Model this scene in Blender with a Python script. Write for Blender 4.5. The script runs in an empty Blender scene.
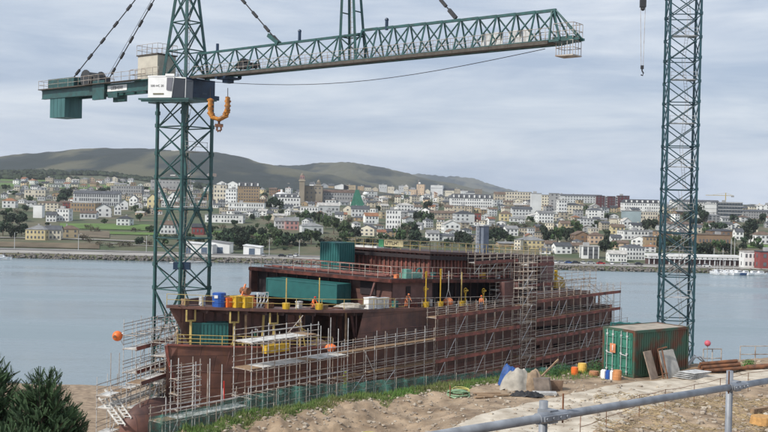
import bpy, bmesh, math, random
from mathutils import Vector, Matrix, noise
random.seed(7)
R = math.radians
C = bpy.context.scene.collection
scene = bpy.context.scene
# ---------------------------------------------------------------- camera
FPX = 1000.0                       # focal length for a 768 px wide frame
CZ = 32.0                          # the camera stands 32 m above the water of the ria
pit = math.atan(16/1000.0); rol = 0.0218
F = Vector((0, math.cos(pit), -math.sin(pit)))
R0 = Vector((1, 0, 0)); U0 = Vector((0, math.sin(pit), math.cos(pit)))
CR = R0*math.cos(rol) + U0*math.sin(rol)
CU = U0*math.cos(rol) - R0*math.sin(rol)
cam = bpy.data.cameras.new('camera'); camo = bpy.data.objects.new('camera', cam); C.objects.link(camo)
cam.sensor_width = 36; cam.lens = 36*FPX/768; cam.clip_start = 0.2; cam.clip_end = 30000
m = Matrix((CR, CU, -F)).transposed().to_4x4(); m.translation = (0, 0, CZ)
camo.matrix_world = m
scene.camera = camo
# ---------------------------------------------------------------- world and sun
SUN_EL, SUN_AZ = 40, -128          # azimuth from +Y towards +X: the sun is high behind the camera's left shoulder
w = bpy.data.worlds.new('World'); scene.world = w; w.use_nodes = True
nt = w.node_tree; N = nt.nodes; L = nt.links; N.clear()
out = N.new('ShaderNodeOutputWorld'); bg = N.new('ShaderNodeBackground'); bg.inputs[1].default_value = 0.1
sky = N.new('ShaderNodeTexSky'); sky.sky_type = 'NISHITA'; sky.sun_disc = False
sky.sun_elevation = R(SUN_EL); sky.sun_rotation = R(SUN_AZ)
tc = N.new('ShaderNodeTexCoord'); mp = N.new('ShaderNodeMapping'); mp.inputs['Scale'].default_value = (1.4, 1.4, 9.0)
L.new(tc.outputs['Generated'], mp.inputs[0])
n1 = N.new('ShaderNodeTexNoise'); n1.inputs['Scale'].default_value = 2.8; n1.inputs['Detail'].default_value = 9; n1.inputs['Roughness'].default_value = 0.6
n1.inputs['Distortion'].default_value = 0.35
L.new(mp.outputs[0], n1.inputs['Vector'])
r1 = N.new('ShaderNodeValToRGB')
r1.color_ramp.elements[0].position = 0.36; r1.color_ramp.elements[0].color = (3.9, 4.7, 6.0, 1)
r1.color_ramp.elements[1].position = 0.66; r1.color_ramp.elements[1].color = (6.6, 7.1, 7.8, 1)
L.new(n1.outputs['Fac'], r1.inputs[0])
mp2 = N.new('ShaderNodeMapping'); mp2.inputs['Scale'].default_value = (0.9, 0.9, 4.0); mp2.inputs['Location'].default_value = (3.1, 1.7, 0.4)
L.new(tc.outputs['Generated'], mp2.inputs[0])
n2 = N.new('ShaderNodeTexNoise'); n2.inputs['Scale'].default_value = 1.5; n2.inputs['Detail'].default_value = 4
L.new(mp2.outputs[0], n2.inputs['Vector'])
r2 = N.new('ShaderNodeMapRange'); r2.inputs['From Min'].default_value = 0.35; r2.inputs['From Max'].default_value = 0.7
r2.inputs['To Min'].default_value = 0.98; r2.inputs['To Max'].default_value = 0.86
L.new(n2.outputs['Fac'], r2.inputs[0])
mx = N.new('ShaderNodeMixRGB'); L.new(r2.outputs[0], mx.inputs[0]); L.new(sky.outputs[0], mx.inputs[1]); L.new(r1.outputs[0], mx.inputs[2])
L.new(mx.outputs[0], bg.inputs[0]); L.new(bg.outputs[0], out.inputs[0])
sl = bpy.data.lights.new('sun', 'SUN'); so = bpy.data.objects.new('sun', sl); C.objects.link(so)
sl.energy = 3.2; sl.angle = R(2.0); sl.color = (1.0, 0.95, 0.87)
sd = Vector((math.sin(R(SUN_AZ))*math.cos(R(SUN_EL)), math.cos(R(SUN_AZ))*math.cos(R(SUN_EL)), math.sin(R(SUN_EL))))
so.rotation_euler = sd.to_track_quat('Z', 'Y').to_euler()
scene.view_settings.view_transform = 'Standard'; scene.view_settings.look = 'None'
scene.view_settings.exposure = 0.22; scene.view_settings.gamma = 1.0; scene.view_settings.use_curve_mapping = False
# ---------------------------------------------------------------- measuring helpers
def ray(px, py): return F*FPX + CR*(px-384) - CU*(py-216)
def at(px, py, D):
    d = ray(px, py); return d*(D/d.y) + Vector((0, 0, CZ))
def onz(px, py, z):
    d = ray(px, py); return d*((z-CZ)/d.z) + Vector((0, 0, CZ))
def proj(p):
    q = Vector(p) - Vector((0, 0, CZ)); k = q.dot(F)
    return 384+1000*q.dot(CR)/k, 216-1000*q.dot(CU)/k
# ---------------------------------------------------------------- materials
MATS = {}
def mat(name, col, rough=0.7, var=0.25, scale=3.0, metal=0.0, bump=0.0, col2=None, detail=6, rand=0.0, spec=None, stretch=None, lo=0.35, hi=0.7):
    if name in MATS: return MATS[name]
    m = bpy.data.materials.new(name); m.use_nodes = True; t = m.node_tree; n = t.nodes; l = t.links
    p = n['Principled BSDF']; p.inputs['Roughness'].default_value = rough; p.inputs['Metallic'].default_value = metal
    if spec is not None: p.inputs['Specular IOR Level'].default_value = spec
    c = n.new('ShaderNodeTexCoord'); src = c.outputs['Object']
    mpn = n.new('ShaderNodeMapping'); l.new(src, mpn.inputs[0])
    mpn.inputs['Scale'].default_value = stretch or (1, 1, 1)
    no = n.new('ShaderNodeTexNoise'); no.inputs['Scale'].default_value = scale; no.inputs['Detail'].default_value = detail
    l.new(mpn.outputs[0], no.inputs['Vector'])
    mr = n.new('ShaderNodeMapRange'); mr.inputs['From Min'].default_value = lo; mr.inputs['From Max'].default_value = hi
    l.new(no.outputs['Fac'], mr.inputs[0])
    mi = n.new('ShaderNodeMixRGB'); l.new(mr.outputs[0], mi.inputs[0])
    a = [min(1, x*(1+var*0.6)) for x in col]; b = col2 if col2 else [x*(1-var) for x in col]
    mi.inputs[1].default_value = (*a, 1); mi.inputs[2].default_value = (*b, 1)
    o = mi.outputs[0]
    if rand:
        oi = n.new('ShaderNodeObjectInfo'); h = n.new('ShaderNodeHueSaturation')
        q = n.new('ShaderNodeMapRange'); q.inputs['To Min'].default_value = 1-rand; q.inputs['To Max'].default_value = 1+rand
        l.new(oi.outputs['Random'], q.inputs[0]); l.new(q.outputs[0], h.inputs['Value']); l.new(o, h.inputs['Color'])
        q2 = n.new('ShaderNodeMapRange'); q2.inputs['To Min'].default_value = 0.5-rand*0.06; q2.inputs['To Max'].default_value = 0.5+rand*0.06
        l.new(oi.outputs['Random'], q2.inputs[0]); l.new(q2.outputs[0], h.inputs['Hue'])
        o = h.outputs[0]
    l.new(o, p.inputs['Base Color'])
    if bump:
        bn = n.new('ShaderNodeBump'); bn.inputs['Strength'].default_value = 1; bn.inputs['Distance'].default_value = bump
        l.new(no.outputs['Fac'], bn.inputs['Height']); l.new(bn.outputs[0], p.inputs['Normal'])
    MATS[name] = m; return m
# ---------------------------------------------------------------- mesh builder
class MB:
    def __init__(s): s.v = []; s.f = []
    def quad(s, *p):
        n = len(s.v); s.v += [Vector(q) for q in p]; s.f.append(tuple(range(n, n+len(p)))); return s
    def hexa(s, b, t):
        n = len(s.v); s.v += [Vector(q) for q in b]+[Vector(q) for q in t]
        s.f += [(n+3, n+2, n+1, n), (n+4, n+5, n+6, n+7)]
        for i in range(4):
            j = (i+1) % 4; s.f.append((n+i, n+j, n+4+j, n+4+i))
        return s
    def prism(s, base, off):
        n = len(s.v); k = len(base); off = Vector(off)
        s.v += [Vector(q) for q in base]+[Vector(q)+off for q in base]
        s.f.append(tuple(reversed(range(n, n+k)))); s.f.append(tuple(range(n+k, n+2*k)))
        for i in range(k):
            j = (i+1) % k; s.f.append((n+i, n+j, n+k+j, n+k+i))
        return s
    def box(s, c, d, ux=(1, 0, 0), uy=(0, 1, 0), uz=(0, 0, 1)):
        c = Vector(c); ux = Vector(ux)*d[0]/2; uy = Vector(uy)*d[1]/2; uz = Vector(uz)*d[2]/2
        return s.hexa([c-ux-uy-uz, c+ux-uy-uz, c+ux+uy-uz, c-ux+uy-uz], [c-ux-uy+uz, c+ux-uy+uz, c+ux+uy+uz, c-ux+uy+uz])
    def beam(s, a, b, wd, h=None, up=(0, 0, 1)):
        a = Vector(a); b = Vector(b); h = h or wd; d = (b-a).normalized(); up = Vector(up)
        if abs(d.dot(up)) > 0.98: up = Vector((1, 0, 0))
        x = d.cross(up).normalized(); y = x.cross(d)
        x = x*wd/2; y = y*h/2
        return s.hexa([a-x-y, a+x-y, a+x+y, a-x+y], [b-x-y, b+x-y, b+x+y, b-x+y])
    def tube(s, pts, r, k=6, cap=True):
        pts = [Vector(p) for p in pts]; n0 = len(s.v); rr = r if isinstance(r, (list, tuple)) else [r]*len(pts)
        for i, p in enumerate(pts):
            a = pts[max(0, i-1)]; b = pts[min(len(pts)-1, i+1)]; d = (b-a).normalized()
            up = Vector((0, 0, 1)) if abs(d.z) < 0.95 else Vector((1, 0, 0))
            x = d.cross(up).normalized(); y = x.cross(d)
            for j in range(k):
                t = 2*math.pi*j/k; s.v.append(p+x*math.cos(t)*rr[i]+y*math.sin(t)*rr[i])
        for i in range(len(pts)-1):
            for j in range(k):
                q = (j+1) % k; a = n0+i*k
                s.f.append((a+j, a+q, a+k+q, a+k+j))
        if cap:
            s.f.append(tuple(reversed(range(n0, n0+k)))); e = n0+(len(pts)-1)*k; s.f.append(tuple(range(e, e+k)))
        return s
    def ball(s, c, r, u=8, v=6, jit=0):
        c = Vector(c); n0 = len(s.v); rx = r if isinstance(r, (tuple, list)) else (r, r, r)
        for i in range(v+1):
            a = math.pi*i/v
            for j in range(u):
                t = 2*math.pi*j/u; k = 1+random.uniform(-jit, jit)
                s.v.append(c+Vector((rx[0]*math.sin(a)*math.cos(t)*k, rx[1]*math.sin(a)*math.sin(t)*k, rx[2]*math.cos(a)*k)))
        for i in range(v):
            for j in range(u):
                q = (j+1) % u; s.f.append((n0+i*u+j, n0+(i+1)*u+j, n0+(i+1)*u+q, n0+i*u+q))
        return s
    def build(s, name, m, parent=None, smooth=False, origin=None):
        me = bpy.data.meshes.new(name)
        o0 = Vector(origin) if origin is not None else Vector((0, 0, 0))
        base = Vector((0, 0, 0))
        if parent is not None: base = WP[parent.name]
        pos = base if origin is None and parent is not None else o0
        me.from_pydata([tuple(v-pos) for v in s.v], [], s.f); me.update()
        if m: me.materials.append(m)
        if smooth:
            for p in me.polygons: p.use_smooth = True
        o = bpy.data.objects.new(name, me); C.objects.link(o)
        if parent is not None:
            o.parent = parent; o.location = pos-base
        else: o.location = pos
        WP[o.name] = Vector(pos)
        return o
WP = {}
def thing(name, label, cat, loc, group=None):
    o = bpy.data.objects.new(name, None); C.objects.link(o); o.empty_display_size = 0.3
    o.location = loc; o['label'] = label; o['category'] = cat
    if group: o['group'] = group
    WP[o.name] = Vector(loc); return o
def tag(o, label, cat, group=None):
    o['label'] = label; o['category'] = cat
    if group: o['group'] = group
    return o
def kind(o, k, label=None, cat=None):
    o['kind'] = k
    if label: o['label'] = label
    if cat: o['category'] = cat
    return o
def lerp(a, b, t): return a+(b-a)*t
def flat(v): return Vector((v.x, v.y, 0))
def interp(tab, x):
    if x <= tab[0][0]: return tab[0][1]
    for (a, p), (b, q) in zip(tab, tab[1:]):
        if x <= b: return p+(q-p)*(x-a)/(b-a)
    return tab[-1][1]
def nz(x, y, s, seed=0): return noise.noise(Vector((x*s, y*s, seed*7.3)))
def fnz(x, y, s, seed=0): return nz(x, y, s, seed)+0.5*nz(x, y, s*2.1, seed+1)+0.25*nz(x, y, s*4.3, seed+2)
# ---------------------------------------------------------------- palette
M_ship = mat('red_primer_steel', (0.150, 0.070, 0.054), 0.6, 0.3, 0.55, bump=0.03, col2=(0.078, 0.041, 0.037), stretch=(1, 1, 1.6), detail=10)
def plates(m, strength=.35):
    t = m.node_tree; n = t.nodes; l = t.links; c = n.new('ShaderNodeTexCoord'); sx = n.new('ShaderNodeSeparateXYZ'); l.new(c.outputs['Object'], sx.inputs[0])
    a = n.new('ShaderNodeMath'); a.operation = 'MULTIPLY'; a.inputs[1].default_value = .645; l.new(sx.outputs[0], a.inputs[0])
    b = n.new('ShaderNodeMath'); b.operation = 'MULTIPLY_ADD'; b.inputs[1].default_value = .764; l.new(sx.outputs[1], b.inputs[0]); l.new(a.outputs[0], b.inputs[2])
    cb = n.new('ShaderNodeCombineXYZ'); l.new(b.outputs[0], cb.inputs[0]); l.new(sx.outputs[2], cb.inputs[1])
    br = n.new('ShaderNodeTexBrick'); br.inputs['Color1'].default_value = (1.25, 1.2, 1.15, 1); br.inputs['Color2'].default_value = (.72, .75, .78, 1); br.inputs['Mortar'].default_value = (.45, .45, .45, 1); br.inputs['Scale'].default_value = 1; br.inputs['Brick Width'].default_value = 3.4; br.inputs['Row Height'].default_value = 1.7; br.inputs['Mortar Size'].default_value = .03; br.offset = .37
    l.new(cb.outputs[0], br.inputs['Vector']); p = n['Principled BSDF']; src = p.inputs['Base Color'].links[0].from_socket
    # rust runs: noise stretched downwards
    mp_ = n.new('ShaderNodeMapping'); mp_.inputs['Scale'].default_value = (2.2, 2.2, .12); l.new(c.outputs['Object'], mp_.inputs[0]); no = n.new('ShaderNodeTexNoise'); no.inputs['Scale'].default_value = 1; no.inputs['Detail'].default_value = 7; l.new(mp_.outputs[0], no.inputs[0])
    mr = n.new('ShaderNodeMapRange'); mr.inputs['From Min'].default_value = .52; mr.inputs['From Max'].default_value = .75; mr.inputs['To Max'].default_value = .6; l.new(no.outputs['Fac'], mr.inputs[0])
    m1 = n.new('ShaderNodeMixRGB'); m1.inputs[2].default_value = (.19, .085, .045, 1); l.new(mr.outputs[0], m1.inputs[0]); l.new(src, m1.inputs[1])
    m2 = n.new('ShaderNodeMixRGB'); m2.blend_type = 'MULTIPLY'; m2.inputs[0].default_value = .95; l.new(m1.outputs[0], m2.inputs[1]); l.new(br.outputs['Color'], m2.inputs[2]); l.new(m2.outputs[0], p.inputs['Base Color'])
plates(M_ship)
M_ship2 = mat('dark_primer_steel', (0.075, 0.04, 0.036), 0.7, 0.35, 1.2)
M_rib = mat('purple_primer_steel', (0.17, 0.085, 0.075), 0.6, 0.3, 0.8, col2=(.10, .05, .046))
M_redbeam = mat('oxide_red_steel', (0.24, 0.075, 0.055), 0.6, 0.35, 1.1, col2=(0.07, 0.03, 0.026))
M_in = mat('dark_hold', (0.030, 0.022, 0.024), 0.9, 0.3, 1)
M_teal = mat('crane_green_paint', (0.027, 0.090, 0.088), 0.45, 0.25, 1.5, col2=(0.03, 0.062, 0.056))
M_tealL = mat('counterweight_green_paint', (0.045, 0.13, 0.13), 0.5, 0.25, 0.8, stretch=(3, 3, .4))
M_blue = mat('slewing_blue_paint', (0.012, 0.035, 0.075), 0.45, 0.3, 1)
M_galv = mat('galvanised_steel', (0.60, 0.60, 0.59), 0.5, 0.3, 3, metal=0.3)
M_galv2 = mat('weathered_tube_steel', (0.42, 0.39, 0.35), 0.6, 0.4, 2, col2=(0.22, 0.14, 0.09))
M_plank = mat('aluminium_deck', (0.62, 0.62, 0.60), 0.6, 0.3, 1.5, col2=(.36, .33, .29))
M_wood = mat('weathered_wood', (0.30, 0.20, 0.12), 0.8, 0.4, 2, stretch=(1, 6, 1))
M_walk = mat('brown_walkway', (0.085, 0.072, 0.06), 0.8, 0.3, 2)
M_yel = mat('yellow_paint', (0.60, 0.38, 0.03), 0.5, 0.2, 2)
M_yelrail = mat('pale_yellow_paint', (0.50, 0.38, 0.13), 0.5, 0.3, 2)
M_white = mat('white_paint', (0.78, 0.78, 0.76), 0.5, 0.1, 1)
M_cream = mat('cream_panel', (0.50, 0.46, 0.38), 0.7, 0.15, 1)
M_glassd = mat('dark_glass', (0.015, 0.018, 0.022), 0.12, 0.1, 1)
M_orange = mat('orange_plastic', (0.80, 0.17, 0.03), 0.5, 0.2, 2)
M_orange2 = mat('pale_orange_cloth', (0.72, 0.24, 0.10), 0.8, 0.25, 6)
M_bluep = mat('blue_plastic', (0.02, 0.09, 0.36), 0.45, 0.2, 2)
M_cont = mat('container_green', (0.045, 0.19, 0.135), 0.55, 0.25, 1.2, col2=(0.03, 0.12, 0.085))
M_contr = mat('rusty_container_green', (0.035, 0.09, 0.06), 0.65, 0.3, 1.1, col2=(0.12, 0.045, 0.025), lo=0.42, hi=0.6)
M_cteal = mat('teal_cabin', (0.022, 0.125, 0.12), 0.5, 0.15, 1)
M_rust = mat('rusty_steel', (0.20, 0.085, 0.04), 0.85, 0.4, 3, col2=(0.09, 0.05, 0.035))
M_black = mat('black_rubber', (0.02, 0.02, 0.022), 0.6, 0.3, 3)
M_cable = mat('dark_cable', (0.03, 0.03, 0.032), 0.6, 0.2, 3)
M_red = mat('red_paint', (0.55, 0.03, 0.02), 0.5, 0.2, 2)
M_skin = mat('skin', (0.45, 0.26, 0.18), 0.6, 0.1, 5)
M_hiviz = mat('hi_vis_yellow_cloth', (0.62, 0.70, 0.06), 0.8, 0.15, 5)
M_gcloth = mat('green_work_cloth', (0.03, 0.11, 0.08), 0.85, 0.2, 5)
M_tcloth = mat('tan_work_cloth', (0.36, 0.29, 0.2), 0.85, 0.2, 5)
M_navy = mat('navy_work_cloth', (0.03, 0.04, 0.08), 0.85, 0.2, 5)
M_tarp = mat('grey_cloth', (0.40, 0.37, 0.32), 0.85, 0.3, 3, bump=0.03)
M_btarp = mat('blue_tarpaulin', (0.02, 0.085, 0.30), 0.6, 0.3, 4, bump=0.03)
M_net = None
# ---------------------------------------------------------------- water
def water():
    m = bpy.data.materials.new('ria_water'); m.use_nodes = True; t = m.node_tree; n = t.nodes; l = t.links
    p = n['Principled BSDF']; p.inputs['Base Color'].default_value = (0.21, 0.265, 0.29, 1); p.inputs['Roughness'].default_value = 0.16
    p.inputs['IOR'].default_value = 1.333
    c = n.new('ShaderNodeTexCoord')
    b = None
    for (sx, sy, sc, di, de) in ((1, 2.4, 0.9, 0.07, 4), (0.25, 1, 0.12, 0.15, 3), (1, 1.4, 3.0, 0.02, 2)):
        mpn = n.new('ShaderNodeMapping'); mpn.inputs['Scale'].default_value = (sx, sy, 1); mpn.inputs['Rotation'].default_value = (0, 0, 0.3)
        l.new(c.outputs['Object'], mpn.inputs[0])
        no = n.new('ShaderNodeTexNoise'); no.inputs['Scale'].default_value = sc; no.inputs['Detail'].default_value = de; l.new(mpn.outputs[0], no.inputs['Vector'])
        bn = n.new('ShaderNodeBump'); bn.inputs['Distance'].default_value = di; l.new(no.outputs['Fac'], bn.inputs['Height'])
        if b: l.new(b.outputs[0], bn.inputs['Normal'])
        b = bn
    l.new(b.outputs[0], p.inputs['Normal'])
    # broad calm and ruffled patches
    mpn = n.new('ShaderNodeMapping'); mpn.inputs['Scale'].default_value = (0.006, 0.03, 1); l.new(c.outputs['Object'], mpn.inputs[0])
    no = n.new('ShaderNodeTexNoise'); no.inputs['Scale'].default_value = 1; no.inputs['Detail'].default_value = 5; l.new(mpn.outputs[0], no.inputs['Vector'])
    mr = n.new('ShaderNodeMapRange'); mr.inputs['From Min'].default_value = 0.35; mr.inputs['From Max'].default_value = 0.65
    mr.inputs['To Min'].default_value = 0.07; mr.inputs['To Max'].default_value = 0.36
    l.new(no.outputs['Fac'], mr.inputs[0]); l.new(mr.outputs[0], p.inputs['Roughness'])
    o = MB().quad((-3000, 60, 0), (3000, 60, 0), (3000, 700, 0), (-3000, 700, 0)).build('water', m); kind(o, 'structure')
water()
# ---------------------------------------------------------------- near ground (one height field)
EDGE = [(-300, 22), (0, 31), (100, 36), (215, 42.3), (250, 45.6), (380, 50.3), (510, 55.9), (600, 58.6), (700, 62.4), (768, 65.5), (1100, 76)]
def edgeD(px): return interp(EDGE, px)
def yardz(D): return interp([(60, -24.0), (95, -25.2), (150, -30.4), (166, -31.9), (185, -34.5), (400, -36)], D)
def gz(X, Y):
    px = 384+1000*X/max(Y, 1); e = edgeD(px)+0.7*nz(X, Y, 0.25, 3)
    rel = -9.75
    rough = 0.10*fnz(X, Y, 0.5, 1)+0.05*fnz(X, Y, 1.7, 2)+.025*fnz(X, Y, 6.0, 7)
    # earth bank of the left part: lies lower towards the camera
    k = max(0, min(1, (470-px)/200)); d = e-Y
    if d > 2.2: rel -= k*min(1.3, (d-2.2)*0.30)*(1+0.5*nz(X, Y, 0.4, 9))
    rough *= 1+2.4*k
    if px > 470: rough *= .55
    if px > 600 and Y < 52-(px-600)*0.0: rough *= 2.2
    if k > 0 and d > 3.4: rel -= .45*k*max(0, min(1, (d-3.4-1.2*nz(px, 0, .02, 12))/.35))
    if px < 170: rel -= (170-px)*0.004
    z = rel+rough
    if d < 0:
        z = max(yardz(Y)+0.25*nz(X, Y, 0.15, 5), z+d*1.6+0.3*nz(X, Y, 0.6, 6)*min(1, -d))
    if Y < 20: z += (20-Y)*0.0
    return z+CZ
def grange(a, b, s0):
    r = []; x = a
    while x < b: r.append(x); x += s0(x)
    r.append(b); return r
def near_ground():
    ys = grange(7, 230, lambda y: 0.16 if 36 < y < 68 else (1.2 if y < 36 else 2.2))
    mb = MB(); cols = []
    us = grange(-420, 1180, lambda u: 2.4 if 150 < u < 790 else 14)
    for y in ys:
        for u in us:
            x = (u-384)*y/1000.0; mb.v.append(Vector((x, y, gz(x, y))))
    nx = len(us)
    for j in range(len(ys)-1):
        for i in range(nx-1):
            a = j*nx+i; mb.f.append((a, a+1, a+nx+1, a+nx))
    m = mat('brown_earth', (0.33, 0.245, 0.165), 0.95, 0.4, 1.1, bump=0.18, col2=(0.16, 0.11, 0.07), detail=15)
    o = mb.build('ground', m, smooth=True); kind(o, 'structure')
near_ground()
def G(px, py, rel=-9.75):
    p = onz(px, py, CZ+rel); p.z = gz(p.x, p.y); return p
# dirt road: a sheet of its own on top of the earth
def dirt_road():
    near = [G(*q) for q in ((440, 470), (560, 445), (612, 425), (650, 407), (700, 393), (768, 383), (860, 372))]
    far = [G(*q) for q in ((330, 468), (420, 438), (480, 415), (540, 400), (610, 385), (700, 376), (768, 369), (860, 362))]
    def samp(pl, t):
        d = [0]
        for a, b in zip(pl, pl[1:]): d.append(d[-1]+(b-a).length)
        x = t*d[-1]
        for i in range(len(pl)-1):
            if x <= d[i+1]+1e-6: return pl[i].lerp(pl[i+1], (x-d[i])/(d[i+1]-d[i]))
        return pl[-1]
    mb = MB(); n = 150; k = 26
    for i in range(n+1):
        t = i/n; a = samp(near, t); b = samp(far, t)
        for j in range(k+1):
            s = j/k
            if j == 0: s = -0.03+0.05*nz(t*40, 0, 1, 2)+0.03*nz(t*160, 0, 1, 4)
            if j == k: s = 1+0.06*nz(t*36, 5, 1, 2)+0.04*nz(t*150, 5, 1, 4)
            p = a.lerp(b, s); p.z = gz(p.x, p.y)+0.035-(0.05 if j in (0, k) else 0)-0.05*math.exp(-((s-0.36)/.07)**2)*0.6-0.05*math.exp(-((s-0.62)/.07)**2)*0.6
            mb.v.append(p)
    for i in range(n):
        for j in range(k):
            a = i*(k+1)+j; mb.f.append((a, a+1, a+k+2, a+k+1))
    m = mat('pale_road_dust', (0.56, 0.50, 0.41), 0.95, 0.2, 0.9, bump=0.08, col2=(0.33, 0.27, 0.2), detail=15)
    kind(mb.build('dirt_road', m, smooth=True), 'structure')
dirt_road()
# ---------------------------------------------------------------- far side of the water
HOFF = {  # ground height under the horizon (px of the photo) by depth, for columns of the photo
 -300: [(485, -66), (487, -61.5), (530, -56), (545, -50), (570, -47), (650, -36), (750, -25), (900, -13), (1050, -4), (1250, 5), (1800, 13), (2300, 20)],
 100:  [(485, -66), (487, -61.5), (530, -56), (545, -50), (570, -47), (650, -36), (750, -25), (900, -13), (1050, -4), (1250, 5), (1800, 13), (2300, 20)],
 230:  [(485, -66), (487, -61.5), (560, -54), (580, -48), (620, -41), (700, -31), (800, -21), (930, -11), (1100, -3), (1300, 3), (1800, 6), (2300, 6)],
 400:  [(485, -66), (487, -61.5), (560, -55), (600, -47), (650, -40), (720, -32), (820, -22), (950, -12), (1100, -3), (1250, 2), (1800, 0), (2300, -3)],
 600:  [(485, -66), (487, -61.5), (530, -58), (560, -53), (600, -45), (650, -38), (740, -28), (850, -17), (980, -7), (1100, 0), (1250, 2), (1800, -2), (2300, -3)],
 1100: [(485, -66), (487, -61.5), (530, -58), (560, -53), (590, -45), (640, -37), (740, -28), (850, -18), (980, -8), (1100, -2), (1250, 0), (1800, -2), (2300, -3)]}
HK = sorted(HOFF)
def farz(X, D):
    px = 384+1000*X/D
    if px <= HK[0]: h = interp(HOFF[HK[0]], D)
    elif px >= HK[-1]: h = interp(HOFF[HK[-1]], D)
    else:
        for a, b in zip(HK, HK[1:]):
            if px <= b: h = lerp(interp(HOFF[a], D), interp(HOFF[b], D), (px-a)/(b-a)); break
    z = h*D/1000
    if D > 560: z += 1.1*nz(X, D, 0.012, 4)*min(1, (D-560)/150)
    return z+CZ
def depth_at(px, py, d0=487, d1=2250):
    D = d0
    while D < d1:
        X = (px-384)*D/1000
        if proj((X, D, farz(X, D)))[1] <= py: return D
        D += 2
    return d1
def shore():
    ys = [486]+grange(487, 700, lambda y: 4)+grange(706, 2300, lambda y: 22)
    us = grange(-260, 1030, lambda u: 6)
    mb = MB()
    for y in ys:
        for u in us:
            x = (u-384)*y/1000.0; z = farz(x, y)
            if y < 487: z = -3
            mb.v.append(Vector((x, y if y > 486 else 481, z)))
    nx = len(us)
    for j in range(len(ys)-1):
        for i in range(nx-1):
            a = j*nx+i; mb.f.append((a, a+1, a+nx+1, a+nx))
    m = mat('hillside_grass', (0.05, 0.07, 0.03), 0.95, 0.3, 0.035, col2=(0.14, 0.12, 0.075), detail=15, lo=0.40, hi=0.64, bump=.6)
    kind(mb.build('hillside', m, smooth=True), 'structure')
shore()
def far_strip(name, u0, u1, D0, D1, lift, m, k='structure', n=40, th=None):
    mb = MB()
    for i in range(n):
        a = lerp(u0, u1, i/n); b = lerp(u0, u1, (i+1)/n)
        q = []
        for (u, D) in ((a, D0), (b, D0), (b, D1), (a, D1)):
            x = (u-384)*D/1000; q.append(Vector((x, D, farz(x, D)+lift)))
        if th: mb.prism(q, (0, 0, th))
        else: mb.quad(*q)
    o = mb.build(name, m)
    if k: kind(o, k)
    return o
M_quay = mat('quay_concrete', (0.34, 0.32, 0.29), 0.9, 0.25, 0.05)
M_rock = mat('shore_rock', (0.17, 0.155, 0.14), 0.95, 0.4, 0.6, bump=0.2)
far_strip('quay', -260, 1030, 489, 512, 0.12, M_quay)
far_strip('road', -260, 420, 514, 527, 0.18, mat('shore_asphalt', (0.20, 0.19, 0.18), 0.9, 0.2, 0.1))
far_strip('road', 500, 1030, 514, 525, 0.18, MATS['shore_asphalt'])
far_strip('path', -260, 150, 571, 577, 0.5, mat('hill_road', (0.30, 0.28, 0.25), 0.9, 0.2, 0.1))
far_strip('path', 110, 235, 548, 552, 0.4, MATS['hill_road'])
# patches of pasture and scrub on the slope, each a sheet on the hillside
M_past = mat('bright_pasture', (0.10, 0.17, 0.035), 0.95, 0.3, 0.05)
M_scrub = mat('brown_scrub', (0.14, 0.11, 0.07), 0.95, 0.4, 0.08)
for (u0, u1, D0, D1, mm) in ((60, 150, 655, 700, M_past), (95, 160, 620, 640, M_past), (200, 262, 640, 668, M_past), (255, 300, 640, 668, M_past), (-60, 100, 531, 544, M_scrub),
                             (-100, 160, 1240, 1500, M_past), (505, 560, 720, 740, M_past), (60, 110, 590, 640, M_scrub), (0, 60, 1650, 1900, M_past), (742, 800, 590, 620, M_scrub),(700,760,540,556,M_scrub),(742, 790, 632, 655, M_past)):
    far_strip('field', u0, u1, D0, D1, 0.35, mm, n=20)
# riprap along the water line
mb = MB()
for i in range(1500):
    u = random.uniform(-100, 860); D = random.uniform(482, 487.5); x = (u-384)*D/1000
    mb.ball((x, D, (D-482)*0.36+0.1), (random.uniform(.4, 1.0), random.uniform(.4, .9), random.uniform(.3, .7)), 5, 4, 0.25)
kind(mb.build('riprap', M_rock), 'stuff', 'grey boulders of the breakwater along the far waterline', 'rocks')
# hills behind the town
def hill(name, crest, D, depth, col, col2, base=-12, sc=0.004, n=240, seed=0, patch=0.0042):
    mb = MB(); rows = 40
    u0, u1 = crest[0][0], crest[-1][0]
    for j in range(rows+1):
        t = j/rows
        for i in range(n+1):
            u = lerp(u0, u1, i/n); yh = 200+0.0218*(u-384)
            top = yh-interp(crest, u)
            k = 1.28-(1.28-0)*t if False else math.sin(min(1, t*1.25)*math.pi/2)**0.9 if t < 0.8 else 1-(t-0.8)*1.6
            h = lerp(base, top, k); d = D-depth*(0.8-t)
            x = (u-384)*d/1000
            z = h*d/1000+(D*0.0028)*fnz(x, d, sc, seed)*min(1, t*3)+D*.0011*nz(x, d, sc*9, seed+5)*min(1, t*3)
            mb.v.append(Vector((x, d, z+CZ)))
    for j in range(rows):
        for i in range(n):
            a = j*(n+1)+i; mb.f.append((a, a+1, a+n+2, a+n+1))
    m = mat(name+'_cover', col, 0.97, 0.2, patch, col2=col2, detail=15, lo=0.46, hi=0.53, bump=12.0, stretch=(1, .35, 1))
    kind(mb.build(name, m, smooth=True), 'structure')
hill('hill', [(-260, 165), (-60, 158), (0, 157), (40, 152), (80, 149.5), (130, 150), (170, 151), (215, 153), (240, 157), (256, 161), (290, 168), (340, 178), (390, 187), (430, 196), (470, 205)], 3000, 1300, (0.085, 0.082, 0.048), (0.012, 0.022, 0.018), 0, seed=1)
hill('hill', [(140, 172), (200, 166), (256, 166), (290, 165), (330, 163), (352, 163), (385, 169), (415, 176), (440, 182), (470, 188), (500, 196), (540, 206)], 4200, 1200, (0.12, 0.085, 0.06), (0.012, 0.022, 0.022), -4, seed=2)
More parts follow.
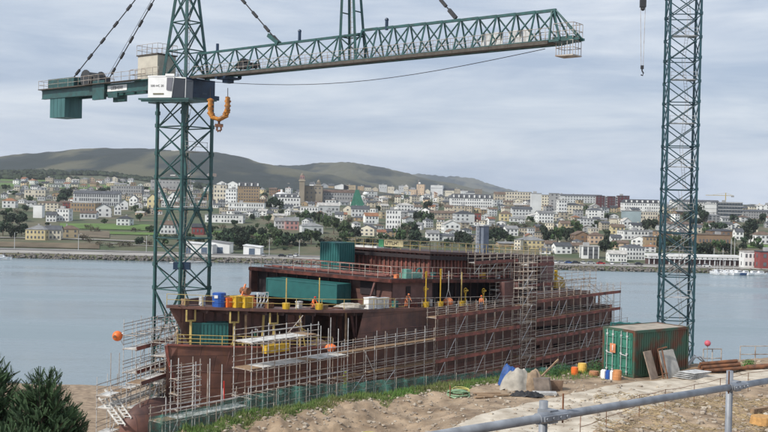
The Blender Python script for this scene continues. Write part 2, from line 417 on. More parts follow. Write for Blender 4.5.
hill('hill', [(330, 185), (380, 176), (411, 175), (435, 174), (456, 177), (475, 181), (492, 186), (510, 191), (530, 200), (560, 212)], 7000, 1500, (0.06, 0.065, 0.055), (0.04, 0.05, 0.045), -6, seed=3)
hill('hill', [(420, 205), (480, 199), (540, 203.5), (600, 204), (700, 205), (800, 207), (1030, 210)], 2500, 300, (0.05, 0.06, 0.04), (0.035, 0.045, 0.03), -12, seed=4)
# wood on the hills: trees that read as one mass
mb = MB()
for i in range(5200):
    u = random.uniform(-60, 470); D = random.uniform(1750, 2250); x = (u-384)*D/1000
    if nz(x, D, 0.004, 11) < 0.02 or u > 420: continue
    h = random.uniform(5, 10); z = farz(x, D)
    mb.ball((x, D, z+h*0.45), (random.uniform(4, 9), 5, h*0.6), 6, 4, 0.25)
kind(mb.build('distant_wood', mat('wood_leaf', (0.035, 0.05, 0.025), 0.95, 0.4, 0.05)), 'stuff', 'dark woodland covering the lower hill slopes behind town', 'woodland')
# ---------------------------------------------------------------- the town across the water
HW = {'white': (0.80, 0.80, 0.78), 'cream': (0.68, 0.62, 0.50), 'grey': (0.36, 0.36, 0.36), 'beige': (0.46, 0.40, 0.31), 'yellow': (0.62, 0.52, 0.30), 'ochre': (0.45, 0.36, 0.23),
      'pink': (0.50, 0.27, 0.25), 'peach': (0.62, 0.46, 0.32), 'brown': (0.26, 0.17, 0.11), 'maroon': (0.10, 0.035, 0.04), 'red': (0.24, 0.06, 0.055), 'stone': (0.27, 0.23, 0.18),
      'pale grey': (0.60, 0.61, 0.61), 'bluish grey': (0.27, 0.34, 0.36), 'dark slate': (0.05, 0.065, 0.08), 'tan': (0.38, 0.28, 0.17)}
HR = {'slate': (0.085, 0.09, 0.10), 'dark': (0.045, 0.048, 0.055), 'grey': (0.22, 0.22, 0.22), 'terracotta': (0.25, 0.11, 0.06), 'brown': (0.14, 0.095, 0.07), 'pale': (0.45, 0.43, 0.40), 'white': (0.7, 0.7, 0.69)}
def wm(c): return mat(c.replace(' ', '_')+'_wall_render', HW[c], 0.85, 0.14, 0.12, col2=tuple(x*0.82 for x in HW[c]), rand=0.08)
def rm(c): return mat(c+'_roof_covering', HR[c], 0.75, 0.3, 0.4, rand=0.15)
M_win = mat('window_glass', (0.12, 0.125, 0.135), 0.25, 0.2, 0.5)
WINM = {}
def winmesh(w, h):
    k = (round(w, 1), round(h, 1))
    if k not in WINM:
        b = MB().box((0, 0, 0), (k[0], 0.12, k[1])); me = bpy.data.meshes.new('window'); me.from_pydata([tuple(v) for v in b.v], [], b.f); me.materials.append(M_win); WINM[k] = me
    return WINM[k]
LM = []      # centre px, py, short name
TAKEN = []
def house(px0, px1, ytop, ybase, wall, roof='slate', rt='side', fl=2, nw=None, yaw=0, deep=None, label=None, short=None, name='house', cat='house', group=None, win=True, D=None, ww=None, wh=None, band=False, ch=0):
    pxc = (px0+px1)/2
    if D is None: D = depth_at(pxc, ybase)
    W = (px1-px0)*D/1000; X = (pxc-384)*D/1000
    yb = proj((X, D, farz(X, D)))[1]
    H = (yb-ytop)*D/1000
    z0 = farz(X, D)
    dp = deep or min(12, max(6, W*0.8))
    a = R(yaw); ux = Vector((math.cos(a), math.sin(a), 0)); uy = Vector((-math.sin(a), math.cos(a), 0)); uz = Vector((0, 0, 1))
    W = W/(abs(math.cos(a))+0.25*abs(math.sin(a)))
    ctr = Vector((X, D, z0))+uy*dp/2
    t = thing(name, label, cat, (ctr.x, ctr.y, z0), group)
    rh = {'side': 0.28*H if fl < 3 else 0.18*H, 'front': 0.32*H, 'hip': 0.28*H if fl < 3 else 0.2*H, 'flat': 0, 'mansard': 0.26*H}[rt]
    rh = min(rh, 4.5); e = H-rh; bz = -3.5
    def P(x, y, z): return ctr+ux*x+uy*y+uz*z
    hw, hd = W/2, dp/2
    wb = MB(); wb.hexa([P(-hw, -hd, bz), P(hw, -hd, bz), P(hw, hd, bz), P(-hw, hd, bz)], [P(-hw, -hd, e), P(hw, -hd, e), P(hw, hd, e), P(-hw, hd, e)])
    rb = MB(); o = 0.35; k = 0.25
    if rt == 'side':
        wb.prism([P(-hw, -hd, e), P(-hw, 0, H-0.1), P(-hw, hd, e)], ux*W)
        for s in (-1, 1):
            rb.prism([P(-hw-o, s*(hd+o), e-o*rh/hd), P(hw+o, s*(hd+o), e-o*rh/hd), P(hw+o, 0, H), P(-hw-o, 0, H)], uz*k)
    elif rt == 'front':
        wb.prism([P(-hw, -hd, e), P(0, -hd, H-0.1), P(hw, -hd, e)], uy*dp)
        for s in (-1, 1):
            rb.prism([P(s*(hw+o), -hd-o, e-o*rh/hw), P(s*(hw+o), hd+o, e-o*rh/hw), P(0, hd+o, H), P(0, -hd-o, H)], uz*k)
    elif rt in ('hip', 'mansard'):
        ins = min(hw, hd)*(0.95 if rt == 'hip' else 0.35)
        rb.hexa([P(-hw-o, -hd-o, e), P(hw+o, -hd-o, e), P(hw+o, hd+o, e), P(-hw-o, hd+o, e)], [P(-hw+ins, -hd+ins, H), P(hw-ins, -hd+ins, H), P(hw-ins, hd-ins, H), P(-hw+ins, hd-ins, H)])
    else:
        rb.box(P(0, 0, e+0.15), (W+0.5, dp+0.5, 0.4), ux, uy, uz)
    wb.build('wall', wm(wall), t)
    rf = rb.build('roof', rm(roof), t)
    if rt in ('side', 'hip') and W > 5:
        for c in range(1 if W < 14 else 2):
            cx = random.uniform(-hw*.6, hw*.6); MB().box(P(cx, hd*0.1, H+0.1), (0.9, 0.7, 1.6), ux, uy, uz).build('chimney', wm('grey' if wall != 'white' else 'cream'), rf)
    if rt == 'flat' and W > 9: MB().box(P(random.uniform(-hw*.5, hw*.5), 0, e+1.1), (3, 3, 2), ux, uy, uz).build('rooftop_box', wm('grey'), rf)
    if rt == 'mansard':
        for i in range(max(3, int(W/5))):
            q = lerp(-hw*.85, hw*.85, i/(max(3, int(W/5))-1)); MB().box(P(q, -hd+0.3, e+rh*0.45), (1.4, 1.6, rh*0.6), ux, uy, uz).build('dormer', wm('white'), rf)
    if band:
        for i in range(1, fl+1): MB().box(P(0, -hd-0.12, e*i/fl-0.15), (W+0.2, 0.3, 0.45), ux, uy, uz).build('cornice', wm('pale grey'), t)
    if win:
        nw = nw or max(2, int(W/3.3)); nw = min(nw, int(95/max(1, fl)))
        fh = e/fl; w_ = ww or min(1.5, W/nw*0.45); h_ = wh or min(1.9, fh*0.48)
        for f in range(fl):
            for i in range(nw):
                if random.random() < 0.06: continue
                p = P((i+0.5-nw/2)*W/nw*0.94, -hd-0.05, fh*(f+0.52))
                wo = bpy.data.objects.new('window', winmesh(w_, h_)); C.objects.link(wo); wo.parent = t; wo.location = p-WP[t.name]; wo.rotation_euler = (0, 0, a)
        # the gable side that the camera can see
        s = -1 if pxc > 384 else 1
        if (yaw > 3 and s == -1) or (yaw < -3 and s == 1) or abs(pxc-384) > 150:
            nd = max(1, int(dp/4))
            for f in range(fl):
                for i in range(nd):
                    p = P(s*(hw+0.05), (i+0.5-nd/2)*dp/nd*0.9, fh*(f+0.52))
                    wo = bpy.data.objects.new('window', winmesh(w_, h_)); C.objects.link(wo); wo.parent = t; wo.location = p-WP[t.name]; wo.rotation_euler = (0, 0, a+math.pi/2)
    TAKEN.append((px0, px1, ytop, ybase, D))
    if short: LM.append((pxc, (ytop+yb)/2, short))
    return t
B = [ # px0 px1 ytop ybase wall roof type floors nw yaw label short
(2, 15, 198, 208, 'white', 'terracotta', 'hip', 2, 3, 5, 'white house with a low red roof near the left edge above dark trees', 'red-roofed white house at the left edge'),
(25, 46, 225.5, 240, 'yellow', 'grey', 'hip', 2, 5, -6, 'long yellow two-storey house with grey roof above the shore road', 'long yellow house'),
(45, 61, 226, 240, 'cream', 'slate', 'side', 2, 4, 8, 'cream house joined to the right of the long yellow house', 'cream house by the yellow house'),
(61, 78, 225.5, 238, 'ochre', 'brown', 'hip', 2, 4, 12, 'ochre house at the right end of the yellow row above the shore', 'ochre end house'),
(33, 42, 205, 218, 'white', 'flat' and 'grey', 'flat', 2, 2, 0, 'white flat-roofed block with blank front above the long yellow house', 'blank white block'),
(38, 58, 201, 211, 'cream', 'brown', 'hip', 3, 5, 0, 'cream block with brown hipped roof behind the white houses on the left', 'cream hipped block'),
(46, 56, 212, 222, 'white', 'slate', 'side', 2, 3, 10, 'white slate-roofed house just below the red building on the left', 'slate-roofed white pair'),
(56, 69, 209, 221.5, 'white', 'pale', 'flat', 3, 4, -5, 'bright white three-storey block just above the yellow row', 'bright white block'),
(59, 70, 201, 210, 'red', 'brown', 'side', 3, 3, 0, 'dark red building with pale windows among white houses on the left', 'dark red building'),
(70, 95, 203, 212, 'tan', 'pale', 'flat', 2, 8, 0, 'long tan flat-roofed block under the long grey institute', 'long tan block'),
(80, 96, 211, 219, 'pale grey', 'brown', 'side', 1, 4, 5, 'low pale house with wide brown roof beside the white gabled house', 'low brown-roofed house'),
(96, 111, 204, 217, 'white', 'slate', 'front', 2, 2, 12, 'large white gable-fronted house right of the long tan block', 'large white gable house'),
(114, 121, 203, 215, 'white', 'slate', 'front', 2, 2, 14, 'narrow white gabled house left of the pair beneath the institute end', 'narrow white gable'),
(120, 128, 199.5, 210, 'white', 'slate', 'front', 2, 2, 14, 'white gabled house on the upper row below the right end of the institute', 'upper white gable'),
(73, 119, 191, 206, 'pale grey', 'slate', 'side', 3, 20, 4, 'very long grey institute building with tall closely spaced windows', 'long grey institute'),
(110, 141, 186, 196, 'grey', 'grey', 'flat', 3, 12, 0, 'grey flat-roofed school block behind the right end of the institute', 'grey school block'),
(24, 45, 190, 198, 'cream', 'pale', 'flat', 2, 6, 0, 'pale cream low block high on the left slope', 'pale block on the left slope'),
(116, 130, 216, 226, 'pale grey', 'dark', 'hip', 2, 3, -8, 'lone pale house with dark roof in the green field', 'lone pale house in the field'),
(129, 137, 195, 206, 'white', 'slate', 'front', 2, 2, 0, 'white gabled house just left of the left crane mast', 'white gable by the crane'),
(147, 157, 194, 209, 'yellow', 'slate', 'front', 2, 2, 0, 'pale yellow gable house touching the left leg of the left crane', 'yellow gable house'),
(168, 177, 192, 206, 'white', 'slate', 'front', 3, 2, 0, 'white gable house seen between the legs of the left crane', 'white gable inside the crane'),
(150, 180, 180, 190, 'grey', 'slate', 'flat', 2, 8, 0, 'wide grey building high behind the left crane mast', 'wide grey building behind the crane'),
(160, 176, 221, 234, 'pale grey', 'brown', 'side', 2, 4, 0, 'pale two-storey house low behind the left crane mast', 'pale house behind the mast'),
(192, 204, 224, 235, 'red', 'dark', 'side', 1, 3, 0, 'red barn-like house behind the right leg of the left crane', 'red barn house'),
(205, 243, 215, 223, 'white', 'grey', 'flat', 2, 12, 0, 'long low white building with a flat roof right of the left crane', 'long low white building'),
(213, 226, 185, 206, 'cream', 'grey', 'flat', 5, 4, 0, 'cream apartment block right of the left crane', 'cream apartment block'),
(216, 226, 181, 190, 'white', 'slate', 'front', 2, 2, 0, 'left one of the two white gabled buildings on top beside the brown tower block', 'left white twin gable'),
(227, 237, 181, 191, 'white', 'slate', 'front', 2, 2, 0, 'right one of the two white gabled buildings on top beside the brown tower block', 'right white twin gable'),
(225, 236, 189, 207, 'white', 'grey', 'flat', 5, 4, 0, 'white five-storey block between the cream block and brown tower block', 'white five-storey block'),
(237, 259, 182, 205, 'tan', 'slate', 'mansard', 6, 8, 6, 'tall brown apartment block with dormers in its mansard roof', 'tall brown apartment block'),
(228, 264, 203, 212, 'white', 'pale', 'flat', 2, 14, 0, 'long white building with dark window bands under the brown tower block', 'white banded building'),
(271, 300, 194, 207, 'white', 'slate', 'mansard', 2, 9, 4, 'white palace-like building with mansard roof right of the trees', 'white mansard building'),
(267, 273, 211, 220, 'cream', 'slate', 'side', 2, 1, 0, 'small cream house standing alone among dark trees', 'small cream house in trees'),
(300, 322, 186, 204, 'stone', 'slate', 'flat', 4, 5, 0, 'stone monastery block carrying the twin towers', 'stone block of the towers'),
(322, 356, 190, 204, 'grey', 'brown', 'side', 3, 12, 0, 'large grey building with a broad brown roof right of the towers', 'broad brown-roofed building'),
(334, 348, 184, 194, 'white', 'pale', 'front', 1, 2, 0, 'white pediment building rising behind the broad brown roof', 'white pediment'),
(343, 355, 185, 196, 'ochre', 'slate', 'flat', 3, 3, 0, 'ochre block beside the white pediment and green sheeting', 'ochre block'),
(300, 318, 207, 216, 'white', 'pale', 'flat', 2, 6, 0, 'white flat-roofed house below the twin towers', 'white house below the towers'),
(318, 340, 203, 213, 'pale grey', 'pale', 'side', 1, 5, 14, 'pale-roofed long house right of the white house under the towers', 'pale-roofed long house'),
(343, 352, 205, 215, 'cream', 'slate', 'front', 2, 1, 0, 'cream gable wall joined to a big slate roof', 'cream gable wall'),
(351, 369, 206, 217, 'pale grey', 'slate', 'side', 2, 5, 0, 'house with a large slate roof right of the cream gable wall', 'large slate roof house'),
(275, 285, 218, 229, 'pale grey', 'grey', 'side', 2, 3, 12, 'grey-roofed house joined to the left side of the pink house', 'grey house by the pink house'),
(285, 299, 217.5, 230, 'pink', 'grey', 'side', 2, 3, 8, 'pink house with grey roof among the trees', 'pink house'),
(302, 324, 223, 234, 'pale grey', 'grey', 'hip', 1, 4, 14, 'low house under a big pale grey hipped roof right of the pink house', 'big grey hipped roof'),
(335, 343, 212, 221, 'white', 'slate', 'side', 2, 3, 0, 'small white house left of the big slate roof house', 'small white house by the slate roof'),
(365, 379, 213, 224, 'white', 'terracotta', 'side', 2, 4, 12, 'white house with pinkish tile roof in the centre of town', 'pink-tiled white house'),
(359, 375, 225, 236, 'cream', 'slate', 'front', 2, 3, -14, 'cream gable house with dark roof above the ship cabin', 'cream gable above the cabin'),
(386, 401, 210, 234, 'white', 'grey', 'flat', 5, 5, 0, 'narrow white building with rows of dark windows in mid town', 'white many-windowed building'),
(390, 402, 206, 213, 'white', 'slate', 'front', 1, 2, 0, 'white gable top behind the many-windowed white building', 'white gable top'),
(397, 414, 203, 214, 'white', 'pale', 'hip', 3, 5, 8, 'bright white three-storey house in the centre right of the middle trees', 'bright white central house'),
(427, 440, 230.5, 241, 'white', 'grey', 'side', 2, 3, 6, 'small white two-storey house just above the ship roof', 'small white house above the ship'),
(439, 455, 234, 241, 'pale grey', 'slate', 'side', 1, 4, 0, 'low grey house beside the small white house above the ship', 'low grey house above the ship'),
(444, 461, 220.5, 233, 'white', 'pale', 'front', 2, 3, 10, 'white gabled house with pale roof left of the grey block', 'pale-roofed white gable'),
(455, 475, 211, 225, 'pale grey', 'dark', 'hip', 3, 4, 6, 'pale grey block with a dark hipped roof in the centre right', 'pale block with dark hip'),
(430, 455, 211, 219, 'beige', 'brown', 'side', 2, 7, 0, 'long beige terrace left of the pale block with dark roof', 'long beige terrace'),
(474, 481, 213.5, 224, 'red', 'flat' and 'brown', 'flat', 2, 2, 0, 'small red building right of the pale block with dark roof', 'small red building'),
(450, 493, 194, 211, 'white', 'slate', 'mansard', 4, 18, 2, 'long white apartment building with dormers on the skyline', 'long white skyline building'),
(465, 478, 191, 198, 'pale grey', 'slate', 'hip', 2, 4, 0, 'grey hipped building rising behind the long white skyline building', 'grey hipped skyline building'),
(494, 505, 192, 204, 'beige', 'brown', 'side', 3, 4, 0, 'beige block right of the long white skyline building', 'beige skyline block'),
(505, 531, 192, 202, 'cream', 'grey', 'flat', 3, 9, 0, 'wide cream apartment block on the skyline left of the grey tower', 'wide cream skyline block'),
(531, 541, 193.5, 216, 'pale grey', 'grey', 'flat', 7, 2, 0, 'tall blank grey tower block left of the cream tower', 'blank grey tower'),
(541, 549.5, 195, 212, 'cream', 'grey', 'flat', 6, 3, 0, 'cream tower block between two grey towers', 'cream tower block'),
(549.5, 558.5, 193.5, 214, 'grey', 'grey', 'flat', 7, 2, 0, 'darker grey tower block right of the cream tower', 'darker grey tower'),
(558, 567, 200, 218, 'white', 'pale', 'flat', 5, 3, 8, 'white tower block right of the darker grey tower', 'white tower block'),
(565, 582, 203, 214, 'cream', 'dark', 'hip', 3, 5, 0, 'cream houses under steep dark roof right of the white tower', 'cream block under dark roof'),
(560, 602, 194.5, 203, 'pale grey', 'slate', 'side', 3, 14, 0, 'long grey skyline row left of the maroon blocks', 'long grey skyline row'),
(588, 604, 208, 219, 'white', 'slate', 'hip', 3, 5, 0, 'white block with slate roof below the left maroon block', 'white slate block'),
(538, 554, 211, 223, 'white', 'grey', 'side', 3, 5, 6, 'white house block below the cream tower', 'white block below the towers'),
(500, 512, 211, 221, 'yellow', 'brown', 'hip', 2, 3, 0, 'yellow house right of centre below the skyline', 'yellow house below the skyline'),
(512, 532, 207, 219, 'pale grey', 'slate', 'side', 3, 6, 0, 'grey row house with slate roof left of the blank grey tower', 'grey slate row'),
(561, 580, 221, 231, 'ochre', 'brown', 'side', 2, 5, 0, 'ochre house with brown roof in the middle right', 'ochre brown-roofed house'),
(580, 597, 219, 228, 'pale grey', 'slate', 'flat', 3, 5, 0, 'pale grey block right of the ochre brown-roofed house', 'pale grey middle block'),
(519, 546, 237, 249, 'yellow', 'grey', 'hip', 2, 6, 0, 'big pale yellow house with two rows of dark windows beyond the ship stern', 'big pale yellow house'),
(506, 519, 226, 236, 'white', 'grey', 'side', 2, 3, 10, 'white house above and left of the big pale yellow house', 'white house above the yellow'),
(575, 591, 231.5, 243, 'brown', 'brown', 'front', 2, 3, 12, 'brown gable house left of the peach house', 'brown gable house'),
(590, 604, 232.5, 244, 'peach', 'brown', 'hip', 2, 3, 0, 'peach house with brown hipped roof', 'peach house'),
(556, 573, 243, 254, 'white', 'slate', 'side', 2, 3, 8, 'white house with slate roof low by the shore', 'low white slate house'),
(572, 583, 243, 253, 'cream', 'brown', 'side', 2, 3, 0, 'small cream house between the low white house and the striped block', 'small cream shore house'),
(583, 600, 246.5, 259, 'white', 'pale', 'flat', 3, 3, 0, 'white block with tall blue-grey window strips by the shore', 'striped white block'),
(546, 557, 241, 251, 'grey', 'brown', 'side', 2, 3, 0, 'grey house right of the big pale yellow house', 'grey house by the yellow'),
(596.5, 604, 196, 209, 'maroon', 'dark', 'flat', 5, 2, 0, 'leftmost dark maroon apartment block on the right skyline', 'left maroon block'),
(604, 608, 196.5, 209, 'white', 'pale', 'flat', 5, 1, 0, 'narrow white strip block between the left and middle maroon blocks', 'narrow white strip'),
(608, 614.5, 196.5, 209.5, 'maroon', 'dark', 'flat', 5, 2, 0, 'middle dark maroon apartment block on the right skyline', 'middle maroon block'),
(614.5, 618, 197, 209.5, 'white', 'pale', 'flat', 5, 1, 0, 'narrow white strip block left of the widest maroon block', 'second white strip'),
(618, 629, 196, 210, 'maroon', 'dark', 'flat', 5, 3, 0, 'widest dark maroon apartment block on the right skyline', 'widest maroon block'),
(623, 661, 199.5, 213, 'white', 'dark', 'mansard', 3, 16, 0, 'long white apartment building with dark roof right of the maroon blocks', 'long white apartments'),
(622, 641, 211, 225, 'bluish grey', 'grey', 'flat', 3, 2, -10, 'big bluish grey windowless building below the long white apartments', 'bluish grey building'),
(640, 658, 212, 223, 'cream', 'pale', 'flat', 3, 7, 0, 'cream block with window rows left of the right crane mast', 'cream block by the right mast'),
(612, 625, 224.5, 234, 'yellow', 'brown', 'side', 2, 3, 0, 'yellow house with brown roof right of the peach house', 'yellow brown-roofed house'),
(623, 632, 218, 229, 'white', 'pale', 'front', 2, 2, 12, 'white gable below the bluish grey building', 'white gable under the blue-grey'),
(632, 647, 223, 231, 'white', 'dark', 'side', 2, 4, 0, 'white house with dark roof below the cream block', 'white dark-roofed house'),
(612, 622, 235, 245, 'white', 'slate', 'side', 2, 3, 0, 'white house with slate roof right of the peach house', 'white house by the peach'),
(623, 650, 231, 240, 'white', 'grey', 'flat', 2, 7, 8, 'wide white house above the slate-roofed white hall', 'wide white house'),
(632, 647, 236, 247, 'white', 'pale', 'front', 2, 3, -12, 'white house with pale gable beside the brown block', 'pale gable white house'),
(646, 657, 237, 250, 'tan', 'slate', 'flat', 3, 3, 0, 'tan three-storey block left of the right crane mast', 'tan block by the right mast'),
(626, 647, 244.5, 260, 'white', 'slate', 'hip', 3, 6, 10, 'large white hall with slate hipped roof on the right shore', 'large white slate hall'),
(610, 628, 251, 262, 'white', 'pale', 'side', 2, 6, 0, 'low white annex left of the large white slate-roofed hall', 'low white annex'),
(672, 719, 200, 207, 'white', 'slate', 'side', 2, 18, 0, 'long skyline building with a dark roof behind the right crane mast', 'long dark-roofed skyline building'),
(703, 719, 204, 216, 'white', 'pale', 'flat', 3, 2, 0, 'blank white end wall left of the dark modern office', 'blank white end wall'),
(718, 742, 202.5, 220, 'dark slate', 'dark', 'flat', 5, 8, -12, 'dark modern office block with pale floor bands', 'dark modern office'),
(742, 780, 210, 219, 'grey', 'slate', 'side', 3, 14, 0, 'long grey slate-roofed block at the right edge', 'grey block at the right edge'),
(736, 744, 228.5, 240, 'white', 'slate', 'side', 2, 2, 0, 'small white house right of the dark-roofed pavilion', 'small white house on the right'),
(711, 737, 229, 237, 'brown', 'dark', 'hip', 1, 5, 0, 'low pavilion with wide dark roof on the brown terrace', 'dark-roofed pavilion'),
(698, 731, 235, 247, 'brown', 'brown', 'flat', 1, 9, 0, 'long brown brick terrace building on the right slope', 'brown terrace building'),
(756, 776, 231.5, 244, 'white', 'brown', 'hip', 2, 4, 6, 'white house with four upper windows at the right edge', 'white house at the right edge'),
(690, 702, 225, 233, 'cream', 'slate', 'side', 2, 3, 0, 'cream house just right of the right crane mast', 'cream house right of the mast'),
(668, 690, 222, 229, 'grey', 'brown', 'side', 2, 5, 0, 'grey house behind the right crane mast', 'grey house behind the right mast'),
(745, 762, 252, 268, 'white', 'pale', 'flat', 2, 4, 0, 'white boxy club building on the right shore beside the red shed', 'white club building'),
(761, 780, 252, 269, 'red', 'dark', 'flat', 2, 2, 0, 'red shed at the right edge on the shore', 'red shed'),
]
for b in B:
    px0, px1, yt, yb, wall, roof, rt, fl, nw, yaw, lab, sh_ = b
    band = 'office' in lab or 'banded' in sh_
    kw = {}
    if 'striped' in sh_: kw = dict(ww=2.2, wh=3.0)
    if 'institute' in sh_: kw = dict(ww=1.2, wh=2.6)
    if 'blank' in sh_ or 'bluish' in sh_: kw['win'] = False
    house(px0, px1, yt, yb, wall, roof, rt, fl, nw, yaw, label=lab, short=sh_, band=band,
          name='house' if (px1-px0) < 19 and fl < 4 else 'apartment_building' if fl > 3 else 'building', cat='house' if (px1-px0) < 19 and fl < 4 else 'building', **kw)
# sheds on the left quay
def shed(px0, px1, yt, yb, D, wall, roof, label, dark=0):
    X0 = (px0-384)*D/1000; X1 = (px1-384)*D/1000; z0 = farz((X0+X1)/2, D); H = (yb-yt)*D/1000; dp = 14
    t = thing('shed', label, 'shed', ((X0+X1)/2, D+dp/2, z0)); TAKEN.append((px0, px1, yt, yb, D)); LM.append(((px0+px1)/2, yt, label.split(' with')[0]))
    MB().hexa([(X0, D, z0), (X1, D, z0), (X1, D+dp, z0), (X0, D+dp, z0)], [(X0, D, z0+H), (X1, D, z0+H*0.8), (X1, D+dp, z0+H*0.8), (X0, D+dp, z0+H)]).build('wall', wm(wall), t)
    MB().hexa([(X0-.4, D-.4, z0+H+.02), (X1+.4, D-.4, z0+H*.8+.02), (X1+.4, D+dp, z0+H*.8+.02), (X0-.4, D+dp, z0+H+.02)], [(X0-.4, D-.4, z0+H+.3), (X1+.4, D-.4, z0+H*.8+.3), (X1+.4, D+dp, z0+H*.8+.3), (X0-.4, D+dp, z0+H+.3)]).build('roof', rm(roof), t)
    n = max(1, int((X1-X0)/7))
    for i in range(n):
        x = lerp(X0, X1, (i+0.5)/n); MB().box((x, D-0.06, z0+1.7), (3.0, 0.15, 3.4)).build('door', mat('shed_door', (0.10, 0.14, 0.2), 0.6), t)
shed(180, 213, 248, 259, 520, 'white', 'white', 'long white quay shed behind the left crane mast')
shed(211, 230, 245, 257, 528, 'white', 'grey', 'white quay shed with a bluish lean-to right of the left crane')
shed(244, 261, 248, 257, 524, 'white', 'white', 'low white quay shed standing alone right of the crane')
# twin towers of the church and other tall things
def church_tower(px, yt, yb, wpx, label, lat=True):
    D = depth_at(px, yb); X = (px-384)*D/1000; z0 = farz(X, D); H = (yb-yt)*D/1000; W = wpx*D/1000
    t = thing('church_tower', label, 'tower', (X, D, z0), 'twin church towers')
    MB().box((X, D, z0+H*0.36), (W, W, H*0.72+4)).build('shaft', wm('stone'), t)
    MB().box((X, D, z0+H*0.73), (W*1.25, W*1.25, H*0.03)).build('cornice', wm('beige'), t)
    b = MB().box((X, D, z0+H*0.81), (W*0.78, W*0.78, H*0.14)).build('belfry', wm('pink' if lat else 'stone'), t)
    for s in (-1, 1): MB().box((X+s*W*0.2, D-W*0.40, z0+H*0.81), (W*0.2, 0.2, H*0.09)).build('bell_opening', M_win, b)
    MB().ball((X, D, z0+H*0.89), (W*0.36, W*0.36, H*0.07), 10, 6).build('dome', wm('stone'), t)
    MB().beam((X, D, z0+H*0.93), (X, D, z0+H), 0.5).build('finial', wm('stone'), t)
church_tower(301.5, 172, 204, 5.2, 'taller left church tower with a reddish belfry')
church_tower(318, 179, 204, 4.6, 'shorter right church tower with stone dome', False)
def domed(px, yt, yb, r, label):
    D = depth_at(px, yb)+12; X = (px-384)*D/1000; z = CZ+(200+.0218*(px-384)-yb+8)*D/1000
    t = thing('dome_hall', label, 'building', (X, D, z-12))
    MB().box((X, D, z-6), (r*2.1, r*2, 14)).build('wall', wm('white'), t)
    MB().ball((X, D, z), (r, r, r*0.72), 16, 10).build('dome', rm('white'), t, smooth=True)
    MB().box((X, D, z+r*0.85), (2, 2, 3.0)).build('lantern', wm('white'), t)
domed(281, 186, 206, 8.5, 'white domed hall above the white mansard building')
# green sheeted cone
D = 985; X = (357-384)*D/1000; zb = CZ+(199.4-203)*D/1000
t = thing('sheeted_spire', 'church spire wrapped in green building mesh', 'tower', (X, D, zb)); mb = MB()
mb.hexa([(X-7, D-5, zb-4), (X+8, D-5, zb-4), (X+8, D+5, zb-4), (X-7, D+5, zb-4)], [(X-2, D-2, zb+13), (X+1, D-2, zb+13), (X+1, D+2, zb+13), (X-2, D+2, zb+13)]); mb.build('sheeting', mat('green_mesh_sheet', (0.03, 0.15, 0.10), 0.8, 0.3, 0.5), t)
MB().ball((X+8, D, zb+9), (3, 3, 2.2), 8, 6).build('white_cupola', wm('white'), t)
# antenna mast
D = 1100; X = (418-384)*D/1000; z0 = farz(X, D); t = thing('antenna_mast', 'slim lattice antenna mast above the centre of town', 'antenna', (X, D, z0)); mb = MB()
for s in (-1, 1): mb.beam((X+s*1.4, D, z0), (X+s*.5, D, z0+26), 0.35)
for i in range(8):
    z = z0+3*i; k = 1.4-.9*i/8.7; mb.beam((X-k, D, z), (X+k, D, z+3), 0.22); mb.beam((X+k, D, z), (X-k, D, z+3), 0.22)
mb.build('lattice', M_galv2, t); MB().ball((X+1, D-.5, z0+22), (1.2, .5, 1.2)).build('dish', M_white, t)
# far yellow tower crane
D = 1150; X = (725-384)*D/1000; z0 = farz(X, D); t = thing('tower_crane', 'tiny distant tower crane standing behind the dark modern office', 'crane', (X, D, z0))
zt = CZ+(207.4-195.5)*D/1000
MB().beam((X, D, z0), (X, D, zt+3), .8).build('mast', M_yelrail, t); MB().beam((X-23, D, zt), (X+9, D, zt), 0.4, 0.6).build('jib', M_yelrail, t); MB().box((X+8, D, zt-.8), (3, 1.4, 2)).build('counterweight', wm('grey'), t)
mb = MB(); mb.beam((X, D, zt+3), (X-15, D, zt+.5), 0.2); mb.beam((X, D, zt+3), (X+8, D, zt+.5), 0.2); mb.build('tie_bar', M_yelrail, t)
# promenade gallery, right shore
D = 523; X0 = (650-384)*D/1000; X1 = (741-384)*D/1000; zb = farz((X0+X1)/2, D)
t = thing('promenade_gallery', 'long low gallery with a white banded parapet above dark openings on the right shore', 'building', ((X0+X1)/2, D, zb)); 
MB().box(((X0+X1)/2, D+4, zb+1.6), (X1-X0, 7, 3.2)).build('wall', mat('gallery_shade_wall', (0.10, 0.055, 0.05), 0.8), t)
MB().box(((X0+X1)/2, D+3.4, zb+4.9), (X1-X0+1, 9, 1.1)).build('parapet', wm('white'), t)
MB().box(((X0+X1)/2, D+3.4, zb+3.3), (X1-X0+1, 9, .35)).build('slab', wm('pale grey'), t)
for i in range(19):
    x = lerp(X0, X1, i/18); MB().box((x, D-.4, zb+3.9), (2.0, .5, 1.1)).build('parapet_panel', wm('white'), t); MB().box((x, D-.4, zb+1.6), (.5, .5, 3.1)).build('pillar', wm('pale grey'), t)
LM.append((695, 261, 'long promenade gallery'))
